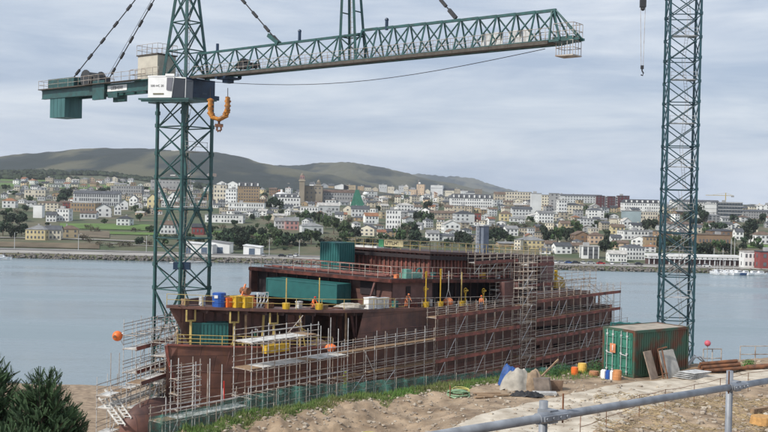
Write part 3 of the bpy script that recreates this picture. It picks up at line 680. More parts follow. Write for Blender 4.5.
# lamp posts on the right quay
for i, px in enumerate((732, 735.5, 724, 715)):
    D = 545; X = (px-384)*D/1000; z = farz(X, D); h = (13, 15, 8, 8)[i]
    o = MB().tube([(X, D, z), (X, D, z+h)], [0.2, 0.12], 6).build('lamp_post', M_galv, origin=(X, D, z)); tag(o, ('tall pale pole on the right slope, left one of two', 'tallest pale pole on the right slope above the gallery', 'short pole above the right end of the gallery roof', 'short pole above the middle of the gallery roof')[i], 'pole', 'poles above the promenade')
for i, px in enumerate((15, 79, 147, 270, 300)):
    D = 519; X = (px-384)*D/1000; z = farz(X, D)
    o = MB().tube([(X, D, z), (X, D, z+8.6), (X+1.4, D, z+9)], [0.18, 0.12, .1], 6).build('lamp_post', M_galv, origin=(X, D, z)); tag(o, ('lamp post on the quay near the left edge', 'lamp post on the quay below the ochre end house', 'lamp post on the quay just left of the left crane', 'lamp post on the quay right of the lone white shed', 'lamp post on the quay below the pink house')[i], 'lamp post', 'lamp posts along the far quay')
# boats
M_hull = mat('boat_gelcoat', (0.75, 0.76, 0.77), 0.35, 0.06, 1)
M_bhull2 = mat('boat_blue', (0.05, 0.10, 0.22), 0.35, 0.06, 1)
def boat(px, D, Lb, yaw, label, mast=0, blue=False, grp='boats moored by the right quay'):
    X = (px-384)*D/1000; z = 0.1; a = R(yaw); ux = Vector((math.cos(a), math.sin(a), 0)); uy = Vector((-math.sin(a), math.cos(a), 0))
    c = Vector((X, D, z)); t = thing('boat', label, 'boat', (X, D, z), grp); w_ = Lb*0.3; mb = MB()
    def P(x, y, zz): return c+ux*x+uy*y+Vector((0, 0, zz))
    secs = [(-.5, .8, 0), (-.1, 1, 0), (.3, .7, .1), (.5, .05, .3)]
    for (s0, k0, r0), (s1, k1, r1) in zip(secs, secs[1:]):
        mb.hexa([P(s0*Lb, -w_*k0*.3, 0), P(s1*Lb, -w_*k1*.3, 0), P(s1*Lb, w_*k1*.3, 0), P(s0*Lb, w_*k0*.3, 0)], [P(s0*Lb, -w_*k0*.5, 1.1+r0), P(s1*Lb, -w_*k1*.5, 1.1+r1), P(s1*Lb, w_*k1*.5, 1.1+r1), P(s0*Lb, w_*k0*.5, 1.1+r0)])
    mb.build('hull', M_bhull2 if blue else M_hull, t)
    MB().hexa([P(-.25*Lb, -w_*.35, 1.1), P(.15*Lb, -w_*.35, 1.1), P(.15*Lb, w_*.35, 1.1), P(-.25*Lb, w_*.35, 1.1)], [P(-.22*Lb, -w_*.3, 2.2), P(.08*Lb, -w_*.3, 2.2), P(.08*Lb, w_*.3, 2.2), P(-.22*Lb, w_*.3, 2.2)]).build('cabin', M_hull, t)
    MB().box(P(-.05*Lb, 0, 1.75), (Lb*.24, w_*.72, .4), ux, uy).build('cabin_window', M_win, t)
    if mast: MB().tube([P(0, 0, 1.1), P(0, 0, mast)], .1, 5).build('mast', M_galv, t)
ordn = ['first', 'second', 'third', 'fourth', 'fifth', 'sixth', 'seventh', 'eighth', 'ninth', 'tenth']
for i, px in enumerate((715.5, 718.5, 721.5, 724.5, 728, 731.5, 735)):
    boat(px, 476+random.uniform(-3, 3), random.uniform(5, 8), random.uniform(40, 130), f'{ordn[i]} white boat from the left in the huddle by the right quay', mast=random.choice((0, 6, 8)))
for i, px in enumerate((741, 748, 756, 763)):
    boat(px, 474, random.uniform(6, 9), random.uniform(-15, 20), ('low white boat just right of the huddle of boats', 'blue-hulled boat in front of the white club building', 'white motorboat in front of the red shed', 'rightmost white motorboat below the red shed')[i], blue=i == 1)
boat(2.5, 470, 9, 5, 'white motorboat at the left edge of the water', grp='boats on the left')
# cars on the far quay
CARM = {k: mat(k+'_car_paint', c, 0.35, 0.05, 1) for k, c in {'white': (.7, .7, .7), 'silver': (.4, .41, .43), 'black': (.02, .02, .025), 'blue': (.03, .08, .25), 'red': (.4, .02, .02)}.items()}
def car(px, D, colr, label, yaw):
    X = (px-384)*D/1000; z = farz(X, D)+.3; a = R(yaw); ux = Vector((math.cos(a), math.sin(a), 0)); uy = Vector((-math.sin(a), math.cos(a), 0)); c = Vector((X, D, z))
    t = thing('parked_car', label, 'car', (X, D, z), 'cars on the far quay')
    MB().hexa([c+ux*x+uy*y+Vector((0, 0, .25)) for x, y in ((-2.1, -.85), (2.1, -.85), (2.1, .85), (-2.1, .85))], [c+ux*x+uy*y+Vector((0, 0, .85)) for x, y in ((-2.05, -.8), (2.0, -.8), (2.0, .8), (-2.05, .8))]).build('body', CARM[colr], t)
    MB().hexa([c+ux*x+uy*y+Vector((0, 0, .85)) for x, y in ((-1.8, -.75), (1.1, -.75), (1.1, .75), (-1.8, .75))], [c+ux*x+uy*y+Vector((0, 0, 1.42)) for x, y in ((-1.3, -.62), (.45, -.62), (.45, .62), (-1.3, .62))]).build('cabin', M_glassd, t)
    MB().box(c-ux*.42+Vector((0, 0, 1.44)), (1.6, 1.2, .06), ux, uy).build('roof', CARM[colr], t)
    for x in (-1.35, 1.3):
        for y in (-.82, .82): MB().tube([c+ux*x+uy*(y-.1)+Vector((0, 0, .32)), c+ux*x+uy*(y+.1)+Vector((0, 0, .32))], .33, 8).build('wheel', M_black, t)
cl = ['silver', 'black', 'white', 'blue', 'silver', 'white', 'red', 'black']
cps = [(264, 508, 'silver', 'right of the lone white quay shed'), (283, 506, 'black', 'just left of the silver one below the pink house'), (292, 504, 'silver', 'on the quay below the pink house'), (297, 515, 'white', 'on the ramp right of the silver one'),
       (556, 505, 'white', 'on the right quay nearest the ship stern'), (563, 505, 'silver', 'below the low white slate house'), (570, 505, 'blue', 'below the small cream shore house'), (577, 505, 'black', 'left of the striped white block'),
       (584, 505, 'white', 'in front of the striped white block'), (592, 505, 'silver', 'below the right half of the striped block'), (602, 505, 'red', 'left of the low white annex'), (613, 504, 'white', 'in front of the low white annex'),
       (626, 504, 'silver', 'in front of the large white slate hall'), (640, 504, 'black', 'below the right corner of the white slate hall'), (700, 500, 'silver', 'below the promenade gallery near the right mast'), (708, 500, 'white', 'below the gallery just left of the boats')]
for px, D, c_, wh in cps: car(px, D, c_, f'{c_} car {wh}', random.choice((0, 5, 80, 95)))
# ---- trees and filler houses
M_tleaf = [mat('tree_leaf_dark', (0.026, 0.044, 0.022), 0.9, 0.5, 1.6, rand=0.35), mat('tree_leaf_green', (0.05, 0.08, 0.03), 0.9, 0.5, 1.6, rand=0.35), mat('tree_leaf_olive', (0.10, 0.085, 0.055), 0.9, 0.5, 1.6, rand=0.3)]
M_trunk = mat('tree_bark', (0.10, 0.075, 0.055), 0.9, 0.3, 3)
def crown_mesh(seed, n, tall, m, bare=False):
    rnd = random.Random(seed); b = MB(); lobes = [(Vector((rnd.uniform(-.55, .55), rnd.uniform(-.55, .55), rnd.uniform(0.35, 1.0)*tall)), rnd.uniform(.18, .42)) for _ in range(12)]
    for i in range(n):
        c, r = rnd.choice(lobes); d = Vector((rnd.gauss(0, 1), rnd.gauss(0, 1), rnd.gauss(0, 1))).normalized()
        p = c+d*r*(rnd.random()**.35); s = rnd.uniform(.05, .11)*(0.6 if bare else 1)
        t1 = Vector((rnd.gauss(0, 1), rnd.gauss(0, 1), rnd.gauss(0, 1))).normalized(); t2 = d.cross(t1).normalized()
        b.quad(p-t1*s-t2*s, p+t1*s-t2*s, p+t1*s+t2*s, p-t1*s+t2*s)
    me = bpy.data.meshes.new('crown'); me.from_pydata([tuple(v) for v in b.v], [], b.f); me.materials.append(m); return me
CR_M = [crown_mesh(i, 420 if i % 3 < 2 else 260, (1.0, 1.3, .85)[i % 3], M_tleaf[i % 3], i % 3 == 2) for i in range(9)]
tb = MB().tube([(0, 0, -.6), (0.02, 0, .35), (.03, .02, .8)], [.07, .05, .02], 6); TR_ME = bpy.data.meshes.new('trunk'); TR_ME.from_pydata([tuple(v) for v in tb.v], [], tb.f); TR_ME.materials.append(M_trunk)
LABS = {}
def posword(px, py):
    best = sorted(LM, key=lambda q: (q[0]-px)**2+((q[1]-py)*1.6)**2)
    q = best[0]; dx = px-q[0]; dy = py-q[1]
    if abs(dx) > 2.2*abs(dy): w_ = 'left of' if dx < 0 else 'right of'
    elif abs(dy) > 2.2*abs(dx): w_ = 'above' if dy < 0 else 'below'
    else: w_ = ('above' if dy < 0 else 'below')+(' left of' if dx < 0 else ' right of')
    return w_+' the '+q[2], math.hypot(dx, dy)
PEND = []    # objects whose labels need a place
def relabel():
    g = {}
    for o, look, px, py in PEND:
        w_, d = posword(px, py); g.setdefault((look, w_), []).append((d, px, o))
    for (look, w_), l in g.items():
        l.sort(key=lambda q: (q[0], q[1]))
        for i, (d, px, o) in enumerate(l):
            pre = '' if len(l) == 1 else ('nearest ' if i == 0 else ordn[min(i, 9)]+' nearest ')
            lb_ = f'{pre}{look} {w_}'
            o['label'] = ' '.join(lb_.split()[:16])
KN = ['dense dark tree', 'green leafy tree', 'sparse olive-brown tree']
def tree(px, py, wpx, hpx, k=None):
    D = depth_at(px, py); X = (px-384)*D/1000; z = farz(X, D); k = random.randrange(3) if k is None else k
    me = CR_M[k+3*random.randrange(3)]
    t = thing('tree', '', 'tree', (X, D, z), 'trees among the houses across the water')
    s = wpx*D/1000/1.7; h = hpx*D/1000/1.35
    for nm, m_ in (('crown', me), ('trunk', TR_ME)):
        o = bpy.data.objects.new(nm, m_); C.objects.link(o); o.parent = t; o.scale = (s, s, h); o.rotation_euler = (0, 0, random.uniform(0, 6.28))
    PEND.append((t, KN[k], px, py-hpx/2))
TREES = [(3, 236, 16, 16, 0), (14, 238, 16, 15, 0), (22, 236, 13, 14, 0), (8, 226, 16, 14, 0), (20, 226, 12, 12, 0), (66, 199, 17, 12, 0), (63, 203, 12, 11, 0), (58, 206, 7, 8, 0), (103, 193, 11, 6, 0), (110, 192, 9, 6, 0), (98, 194, 9, 5, 0), (26, 212, 9, 8, 0),
 (222, 248, 16, 17, 0), (232, 250, 17, 18, 0), (243, 249, 18, 19, 0), (252, 250, 14, 13, 0), (262, 250, 15, 14, 1), (228, 240, 14, 13, 0), (240, 237, 16, 13, 0), (250, 238, 14, 14, 0), (253, 221, 7, 8, 0), (273, 209, 12, 14, 0), (278, 211, 10, 12, 0), (268, 210, 9, 10, 0), (281, 216, 6, 7, 0),
 (276, 244, 18, 15, 1), (290, 246, 17, 14, 0), (302, 244, 14, 14, 0), (312, 245, 17, 14, 1), (300, 222, 10, 9, 1), (306, 221, 10, 11, 1), (313, 222, 10, 11, 0), (319, 225, 10, 12, 1), (326, 229, 13, 14, 1), (334, 234, 15, 13, 1), (345, 236, 14, 15, 1), (331, 246, 18, 13, 2), (345, 247, 17, 14, 1), (356, 240, 12, 14, 0), (350, 226, 8, 12, 2), (371, 247, 14, 11, 0), (382, 246, 12, 12, 1),
 (405, 240, 17, 20, 2), (411, 238, 16, 18, 0), (401, 243, 16, 14, 1), (415, 243, 18, 15, 0), (425, 246, 12, 9, 0), (427, 211, 11, 11, 0), (417, 222, 10, 12, 0), (424, 224, 12, 12, 1), (430, 222, 8, 10, 0), (378, 211, 7, 6, 0), (463, 244, 18, 14, 0), (449, 246, 12, 6, 0), (470, 246, 14, 13, 0), (486, 244, 15, 15, 0), (496, 243, 17, 18, 0), (504, 241, 14, 13, 0), (510, 243, 12, 8, 1), (492, 232, 12, 11, 2),
 (516, 229, 14, 9, 2), (527, 229, 12, 9, 2), (549, 243, 14, 16, 0), (558, 243, 16, 15, 1), (567, 241, 17, 15, 0), (577, 235, 14, 13, 1), (545, 236, 11, 12, 0), (539, 228, 12, 9, 2), (572, 227, 9, 7, 1), (598, 229, 11, 8, 1), (605, 252, 15, 14, 0), (609, 243, 8, 10, 0), (614, 252, 9, 10, 1), (640, 230, 8, 9, 0), (650, 232, 14, 14, 0), (656, 227, 9, 9, 0), (607, 220, 7, 7, 0),
 (664, 248, 16, 14, 0), (675, 251, 16, 14, 1), (685, 252, 17, 15, 0), (696, 254, 18, 13, 0), (707, 255, 17, 14, 0), (718, 254, 15, 13, 1), (727, 254, 13, 12, 0), (736, 256, 10, 9, 1), (695, 216, 16, 14, 0), (704, 222, 14, 14, 0), (697, 226, 14, 9, 0), (687, 222, 12, 12, 0), (716, 230, 12, 9, 0), (723, 231, 10, 9, 0), (750, 232, 16, 15, 0), (745, 238, 15, 13, 0), (757, 226, 14, 10, 2), (764, 224, 12, 11, 0), (752, 243, 14, 12, 0), (734, 222, 11, 8, 0),
 (110, 248, 9, 6, 2), (120, 247, 12, 7, 2), (130, 247, 11, 7, 2), (100, 246, 10, 6, 2), (90, 243, 10, 8, 2), (84, 241, 10, 9, 2), (140, 245, 12, 9, 0), (150, 246, 11, 9, 2), (165, 246, 14, 10, 1), (200, 247, 12, 9, 1), (95, 232, 12, 7, 2), (140, 222, 9, 8, 1), (146, 216, 8, 9, 0), (105, 224, 8, 5, 1), (135, 213, 8, 7, 1), (88, 229, 9, 6, 2), (210, 233, 10, 9, 0), (184, 218, 9, 7, 1), (362, 214, 7, 8, 0), (392, 203, 9, 7, 2), (440, 208, 9, 7, 2),
 (30, 203, 8, 7, 1), (14, 196, 10, 5, 1), (5, 190, 10, 5, 1), (40, 188, 9, 5, 0), (74, 190, 10, 5, 2), (125, 186, 10, 4, 1), (145, 192, 7, 6, 0), (198, 190, 9, 6, 0), (205, 200, 8, 8, 0), (265, 198, 8, 6, 0), (48, 226, 6, 4, 0), (24, 222, 8, 9, 0), (150, 233, 11, 7, 1), (136, 232, 10, 6, 2), (178, 241, 11, 8, 0), (190, 242, 11, 8, 1), (270, 231, 10, 8, 1), (262, 236, 9, 9, 0)]
for q in TREES: tree(*q)
def blocked(x0, x1, yt, yb):
    for (a, b, c, d, D) in TAKEN:
        if x0 < b-1 and x1 > a+1:
            ov = min(x1, b)-max(x0, a); ovy = min(yb, d)-max(yt, c)
            if ovy <= 0: continue
            if yb > d+0.3:       # stands in front of it
                if ov > 2.5 and ovy > 0.42*(d-c): return True
            elif ov > 0.55*(x1-x0) and ovy > 0.6*(yb-yt): return True
            elif abs(yb-d) < 0.8 and ov > 1.5: return True
    for (tx, ty, tw, th, *k) in TREES:
        if abs((x0+x1)/2-tx) < tw*0.36 and ty-th*0.8 < (yt+yb)/2 < ty: return True
    return False
rows = [(180, 150, 240), (183, 8, 140), (187, 8, 212), (190, 0, 330), (193, 0, 430), (196.5, 0, 480), (199.5, 0, 500), (202, 60, 600), (204.5, 0, 768), (207, 0, 768), (209.5, 20, 768), (212, 30, 768), (215, 30, 768), (218, 195, 768), (221, 195, 768), (224, 260, 768), (227, 300, 700), (230, 300, 690), (233.5, 340, 690), (237, 340, 690), (241, 420, 680), (245, 500, 680), (249, 515, 660), (253, 535, 625)]
wch = ['white']*8+['cream']*5+['pale grey']*5+['beige']*4+['grey']*3+['tan', 'ochre', 'yellow', 'brown', 'stone', 'peach']
rch = ['slate']*5+['grey']*4+['brown']*4+['dark']*2+['terracotta']*2+['pale']*2
nf = 0
for (yb, xa, xb) in rows:
    x = xa-2+random.uniform(0, 6)
    while x < xb:
        sc_ = (yb-150)/75
        w_ = random.uniform(5.5, 9.8)*(0.62+0.42*sc_)
        if random.random() < 0.18: w_ *= 1.6
        off = 0.012*(x-384) if yb > 215 else 0.0
        y = yb+random.uniform(-1.3, 1.3)+off; fl = random.choice((1, 2, 2, 2, 3, 3)) if x > 200 else random.choice((1, 2, 2))
        h_ = (3.0+2.3*fl)*(0.62+0.42*sc_)*0.88
        skip = 0.0 if x > 200 else 0.05
        if x < 130 and 222 < yb: skip = 1
        if 100 < x < 215 and yb > 209: skip = .9
        if not (yb < 187 and x > 212) and not (yb < 211 and x > 655) and not (yb < 205 and x > 560) and random.random() > skip and not blocked(x, x+w_, y-h_, y):
            wc = random.choice(wch); rc = random.choice(rch); rt = random.choice(('side', 'side', 'hip', 'front', 'flat')) if fl < 3 else random.choice(('side', 'hip', 'flat'))
            t = house(x, x+w_, y-h_, y, wc, rc, rt, fl, None if w_ > 9 else 2+(w_ > 7), random.uniform(-24, 24), label='', group='houses of the town across the water', win=fl > 0, name='building' if w_ > 10.3 else 'house', cat='building' if w_ > 10.3 else 'house')
            sz = 'wide' if w_ > 12 else ('low' if fl == 1 else 'tall' if fl == 3 else 'small')
            PEND.append((t, f'{sz} {wc} house', x+w_/2, y-h_/2)); nf += 1
        x += w_+random.uniform(-1.0, 0.9)+(1.5 if x < 200 else 0)
for i in range(125):
    for k in range(20):
        x = random.uniform(0, 768); y = random.uniform(200, 250)+0.012*(x-384)
        if x < 215 and y > 222: continue
        if 100 < x < 215 and y > 209 and random.random() < .6: continue
        if not any(a-2 < x < b+2 and c-1 < y < d+3 for (a, b, c, d, D) in TAKEN): tree(x, y, random.uniform(5, 10), random.uniform(4.5, 9)); break
for i in range(75):
    x = random.uniform(225, 768); tree(x, 252+0.012*(x-384)+random.uniform(-6, -1) , random.uniform(5, 11), random.uniform(3, 7)) if not any(a-2 < x < b+2 and d > 240 for (a, b, c, d, D) in TAKEN) else None
print('fillers', nf)
for q in LM:
    if len(q[2].split()) > 7: print('LONG', q[2])
relabel()
# ---------------------------------------------------------------- the ship on the slipway
SU = Vector((0.645, 0.764, 0)).normalized(); SV = Vector((SU.y, -SU.x, 0)); SLO = math.tan(R(2.7)); SO = Vector((-2.0, 106.0, CZ-11.7))
def W(s, v, w): return SO+SU*s+SV*v+Vector((0, 0, w-s*SLO))
def sh(px, py, v):     # photo pixel -> (s, w) on the lengthwise plane v
    d = ray(px, py); o = Vector((0, 0, CZ)); q = SO+SV*v-o
    k = q.dot(SV)/d.dot(SV); p = d*k+o; s = (p-SO).dot(SU); return s, p.z-SO.z+s*SLO
def shs(px, py, s):    # photo pixel -> (v, w) on the cross plane s
    d = ray(px, py); o = Vector((0, 0, CZ)); q = SO+SU*s-o
    k = q.dot(SU)/d.dot(SU); p = d*k+o; return (p-SO).dot(SV), p.z-SO.z+s*SLO
def shd(px, py, w):    # photo pixel -> (s, v) on the deck height w
    d = ray(px, py); n = Vector((SU.x*SLO, SU.y*SLO, 1)); q = SO+Vector((0, 0, w))-Vector((0, 0, CZ))
    k = q.dot(n)/d.dot(n); p = d*k+Vector((0, 0, CZ)); return (p-SO).dot(SU), (p-SO).dot(SV)
HB = 10.0
ship = thing('ship_hull', 'unfinished brown primed steel ship on the slipway wrapped in scaffolding', 'ship', W(20, -10, -13.5))
SB = sh(612, 300, 0)[0]                      # stern station
def hb(s, w):
    t = min(1, max(0, (w+13.5)/13.5)); s0 = interp([(0, -14.5), (.35, -16.6), (.7, -17.9), (1, -17.9)], t); Le = lerp(30, 19, t**0.8)
    q = min(1, max(0, (s-s0)/Le)); r = 10*(1-(1-q)**1.9)
    if w < -11.5: r *= 1-0.25*(-11.5-w)/2
    return r
def shell(wl, s_list, side, b):
    g = [[W(s, -10+side*hb(s, w), w) for s in s_list] for w in wl]
    for i in range(len(wl)-1):
        for j in range(len(s_list)-1):
            q = (g[i][j], g[i][j+1], g[i+1][j+1], g[i+1][j])
            b.quad(*(q if side > 0 else reversed(q)))
def srange(a, b, n): return [lerp(a, b, i/n) for i in range(n+1)]
s_bow = srange(-17.95, 1.0, 22)
SA = sh(528, 300, 0)[0]
b = MB(); shell([-13.5, -12.5, -11.5, -10, -8, -6, -4], s_bow+srange(1, SA, 20)[1:], 1, b); shell([-13.5, -11.5, -8, -4], s_bow+srange(1, SB, 20)[1:], -1, b)
# closed side from the slanted edge aft up to the weather deck
def edge_s(px, w=0, ins=0.0):
    lo, hi = -17.5, 1.0
    for _ in range(40):
        m_ = (lo+hi)/2
        if proj(W(m_, -10+hb(m_, w)-ins, w))[0] < px: lo = m_
        else: hi = m_
    return lo
e0 = sh(355, 333, 0)[0]; e1 = sh(364, 310, 0)[0]
b.quad(W(e0, 0, -4), W(1, 0, -4), W(1, 0, 0), W(e1, 0, 0)); b.quad(W(1, 0, -4), W(SA, 0, -4), W(SA, 0, 0), W(1, 0, 0))
shell([-4, 0], [s for s in s_bow if s > -12]+srange(1, SB, 10)[1:], -1, b)
hull = b.build('hull_plating', M_ship, ship)
# weld seams / strake lips on the plating
b = MB()
for w_ in (-9.2, -6.6, -2.1):
    sl_ = [s for s in s_bow if s > -16.5]+[SA-2] if w_ < -4 else [3, SA-2]
    pts = [W(s, -10+hb(s, w_)+0.02, w_) for s in sl_]
    for p, q in zip(pts, pts[1:]): b.beam(p, q, 0.05, 0.07)
for s in srange(-13, SA-3, 7): b.beam(W(s, -10+hb(s, -12)+.02, -12), W(s, -10+hb(s, -4.2)+.02, -4.2), 0.05, 0.05)
b.build('weld_seam', M_rib, ship)
b = MB(); rim = [W(s, -10+hb(s, -4)+.03, -3.93) for s in s_bow]
for p, q in zip(rim, rim[1:]): b.beam(p, q, 0.22, 0.16)
b.build('sheer_rail', M_redbeam, ship)
# stem and bulb
b = MB().ball(W(-19.3, -10, -12.0), (1, 1, 1), 20, 14); c0 = W(-19.3, -10, -12.0)
b.v = [c0+SU*(v-c0).x*3.9+SV*(v-c0).y*1.75+Vector((0, 0, (v-c0).z*2.9)) for v in b.v]
b.build('bulbous_bow', M_ship, ship, smooth=True)
b = MB(); pr = [(-18, -4), (-17.6, -6), (-16.9, -8), (-16.6, -9.3), (-17.5, -10.2)]
for (a0, a1), (c1, c2) in zip(pr, pr[1:]): b.beam(W(a0, -10, a1), W(c1, -10, c2), 0.35, 0.3)
b.build('stem_bar', M_redbeam, ship)
# mooring deck inside the bow and the recessed ribbed bulkhead
b = MB()
g = [W(s, -10+hb(s, -4)-.05, -4.02) for s in s_bow]; g2 = [W(s, -10-hb(s, -4)+.05, -4.02) for s in s_bow]
for i in range(len(g)-1): b.quad(g[i], g[i+1], g2[i+1], g2[i])
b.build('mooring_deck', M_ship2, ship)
def bulk(s0, v0, s1, v1, w0, w1, m, name, rib=0.75, ribm=None, rd=0.16, parent=ship):
    a, c = W(s0, v0, 0), W(s1, v1, 0); dv = (c-a); Ln = dv.length; d = dv.normalized(); nrm = Vector((d.y, -d.x, 0)); z0 = Vector((0, 0, w0)); z1 = Vector((0, 0, w1))
    o = MB().hexa([a+z0, c+z0, c-nrm*.12+z0, a-nrm*.12+z0], [a+z1, c+z1, c-nrm*.12+z1, a-nrm*.12+z1]).build(name, m, parent)
    if rib:
        k = max(1, int(Ln/rib)); b = MB()
        for i in range(k+1):
            p = a.lerp(c, i/k)+nrm*rd*.5; b.beam(p+z0, p+z1, .14, rd, up=d)
        b.build('stiffener', ribm or m, o)
    return o
# forward recess: from the tip the bulkhead slants inboard
tipv = -10
# placed further down, once the deck edge is known
b = MB()
for px in (246, 300, 346):
    s = edge_s(px, -.5, 1.0); v = -10+hb(s, -.5)-1.0; MB().beam(W(s, v, -4), W(s, v, -.3), .22).build('deck_pillar', M_wood, ship)
b = MB(); s = sh(330, 333, -2.5)[0]; b.beam(W(-3.0, -2.5, -3.2), W(e0-.2, -2.5, -3.2), .25, .2); b.beam(W(-.6, -1.2, -.4), W(.3, -1.2, -3.6), .2); b.beam(W(.3, -1.2, -.4), W(.3, -1.2, -3.9), .16); b.build('cross_beam', M_rib, ship)
# fore deck: a narrow strip along the starboard edge, full width only from the level one house aft
S1 = sh(392, 290, -2.0)[0]
b = MB(); sl_ = [q for q in s_bow if q < S1-1.3]+[S1-1.3]
EW = 3.3
def epos(s, ins, w=0): return W(s, -10+hb(s, w)-min(ins, hb(s, w)+.2), w)
for i in range(len(sl_)-1):
    a0, a1, b0, b1 = epos(sl_[i], -.12), epos(sl_[i+1], -.12), epos(sl_[i], EW), epos(sl_[i+1], EW); dz = Vector((0, 0, .30))
    b.hexa([a0-dz, a1-dz, b1-dz, b0-dz], [a0, a1, b1, b0])
b.hexa([W(S1-1.3, .12, -.3), W(SA, .12, -.3), W(SA, -20, -.3), W(S1-1.3, -20, -.3)], [W(S1-1.3, .12, 0), W(SA, .12, 0), W(SA, -20, 0), W(S1-1.3, -20, 0)])
b.build('fore_deck', M_ship, ship)
b = MB()
for i in range(14):
    s = lerp(-15, S1-2, i/13); b.beam(epos(s, .1)-Vector((0, 0, .48)), epos(s, EW)-Vector((0, 0, .48)), .15, .35)
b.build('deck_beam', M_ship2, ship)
WI = 2.9
def wallpt(px): s_ = edge_s(px, -.5, WI); return W(s_, -10+hb(s_, -.5)-min(WI, hb(s_, -.5)), 0)
def wallseg(p, q, m, rib, ribm, name='bow_bulkhead', slant=None):
    z0 = Vector((0, 0, -4)); z1 = Vector((0, 0, -.32)); d = (q-p).normalized(); nrm = Vector((d.y, -d.x, 0)); pb = p+(slant if slant else Vector((0, 0, 0)))
    o = MB().hexa([pb+z0, q+z0, q-nrm*.12+z0, pb-nrm*.12+z0], [p+z1, q+z1, q-nrm*.12+z1, p-nrm*.12+z1]).build(name, m, ship)
    if rib:
        k = max(1, int((q-p).length/rib)); b = MB()
        for i in range(1, k+1): r_ = p.lerp(q, i/k)+nrm*.09; b.beam(r_+z0, r_+z1, .12, .18, up=d)
        b.build('stiffener', ribm, o)
p0_ = W(-17.5, -10, 0); p1_ = wallpt(215); p2_ = wallpt(262); p3_ = wallpt(288); p4_ = wallpt(304); p5_ = wallpt(330); p6_ = wallpt(352)
wallseg(p0_, p1_, M_rib, .95, M_ship, slant=(p1_-p0_).normalized()*2.2); wallseg(p1_, p2_, M_rib, .85, M_ship)
wallseg(p3_, p4_, M_rib, .8, M_ship); wallseg(p5_, p6_, M_ship, .7, M_ship2)
bk_ = -SV*2.6
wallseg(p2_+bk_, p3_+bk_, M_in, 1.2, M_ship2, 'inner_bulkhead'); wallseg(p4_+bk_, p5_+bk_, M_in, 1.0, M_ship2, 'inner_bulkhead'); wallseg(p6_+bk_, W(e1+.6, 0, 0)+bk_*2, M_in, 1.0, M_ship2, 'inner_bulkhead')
MB().beam(p0_+Vector((0, 0, -.32)), p0_+(p1_-p0_).normalized()*2.2+Vector((0, 0, -4)), .28, .3).build('raked_frame', M_ship, ship)
# yellow brackets under the deck edge
for px in (191, 234.5, 274):
    s = edge_s(px, -.5, .5); vv = -10+hb(s, -.5)-.5
    b = MB(); 
    for k in (-.55, .55): b.beam(W(s+k, vv, -.4), W(s+k, vv, -1.55), .16)
    b.beam(W(s-.55, vv, -1.5), W(s+.55, vv, -1.5), .16); b.beam(W(s, vv, -1.5), W(s, vv, -4.0), .22)
    b.build('lifting_bracket', M_yelrail, ship)
b = MB(); _s = edge_s(264, -.5, 1.2); b.tube([W(_s-.2, -10+hb(_s, -.5)-1.2, -3.9), W(_s, -10+hb(_s, -.5)-1.2, -.3)], .13, 6); b.tube([W(-6.4, -2.2, -3.8), W(-7.3, -2.2, -.6)], .07, 6).tube([W(-6.0, -2.4, -2.3), W(-7.6, -2.3, -1.6)], .06, 6); b.build('ladder_frame', M_yelrail, ship)
# ---- level one house under the second deck
D2 = 2.95
sF, vP = shs(257, 290, 2.0)[0], 0
S1 = sh(392, 290, -2.0)[0]                       # starboard corner of the front wall
vPort = shs(258, 285, S1)[0]
SE = sh(520, 290, -2.0)[0]; S13 = sh(513, 300, -1.0)[0]
b = MB().hexa([W(S1-1.2, vPort-.4, D2-.05), W(S1-1.2, -1.2, D2-.05), W(SA+.5, -1.2, D2-.05), W(SA+.5, vPort, D2-.05)], [W(S1-1.2, vPort-.4, D2+.25), W(S1-1.2, -1.2, D2+.25), W(SA+.5, -1.2, D2+.25), W(SA+.5, vPort, D2+.25)])
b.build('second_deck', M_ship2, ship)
b = MB()
for k in (0, 1): b.beam(W(S1-1.25, vPort-.4, D2+.0), W(S1-1.25, -1.2, D2+.0), .12, .38); b.beam(W(S1-1.25, -1.15, D2), W(SA+.4, -1.15, D2), .12, .38)
b.build('deck_edge_beam', M_redbeam, ship)
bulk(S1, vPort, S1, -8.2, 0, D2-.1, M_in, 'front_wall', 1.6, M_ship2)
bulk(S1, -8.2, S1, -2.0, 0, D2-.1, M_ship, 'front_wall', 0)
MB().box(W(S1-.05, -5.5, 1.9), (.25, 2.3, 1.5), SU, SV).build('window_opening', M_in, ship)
MB().beam(W(S1-1, -3.6, D2), W(S1-1, -4.6, .2), .2).build('brace', M_rib, ship)
for vv in (vPort, vPort+.9): pass
b = MB().hexa([W(S1-1.2, vPort-.4, 0), W(S1-1.2, vPort, 0), W(S1, vPort, 0), W(S1, vPort-.4, 0)], [W(S1-1.2, vPort-.4, D2), W(S1-1.2, vPort, D2), W(S1, vPort, D2), W(S1, vPort-.4, D2)]); b.build('wing_wall', M_ship, ship)
Sc = sh(432, 290, -2.0)[0]
bulk(S1, -2.0, Sc, -2.0, 0, D2-.1, M_rib, 'side_wall', 0)
s = sh(408, 290, -2)[0]; MB().box(W(s, -1.98, 1.35), (.8, .12, 1.9), SU, SV).build('doorway', M_in, ship)
bulk(Sc, -4.6, S13, -4.6, 0, D2-.1, M_in, 'side_wall', 1.5, M_ship2, .3)
bulk(S13, -4.6, S13, -.3, 0, D2-.1, M_rib, 'cross_wall', 0)
s0, s1 = sh(504.5, 290, -.3)[0], sh(514, 290, -.3)[0]
MB().hexa([W(s0, -.3, 0), W(s1, -.3, 0), W(s1, -1.2, 0), W(s0, -1.2, 0)], [W(s0, -.3, D2-.1), W(s1, -.3, D2-.1), W(s1, -1.2, D2-.1), W(s0, -1.2, D2-.1)]).build('web_frame', M_rib, ship)
bulk(s1, -2.4, SA+.3, -2.4, 0, D2-.1, M_ship2, 'side_wall', 1.2, M_ship, .2)
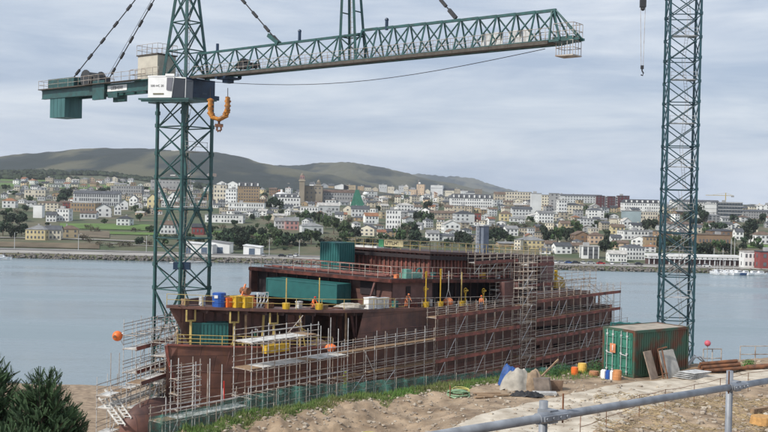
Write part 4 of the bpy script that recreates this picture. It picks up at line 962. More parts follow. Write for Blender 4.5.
# ---- level two house
V2 = -3.3; S2 = sh(430, 252, V2)[0]; R2 = sh(430, 251.5, V2)[1]; E2 = sh(553, 257, V2)[0]; vP2 = shs(345, 247, S2)[0]
bulk(S2+.7, vP2+.6, S2+.7, V2-.6, D2+.2, R2-.3, M_ship, 'upper_front_wall', .7, M_redbeam, .22)
bulk(S2+.7, V2-.6, E2-3.6, V2-.6, D2+.2, R2-.3, M_ship, 'upper_side_wall', .7, M_redbeam, .22)
b = MB().hexa([W(S2, vP2, R2-.28), W(S2, V2, R2-.28), W(E2, V2, R2-.28), W(E2, vP2, R2-.28)], [W(S2, vP2, R2), W(S2, V2, R2), W(E2, V2, R2), W(E2, vP2, R2)]); b.build('top_deck', M_ship2, ship)
b = MB().hexa([W(S2-.02, vP2+.3, R2-.95), W(S2+.12, vP2+.3, R2-.95), W(S2+.12, V2+.02, R2-.95), W(S2-.02, V2+.02, R2-.95)], [W(S2-.02, vP2+.3, R2-.5), W(S2+.12, vP2+.3, R2-.5), W(S2+.12, V2+.02, R2-.5), W(S2-.02, V2+.02, R2-.5)])
b.beam(W(S2+.1, V2-.05, R2-.75), W(E2-3.6, V2-.05, R2-.75), .12, .5); b.build('eaves_girder', M_in, ship)
MB().hexa([W(S2+.2, vP2+.2, R2), W(S2+.2, vP2+5.2, R2), W(S2+1.6, vP2+5.2, R2), W(S2+1.6, vP2+.2, R2)], [W(S2+.2, vP2+.2, R2+.25), W(S2+.2, vP2+5.2, R2+.25), W(S2+1.6, vP2+5.2, R2+.25), W(S2+1.6, vP2+.2, R2+.25)]).build('white_roof_panel', M_white, ship)
# aft corner block, plated
w0 = -1
MB().hexa([W(E2-3.6, V2+.2, w0), W(E2, V2+.2, w0), W(E2, V2-10, w0), W(E2-3.6, V2-10, w0)], [W(E2-3.6, V2+.2, R2-.05), W(E2, V2+.2, R2-.05), W(E2, V2-10, R2-.05), W(E2-3.6, V2-10, R2-.05)]).build('stair_trunk', M_rib, ship)
# ---- aft body with unplated openings
aw = [-13.0, -11.2, -10.7, -8.6, -8.0, -6.1, -5.5, -3.6, -3.0, -1.0, -.4, 1.2, 1.7]
holes = {1: .35, 3: .4, 5: .55, 7: .75, 9: .9}
ns = 14; sl_ = srange(SA, SB, ns); b = MB(); rnd = random.Random(5)
for i in range(len(aw)-1):
    for j in range(ns):
        s0, s1 = sl_[j], sl_[j+1]
        tp = 1.9-(s0-SA)*0.0
        cut = interp([(SB-7, 0), (SB, 3.2)], s1)
        if aw[i+1] > 1.9-cut+.6: continue
        if i in holes and rnd.random() < holes[i] and j > 0: continue
        if j == ns-1 and i in (7, 9): continue
        b.hexa([W(s0, 0, aw[i]), W(s1, 0, aw[i]), W(s1, -.15, aw[i]), W(s0, -.15, aw[i])], [W(s0, 0, aw[i+1]), W(s1, 0, aw[i+1]), W(s1, -.15, aw[i+1]), W(s0, -.15, aw[i+1])])
b.build('aft_plating', M_ship, ship)
b = MB()
for s in sl_: b.beam(W(s, -.35, -13), W(s, -.35, 1.2 if s < SB-3 else -.6), .12, .3, up=SV)
b.build('frame_rib', M_ship2, ship)
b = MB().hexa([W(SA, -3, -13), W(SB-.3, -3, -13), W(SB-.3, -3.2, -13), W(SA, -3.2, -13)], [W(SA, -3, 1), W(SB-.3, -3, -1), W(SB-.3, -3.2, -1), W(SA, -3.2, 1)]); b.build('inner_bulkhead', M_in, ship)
b = MB()
for w_ in (-10.7, -8.0, -5.5, -3.0, -.5): b.hexa([W(SA, -.2, w_-.12), W(SB-.2, -.2, w_-.12), W(SB-.2, -19.8, w_-.12), W(SA, -19.8, w_-.12)], [W(SA, -.2, w_), W(SB-.2, -.2, w_), W(SB-.2, -19.8, w_), W(SA, -19.8, w_)])
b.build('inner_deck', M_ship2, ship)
bulk(SB-.25, 0, SB-.25, -20, -9, -.5, M_redbeam, 'transom', 2)
b = MB()
for k, (ds, w_) in enumerate(((1.6, -3.2), (2.8, -5.2), (4.0, -7.6))):
    b.hexa([W(SB, -.4, w_-2.2), W(SB+ds, -.4, w_-2.2), W(SB+ds, -12, w_-2.2), W(SB, -12, w_-2.2)], [W(SB, -.4, w_), W(SB+ds*.7, -.4, w_), W(SB+ds*.7, -12, w_), W(SB, -12, w_)])
b.build('stern_skeg', M_redbeam, ship)
# ---- guard rails: parts of the ship
def rail(pts, h=1.1, m=M_yelrail, gap=2.0, r=.035, name='guard_rail', mids=(1, .5), parent=ship):
    pp = []; 
    for a, c in zip(pts, pts[1:]):
        n = max(1, round((c-a).length/gap))
        for i in range(n): pp.append(a.lerp(c, i/n))
    pp.append(pts[-1]); b = MB(); Z = Vector((0, 0, 1))
    for p in pp: b.tube([p, p+Z*h*1.02], r, 5)
    for k in mids:
        b.tube([p+Z*h*k for p in pp], r*.85, 5)
    return b.build(name, m, parent)
fr = [W(s, -10+hb(s, 0)-.1, 0) for s in s_bow[::3]]+[W(sh(395, 308, 0)[0], -.1, 0)]
rail(fr, m=M_yelrail); rail([epos(s, EW-.1) for s in sl_[2::3]], m=M_galv2)
rail([W(sh(395, 308, 0)[0]+.2, -.1, 0), W(SA-1, -.1, 0)], m=M_galv2, gap=2.4)
rail([W(s, -10+hb(s, -4)-.1, -4) for s in s_bow[1:18:2]], m=M_yelrail, mids=(1, .66, .33), r=.045); rail([W(s, -10-hb(s, -4)+.1, -4) for s in s_bow[1:14:2]], m=M_galv2, mids=(1, .5))
rail([W(S1-1.1, vPort-.2, D2+.25), W(S1-1.1, -1.3, D2+.25), W(SA, -1.3, D2+.25)], m=M_galv2, gap=1.9, mids=(1, .5), h=1.35)
rail([W(S1+2.2, vPort+4, D2+.25), W(S1+2.2, -2.5, D2+.25)], m=M_redbeam, gap=1.6, r=.06, mids=(1, .6), h=1.3)
rail([W(S2+.1, vP2+.1, R2), W(S2+.1, V2-.1, R2)], m=M_yelrail, gap=1.5, h=1.15); rail([W(S2+.1, V2-.1, R2), W(E2-.1, V2-.1, R2)], m=M_yelrail, gap=1.5, h=1.15); rail([W(E2-.1, V2-.1, R2), W(E2-.1, vP2, R2), W(S2+.1, vP2+.1, R2)], m=M_galv2, gap=1.9, h=1.15)
rail([W(SA+4, -.1, 1.7), W(SB-7.2, -.1, 1.7), W(SB-.2, -.1, -.9)], m=M_galv2, gap=2, h=1.2)
# pipes lying along the second deck edge
b = MB()
for k in range(5): b.tube([W(S1+.1+.4*k, vPort+1+k, D2+.45+.1*(k % 2)), W(S1+.2+.4*k, -3, D2+.45+.12*(k % 2))], .1, 6)
for k in range(4): b.tube([W(S1+6+2*k, -1.8-.2*k, D2+.5), W(SA-5+k, -1.8-.2*k, D2+.55)], .11, 6)
b.build('deck_pipe', M_redbeam, ship)
# keel blocks
for i in range(12):
    s = lerp(-12, SB-4, i/11); p = W(s, -3, -13.5); g_ = gz(p.x, p.y)
    o = MB().box((p.x, p.y, (p.z+g_)/2-.1), (1.2, 1.6, max(.4, p.z-g_+.2)), SU, SV).build('keel_block', M_wood, origin=(p.x, p.y, g_)); tag(o, f'{ordn[i] if i < 10 else ("eleventh", "twelfth")[i-10]} timber block from the bow under the ship', 'block', 'keel blocks under the ship')
Z_ = Vector((0, 0, 1))
# ---------------------------------------------------------------- things standing on the ship
def on(px, py, w, ins=.75):
    if px < 370: s = edge_s(px, 0, ins); return W(s, -10+hb(s, 0)-ins, w)
    return W(sh(px, py, -ins)[0], -ins, w)
def container(name, label, c, L_, Wd, H_, ux, m_l, m_r, cat='container', group=None, ribs=0.28, corner=True):
    ux = Vector(ux).normalized(); uy = Vector((-ux.y, ux.x, 0)); t = thing(name, label, cat, c, group); c = Vector(c); z = Vector((0, 0, 1))
    MB().box(c+z*(H_/2), (L_-.1, Wd-.1, H_-.12), ux, uy).build('body', m_l, t)
    for s in (-1, 1):
        b = MB(); n = int(L_/ribs/2); nm_ = 'corrugation' if s < 0 else 'rear_corrugation'
        for i in range(n): b.box(c+z*(H_/2)+ux*((i+.5)/n-.5)*(L_-.4)+uy*s*(Wd/2-.03), (L_/n*.5, .08, H_-.4), ux, uy)
        b.build(nm_, m_r if s < 0 else m_l, t)
        b = MB(); n = max(2, int(Wd/ribs/2))
        for i in range(n): b.box(c+z*(H_/2)+uy*((i+.5)/n-.5)*(Wd-.4)+ux*s*(L_/2-.03), (.08, Wd/n*.5, H_-.4), ux, uy)
        b.build('end_corrugation', m_l, t)
    b = MB()
    for sx in (-1, 1):
        for sy in (-1, 1): b.box(c+z*(H_/2)+ux*sx*(L_/2-.06)+uy*sy*(Wd/2-.06), (.14, .14, H_), ux, uy)
        for zz in (.08, H_-.08):
            b.box(c+z*zz+ux*sx*(L_/2-.06), (.14, Wd-.28, .16), ux, uy); b.box(c+z*zz+uy*sx*(Wd/2-.06), (L_-.28, .14, .16), ux, uy)
    b.build('frame', m_l, t); return t
# teal workshop on the fore deck, in front of the level one house
v0 = shs(276, 290, S1-2.2)[0]; v1 = shs(337, 292, S1-2.2)[0]
container('workshop_container', 'long teal workshop container on the fore deck below the second deck edge', W(S1-1.0-.9, (v0+v1)/2, 0), abs(v1-v0)+1.6, 2.4, 2.2, SV, M_cteal, M_cteal, ribs=3)
v0 = shs(322, 262, S2-2)[0]; v1 = shs(353, 262, S2-2)[0]
container('workshop_container', 'upright teal ribbed cabin on the second deck at the left of the upper house', W(S2-3.0, (v0+v1)/2+.9, D2+.25), 2.8, 3.3, 3.7, SU, M_cteal, M_cteal, ribs=.22)
p = on(200, 343, -4.0)
container('workshop_container', 'green ribbed container standing under the fore deck at the bow', W(edge_s(209, -4, 1.5), -10+hb(edge_s(209, -4, 1.5), -4)-1.5, -4), 3.7, 1.3, 2.35, flat(epos(edge_s(228, -4, 0), 0, -4)-epos(edge_s(192, -4, 0), 0, -4)), M_cteal, M_cteal, ribs=.2)
def drum(name, label, cat, p, r, h, m, group=None, capm=None):
    t = thing(name, label, cat, p, group); z = Vector((0, 0, 1)); MB().tube([p, p+z*h*.33, p+z*h*.34, p+z*h*.36, p+z*h*.66, p+z*h*.67, p+z*h*.69, p+z*h], [r, r, r*1.06, r, r, r*1.06, r, r], 14).build('barrel', m, t)
    MB().tube([p+z*h, p+z*(h+.06)], r*.92, 14).build('lid', capm or m, t); return t
def crate(label, c, dx, dy, h, ux, m, group=None, name='crate', cat='crate'):
    ux = Vector(ux).normalized(); uy = Vector((-ux.y, ux.x, 0)); c = Vector(c); z = Vector((0, 0, 1)); t = thing(name, label, cat, c, group)
    MB().box(c+z*h/2, (dx, dy, h*.96), ux, uy).build('box', m, t); b = MB()
    for s in (-1, 1):
        b.box(c+z*h*.97+uy*s*dy*.5, (dx+.08, .08, .1), ux, uy); b.box(c+z*h*.97+ux*s*dx*.5, (.08, dy-.09, .1), ux, uy); b.box(c+z*.08+uy*s*dy*.5, (dx+.06, .06, .1), ux, uy)
        for k in (-.3, 0, .3): b.box(c+z*h*.5+uy*s*(dy*.5+.01)+ux*k*dx, (.07, .06, h*.8), ux, uy)
    b.build('rim', m, t); return t
drum('storage_tank', 'blue plastic tank on the fore deck left of the yellow crates', 'tank', on(219, 301.2, 0), .68, 1.35, M_bluep)
MB().box(on(217, 301.2, 0)+Vector((0, -.68, 1.05)), (.35, .03, .3)).build('paper_label', M_white, bpy.data.objects['storage_tank'])
crate('orange box between the blue tank and the yellow crates', on(228, 301.5, 0), .9, .8, .95, SU, M_orange)
crate('left yellow crate on the fore deck beside the orange box', on(237, 302, 0), 1.1, .9, 1.15, SU, M_yel, 'yellow crates on the fore deck'); crate('right yellow crate on the fore deck beside the folding gate', on(246, 302, 0), 1.1, .9, 1.1, SU, M_yel, 'yellow crates on the fore deck')
# orange gear heap behind the crates
t = thing('winch', 'orange and black winch standing behind the right yellow crate', 'winch', on(246, 300, 0)+SU*.6-SV*.8); p = WP[t.name]; 
MB().box(p+Vector((0, 0, .9)), (1.6, 1.0, .5), SU, SV).box(p+Vector((0, 0, .35)), (1.9, 1.2, .7), SU, SV).build('frame', M_orange2, t); MB().tube([p+SV*.5+Vector((0, 0, 1.6)), p-SV*.5+Vector((0, 0, 1.6))], .38, 10).build('drum', M_rust, t); MB().beam(p+Vector((0, 0, 1.1))-SU*.5, p+Vector((0, 0, 2.3)), .14).build('arm', M_orange2, t)
# white folding gate
p = on(257, 303, 0); b = MB(); q = SU
for k in (0, .5, 1.0, 1.5): b.beam(p+q*k, p+q*k+Vector((0, 0, 1.5)), .08)
for k in (0, .5, 1.0):
    b.beam(p+q*k+Vector((0, 0, .1)), p+q*(k+.5)+Vector((0, 0, .8)), .07); b.beam(p+q*k+Vector((0, 0, 1.5)), p+q*(k+.5)+Vector((0, 0, .8)), .07)
b.beam(p+Vector((0, 0, 1.5)), p+q*1.5+Vector((0, 0, 1.5)), .08); tag(b.build('folding_gate', M_white, origin=p), 'small white folding gate at the left end of the teal workshop', 'gate')
# yellow posts in buckets along the deck edge
def bpost(px, py, hpx, label, w=0.0, top=None):
    p = on(px, py, w, .35); h = hpx*p.y/1000; z = Vector((0, 0, 1)); t = thing('bucket_post', label, 'post', p, 'yellow posts standing in buckets on the ship deck')
    MB().tube([p, p+z*.62], [.36, .42], 12).build('bucket', M_yel, t); MB().tube([p+z*.5, p+z*h], .065, 8).build('post', M_yelrail if top is None else M_yel, t)
    if top: MB().beam(p+z*(h-.7)-SU*.13, p+z*h-SU*.13, .08).beam(p+z*(h-.7)+SU*.13, p+z*h+SU*.13, .08).beam(p+z*(h-.7)-SU*.13, p+z*(h-.7)+SU*.13, .08).build('fork', M_yel, t)
bpost(286, 304, 31, 'yellow bucket post in front of the middle of the teal workshop'); bpost(319, 305.5, 32, 'yellow bucket post in front of the right end of the teal workshop')
bpost(425.5, 310, 36, 'yellow bucket post right of the orange-clad worker', top=1); bpost(440, 310.5, 38, 'yellow bucket post left of the round orange bag', top=1); bpost(461, 311, 34, 'yellow bucket post right of the round orange bag')
# yellow ring head stands
for i, (px, py, hp, lab) in enumerate(((429, 308.5, 20, 'yellow stand with ring-shaped head left of the orange bag'), (469, 309, 17, 'yellow stand with ring-shaped head beside the right bucket post'), (487, 309, 16, 'yellow stand with ring head near the helmeted worker'))):
    p = on(px, py, 0)-SV*.6; h = hp*p.y/1000; z = Vector((0, 0, 1)); t = thing('ring_stand', lab, 'stand', p, 'yellow ring stands on the ship deck')
    MB().tube([p, p+z*(h-.5)], .11, 8).box(p+z*.06, (.7, .7, .12), SU, SV).build('post', M_yel, t)
    MB().tube([p+z*(h-.3)+SU*math.cos(a)*.30+z*math.sin(a)*.30 for a in [k*math.pi/6 for k in range(13)]], .06, 6, False).build('ring', M_yel, t); MB().box(p+z*(h-.3)+SV*.1, (.8, .16, .16), SU, SV).build('clamp', M_yel, t)
# orange bag hanging by its straps
p = on(448, 309.5, 0); t = thing('big_bag', 'round orange sling bag on the deck edge between two bucket posts', 'bag', p); MB().ball(p+Vector((0, 0, .5)), (.62, .55, .55), 12, 8, .06).build('bag', M_orange2, t); b = MB()
for s in (-1, 1): b.tube([p+SU*s*.5+Vector((0, 0, .9)), p+Vector((0, 0, 2.1))], .035, 5)
b.tube([p+Vector((0, 0, 2.1)), p+Vector((0, 0, 4.2))], .05, 5); b.build('strap', M_galv, t)
# grey and white plate crates
crate('white panelled box on the deck edge left of the grey plates', on(370, 307.5, 0), 1.3, .7, 1.25, SU, M_white); crate('grey plate stack on the deck edge left of the orange worker', on(380.5, 307.8, 0), 2.0, .7, 1.15, SU, M_galv)
# folded tarp heap
p = on(354, 305, 0)-SV*.5; tag(MB().ball(p+Vector((0, 0, .2)), (1.7, .8, .42), 14, 6, .18).build('tarp_heap', M_tarp, origin=p), 'crumpled pale tarp lying on deck left of the white panelled box', 'tarp')
# light green machine on second deck
p = W(sh(411, 277, -2.3)[0], -2.3, D2+.25); t = thing('generator', 'pale green machine on the second deck above the doorway', 'machine', p)
MB().box(p+Vector((0, 0, .35)), (3.0, 1.0, .6), SU, SV).box(p-SU*.9+Vector((0, 0, .75)), (.9, .8, .7), SU, SV).build('body', mat('pale_green_paint', (0.16, 0.36, 0.30), .5), t)
MB().tube([p+SU*(1.5+.55*math.cos(a))+Vector((0, 0, .55+.55*math.sin(a))) for a in [k*math.pi/8 for k in range(17)]], .09, 6, False).build('hose_reel', M_cteal, t)
# pale yellow board with lettering on the roof rail
v0 = shs(384.5, 246, S2)[0]; v1 = shs(403.5, 246, S2)[0]; t = thing('sign_board', 'pale yellow board with dark worn letters on the top deck rail', 'sign', W(S2-.05, (v0+v1)/2, R2))
MB().hexa([W(S2-.1, v0, R2+.35), W(S2-.02, v0, R2+.35), W(S2-.02, v1, R2+.35), W(S2-.1, v1, R2+.35)], [W(S2-.1, v0, R2+1.1), W(S2-.02, v0, R2+1.1), W(S2-.02, v1, R2+1.1), W(S2-.1, v1, R2+1.1)]).build('board', mat('sign_cream', (0.55, 0.47, 0.27), .6), t)
def text(body, size, loc, ux, m, parent, name='lettering', ext=0.01):
    cu = bpy.data.curves.new(name, 'FONT'); cu.body = body; cu.size = size; cu.extrude = ext; cu.align_x = 'CENTER'; cu.align_y = 'CENTER'
    tmp = bpy.data.objects.new('tmp', cu); C.objects.link(tmp); bpy.context.view_layer.update()
    me = bpy.data.meshes.new_from_object(tmp.evaluated_get(bpy.context.evaluated_depsgraph_get())); bpy.data.objects.remove(tmp); me.materials.clear(); me.materials.append(m)
    ux = Vector(ux).normalized(); uz = Vector((0, 0, 1)); uy = ux.cross(uz)*-1
    M = Matrix((ux, uz, ux.cross(uz))).transposed()
    for v in me.vertices: v.co = M @ v.co
    o = bpy.data.objects.new(name, me); C.objects.link(o); o.parent = parent; o.location = Vector(loc)-WP[parent.name]; return o
M_letter = mat('dark_lettering', (0.05, 0.045, 0.04), .7)
b = MB(); rnd = random.Random(3)
for k in range(6):
    vv = lerp(v0+.35, v1-.9, k/5); b.box(W(S2-.12, vv-.1, R2+.74), (.02, .07, .42), SU, SV); b.box(W(S2-.12, vv+.08, R2+.74+rnd.choice((-.17, 0, .17))), (.02, .26, .08), SU, SV)
b.build('worn_lettering', M_letter, t)
# green sheet at rail
v2 = shs(379, 246, S2)[0]; tag(MB().hexa([W(S2-.1, v2, R2+.2), W(S2-.02, v2, R2+.2), W(S2-.02, v0-.1, R2+.2), W(S2-.1, v0-.1, R2+.2)], [W(S2-.1, v2, R2+1.15), W(S2-.02, v2, R2+1.15), W(S2-.02, v0-.1, R2+1.15), W(S2-.1, v0-.1, R2+1.15)]).build('green_panel', mat('light_green_sheet', (.06, .25, .12), .7)), 'small green sheet tied to the top deck rail left of the letter board', 'sheet')
# grey trunk tower on top deck
sT = sh(480, 244, -9)[0]; p = W(sT, -9, R2); t = thing('ventilation_trunk', 'tall grey steel trunk with a ladder standing on the top deck', 'trunk', p); hT = (sh(480, 223, -9)[1]-R2); M_trk = mat('trunk_blue_grey', (0.17, 0.20, 0.25), .6, .25, 1)
MB().box(p+Vector((0, 0, hT*.46))+SU*.5, (1.3, 1.3, hT*.92), SU, SV).build('casing', M_trk, t); MB().box(p+Vector((0, 0, hT*.92))+SU*.6, (1.9, 1.6, .16), SU, SV).build('cap', M_galv, t)
b = MB()
for s in (-.9, -.45): b.beam(p+SU*s, p+SU*s+Vector((0, 0, hT)), .09)
for i in range(9): b.beam(p-SU*.9+Vector((0, 0, hT*i/9)), p-SU*.45+Vector((0, 0, hT*i/9)), .06); 
for i in range(4): b.beam(p-SU*.9+Vector((0, 0, hT*i/4)), p+Vector((0, 0, hT*(i+1)/4)), .06)
b.build('ladder', M_galv, t)
# yellow machine behind the stair trunk
p = W(E2+3.0, -4.5, 1.7); t = thing('yellow_crane_base', 'yellow machinery on the aft deck right of the stair trunk', 'machinery', p)
MB().box(p+Vector((0, 0, .6)), (2.6, 1.6, 1.2), SU, SV).build('base', M_yel, t); MB().tube([p, p+Vector((0, 0, 2.6))], .25, 8).beam(p+Vector((0, 0, 2.2))-SU*1.2, p+Vector((0, 0, 1.3))+SU*2, .25).build('arm', M_yel, t)
MB().hexa([W(E2, -2, -.45), W(SB-6, -2, -.45), W(SB-6, -16, -.45), W(E2, -16, -.45)], [W(E2, -2, 1.65), W(SB-6, -2, 1.65), W(SB-6, -16, 1.65), W(E2, -16, 1.65)]).build('aft_deckhouse', M_ship2, ship)
# yellow lattice at the bow mooring deck, white post
b = MB()
for i in range(5):
    p = W(edge_s(198+11*i, -4, .7), -10+hb(edge_s(198+11*i, -4, .7), -4)-.7, -4); b.beam(p, p+SU*.5+Vector((0, 0, 1)), .1); b.beam(p+SU*1.0, p+SU*.5+Vector((0, 0, 1)), .1)
tag(b.build('trestle', M_yelrail, origin=W(-14, -6, -4)), 'row of yellow trestles behind the bow rail below the green container', 'trestle')
# clutter on the decks
rnd = random.Random(21)
for i, (px, py, L_, mm, lab) in enumerate(((300, 305, 6, M_galv2, 'grey hose lying in front of the teal workshop between the posts'), (335, 306, 4, M_rust, 'brown hose curling left of the pale tarp'), (395, 308.5, 4, M_yelrail, 'yellow hose looping right of the grey plates'), (455, 309.5, 5, M_galv, 'pale hose looping behind the orange bag'), (200, 301.5, 5, M_black, 'black cable along the bow tip deck edge'), (478, 308, 4, M_orange2, 'orange hose near the ring stand and scaffold'))):
    p = on(px, py, 0); b = MB(); pts = []
    for k in range(24):
        a = k*.5; pts.append(p+SU*(L_*(k/24-.5)+.35*math.cos(a))-SV*(.5+.4*math.sin(a)+.2*rnd.random())+Z_*.06)
    tag(b.tube(pts, .045, 5).build('hose', mm, origin=p), lab, 'hose')
for i, (px, py, sx, sy, sz, mm, lab) in enumerate(((272, 303.5, .8, .6, .5, M_rust, 'small rusty box left of the first bucket post'), (302, 304.5, .5, .5, .75, M_galv, 'small grey box between the two bucket posts'), (326, 306, .9, .6, .4, M_wood, 'wooden box right of the second bucket post'), (398, 308.3, .5, .5, .7, M_cteal, 'small teal box right of the grey plate stack'), (417, 309.5, .6, .5, .5, M_redbeam, 'red-brown box between the stooping worker and the yellow post'), (433, 309.8, .4, .4, .8, M_galv, 'narrow grey box between two yellow posts'), (455, 310, .5, .5, .5, M_galv2, 'small pale box right of the orange bag'), (188, 300.5, .6, .5, .6, M_wood, 'wooden box at the bow tip behind the rail'), (205, 301, .5, .4, .9, M_galv, 'upright grey box left of the blue tank'))):
    crate(lab, on(px, py, 0)-SV*.45, sx, sy, sz, SU, mm)
for i in range(7):
    s = lerp(S1+1, SA-4, i/6); p = W(s, -2.2, D2+.26); crate(f'{ordn[i]} small box from the bow along the second deck edge', p, .5+.3*(i % 2), .4, .4+.15*(i % 3), SU, (M_orange2, M_galv, M_cteal, M_wood, M_redbeam, M_yel, M_galv)[i], 'boxes along the second deck edge')
# sagging hose under fore deck
b = MB(); a_, c_ = W(sh(262, 328, -.6)[0], -2, -3.0), W(sh(303, 310, -.4)[0], -.4, -.4)
b.tube([a_.lerp(c_, k/10)-Vector((0, 0, 1.2*math.sin(math.pi*k/10))) for k in range(11)], .05, 5); tag(b.build('hose', M_galv2, origin=a_), 'grey hose sagging under the fore deck beside the yellow ladder frame', 'hose')
# ---------------------------------------------------------------- scaffolding
Z = Vector((0, 0, 1))
def scaffold(label, p0, d, n, bay, wid, zs, zb, zt, decks, deckm=M_plank, edgem=None, brace=(), nrm=None, plankw=None, skip=(), stag=0, jit=.0, railz=(.5, 1.0), group='tube scaffolding around the ship', rnd=None, r=.042, pale=.65):
    """p0 world xy of the first inner standard, d unit direction, zs levels (absolute), zb base function, zt top"""
    d = Vector(d).normalized(); nrm = Vector(nrm) if nrm else Vector((d.y, -d.x, 0)); rnd = rnd or random.Random(len(label))
    p0 = Vector((p0[0], p0[1], 0)); t = thing('scaffold', label, 'scaffold', p0+Z*zb(p0), group)
    row = lambda i, k: p0+d*bay*i+nrm*wid*k
    for k in (0, 1):
        for i in range(n+1):
            q = row(i, k); top = (zt(i) if callable(zt) else zt)+rnd.uniform(-.1, .5+jit)
            MB().tube([q+Z*zb(q), q+Z*top], r, 5).build('standard', M_galv if rnd.random() < pale else M_galv2, t)
    for li, z in enumerate(zs):
        sk = [i for i in range(n) if (li, i) not in skip]
        if not sk: continue
        i0, i1 = min(sk), max(sk)+1
        for k in (0, 1): MB().tube([row(i0, k)-d*.15+Z*(z-.1), row(i1, k)+d*.15+Z*(z-.1)], r, 5).build('ledger', M_galv2, t)
        for rz in railz: MB().tube([row(i0, 0)-d*.15+Z*(z+rz), row(i1, 0)+d*.15+Z*(z+rz)], r*.9, 5).build('guard_rail', M_galv2, t); MB().tube([row(i0, 1)-d*.15+Z*(z+rz), row(i1, 1)+d*.15+Z*(z+rz)], r*.9, 5).build('guard_rail', M_galv if rnd.random() < pale else M_galv2, t)
        for i in range(i0, i1+1): MB().tube([row(i, -.08)+Z*(z-.05), row(i, 1.08)+Z*(z-.05)], r, 5).build('transom', M_galv2, t)
        if li in decks:
            for i in range(i0, i1):
                if rnd.random() < .04: continue
                a = row(i, .06)+d*.03; c = row(i+1, .06)-d*.03; e = nrm*wid*.88
                MB().hexa([a+Z*(z+.0), c+Z*z, c+e+Z*z, a+e+Z*z], [a+Z*(z+.07), c+Z*(z+.07), c+e+Z*(z+.07), a+e+Z*(z+.07)]).build('deck_plank', deckm if rnd.random() < .85 else M_wood, t)
            if edgem:
                MB().beam(row(i0, 1)+nrm*.07+Z*(z+.03), row(i1, 1)+nrm*.07+Z*(z+.03), .06, .40).build('edge_beam', edgem, t)
    for (i, l0, di) in brace:
        if l0+1 <= len(zs)-1: MB().tube([row(i, 1)+nrm*.05+Z*zs[l0], row(i+di, 1)+nrm*.05+Z*zs[l0+1]], r, 5).build('diagonal_brace', M_galv, t)
    return t
LV = [CZ-20.7, CZ-18.2, CZ-15.65, CZ-13.2]
gb = lambda q: gz(q.x, q.y)
XY = lambda s, v: (SO+SU*s+SV*v)
sA0 = sh(336, 360, 1.0)[0]; sA1 = sh(430, 340, 1.0)[0]; sA2 = sh(516, 330, 1.0)[0]; sA3 = SB-.6
def seg(s0, s1, bay): n = max(1, round((s1-s0)/bay)); return n, (s1-s0-.25)/n
n, by = seg(sA0, sA1, 1.7)
scaffold('silver tube scaffold against the plated side between the near platform and midships', XY(sA0, .55), SU, n, by, 1.2, [CZ-19.6]+LV[1:3], gb, CZ-14.4, (0, 1, 2), M_wood, None, [(1, 0, 1), (3, 1, -1), (4, 0, 1)], SV, r=.038, pale=.5)
n, by = seg(sA1, sA2, 1.9)
scaffold('midships tube scaffold with red-edged decks left of the stair tower', XY(sA1, .55), SU, n, by, 1.2, [CZ-23.1]+LV, gb, CZ-12.0, (1, 2, 3, 4), M_wood, M_redbeam, [(0, 1, 1), (1, 2, 1), (2, 3, 1), (4, 1, 1), (5, 2, 1), (6, 3, 1), (7, 1, 1), (3, 0, 1), (6, 0, 1)], SV, r=.036, pale=.25)
sS = sh(531, 330, 1.0)[0]
n, by = seg(sA2, sS, 1.25)
lv = [CZ-23.1+.0]+[z for z in srange(CZ-20.7, CZ-7.6, 12)]
scaffold('tall narrow stair tower scaffold rising up to the top deck', XY(sA2, .55), SU, n, by, 1.3, lv, gb, CZ-6.8, tuple(range(0, 12, 2)), M_galv2, None, [(0, i, n if False else 1) for i in range(0, 12, 2)]+[(1, i, 1) for i in range(1, 12, 2)], SV, r=.034, pale=.1)
n, by = seg(sS, sA3, 1.9)
lvA = [z+.45 for z in [CZ-25.6, CZ-23.1]+LV]
scaffold('long stern tube scaffold with red-edged decks right of the stair tower', XY(sS, .55), SU, n, by, 1.2, lvA, gb, lambda i: CZ-11.6, (1, 2, 3, 4, 5), M_wood, M_redbeam, [(i, (i*2) % 5, 1) for i in range(0, n-1, 1)]+[(i, (i*2+3) % 5, 1) for i in range(1, n-1, 2)], SV, r=.036, pale=.2)
# short return scaffold at the stern
scaffold('small scaffold around the stern corner left of the green container', XY(sA3+.4, .5), SU, 1, 1.9, 1.2, lvA[:4], gb, lambda i: CZ-15.2-1.8*i, (1, 2, 3), M_wood, M_redbeam, [(0, 1, 1)], SV)
# upper scaffold over the aft block side
s0 = sh(555, 285, .4)[0]; n, by = seg(s0, sA3-3, 2.3)
# near platform scaffold
sN0 = sh(238, 370, 1.0)[0]; n, by = seg(sN0, sA0, 1.55)
scaffold('wide silver scaffold with long bright decks in front of the bow opening', XY(sN0, .4), SU, n, by, 2.4, LV, gb, lambda i: CZ-12.6+(.6 if i % 3 == 0 else -.2), (0, 2, 3), M_plank, None, [], SV, skip={(3, n-1), (3, n-2), (3, n-3)}, railz=(.5, 1.0))
# low forward platform at the stem
sL0 = sh(158, 405, 3.2)[0]; sL1 = sh(246, 390, 3.2)[0]; n, by = seg(sL0, sL1, 1.75)
scaffold('low scaffold with grey platforms beside the stem of the bow', XY(sL0, 2.2), SU, n, by, 1.6, [CZ-21.4, CZ-18.6], gb, lambda i: CZ-17.4 if i not in (2, 3, 4) else CZ-14.6, (0, 1), M_plank, None, [(0, 0, 1), (3, 0, 1)], SV)
sM0 = sh(173, 380, 1.5)[0]; sM1 = sh(197, 380, 1.5)[0]; n, by = seg(sM0, sM1, 2.1)
scaffold('slim three-level tube tower right beside the stem', XY(sM0, 1.2), SU, n, by, 1.0, [CZ-18.2, CZ-16.9, CZ-15.6], gb, CZ-14.0, (), M_plank, None, [], SV)
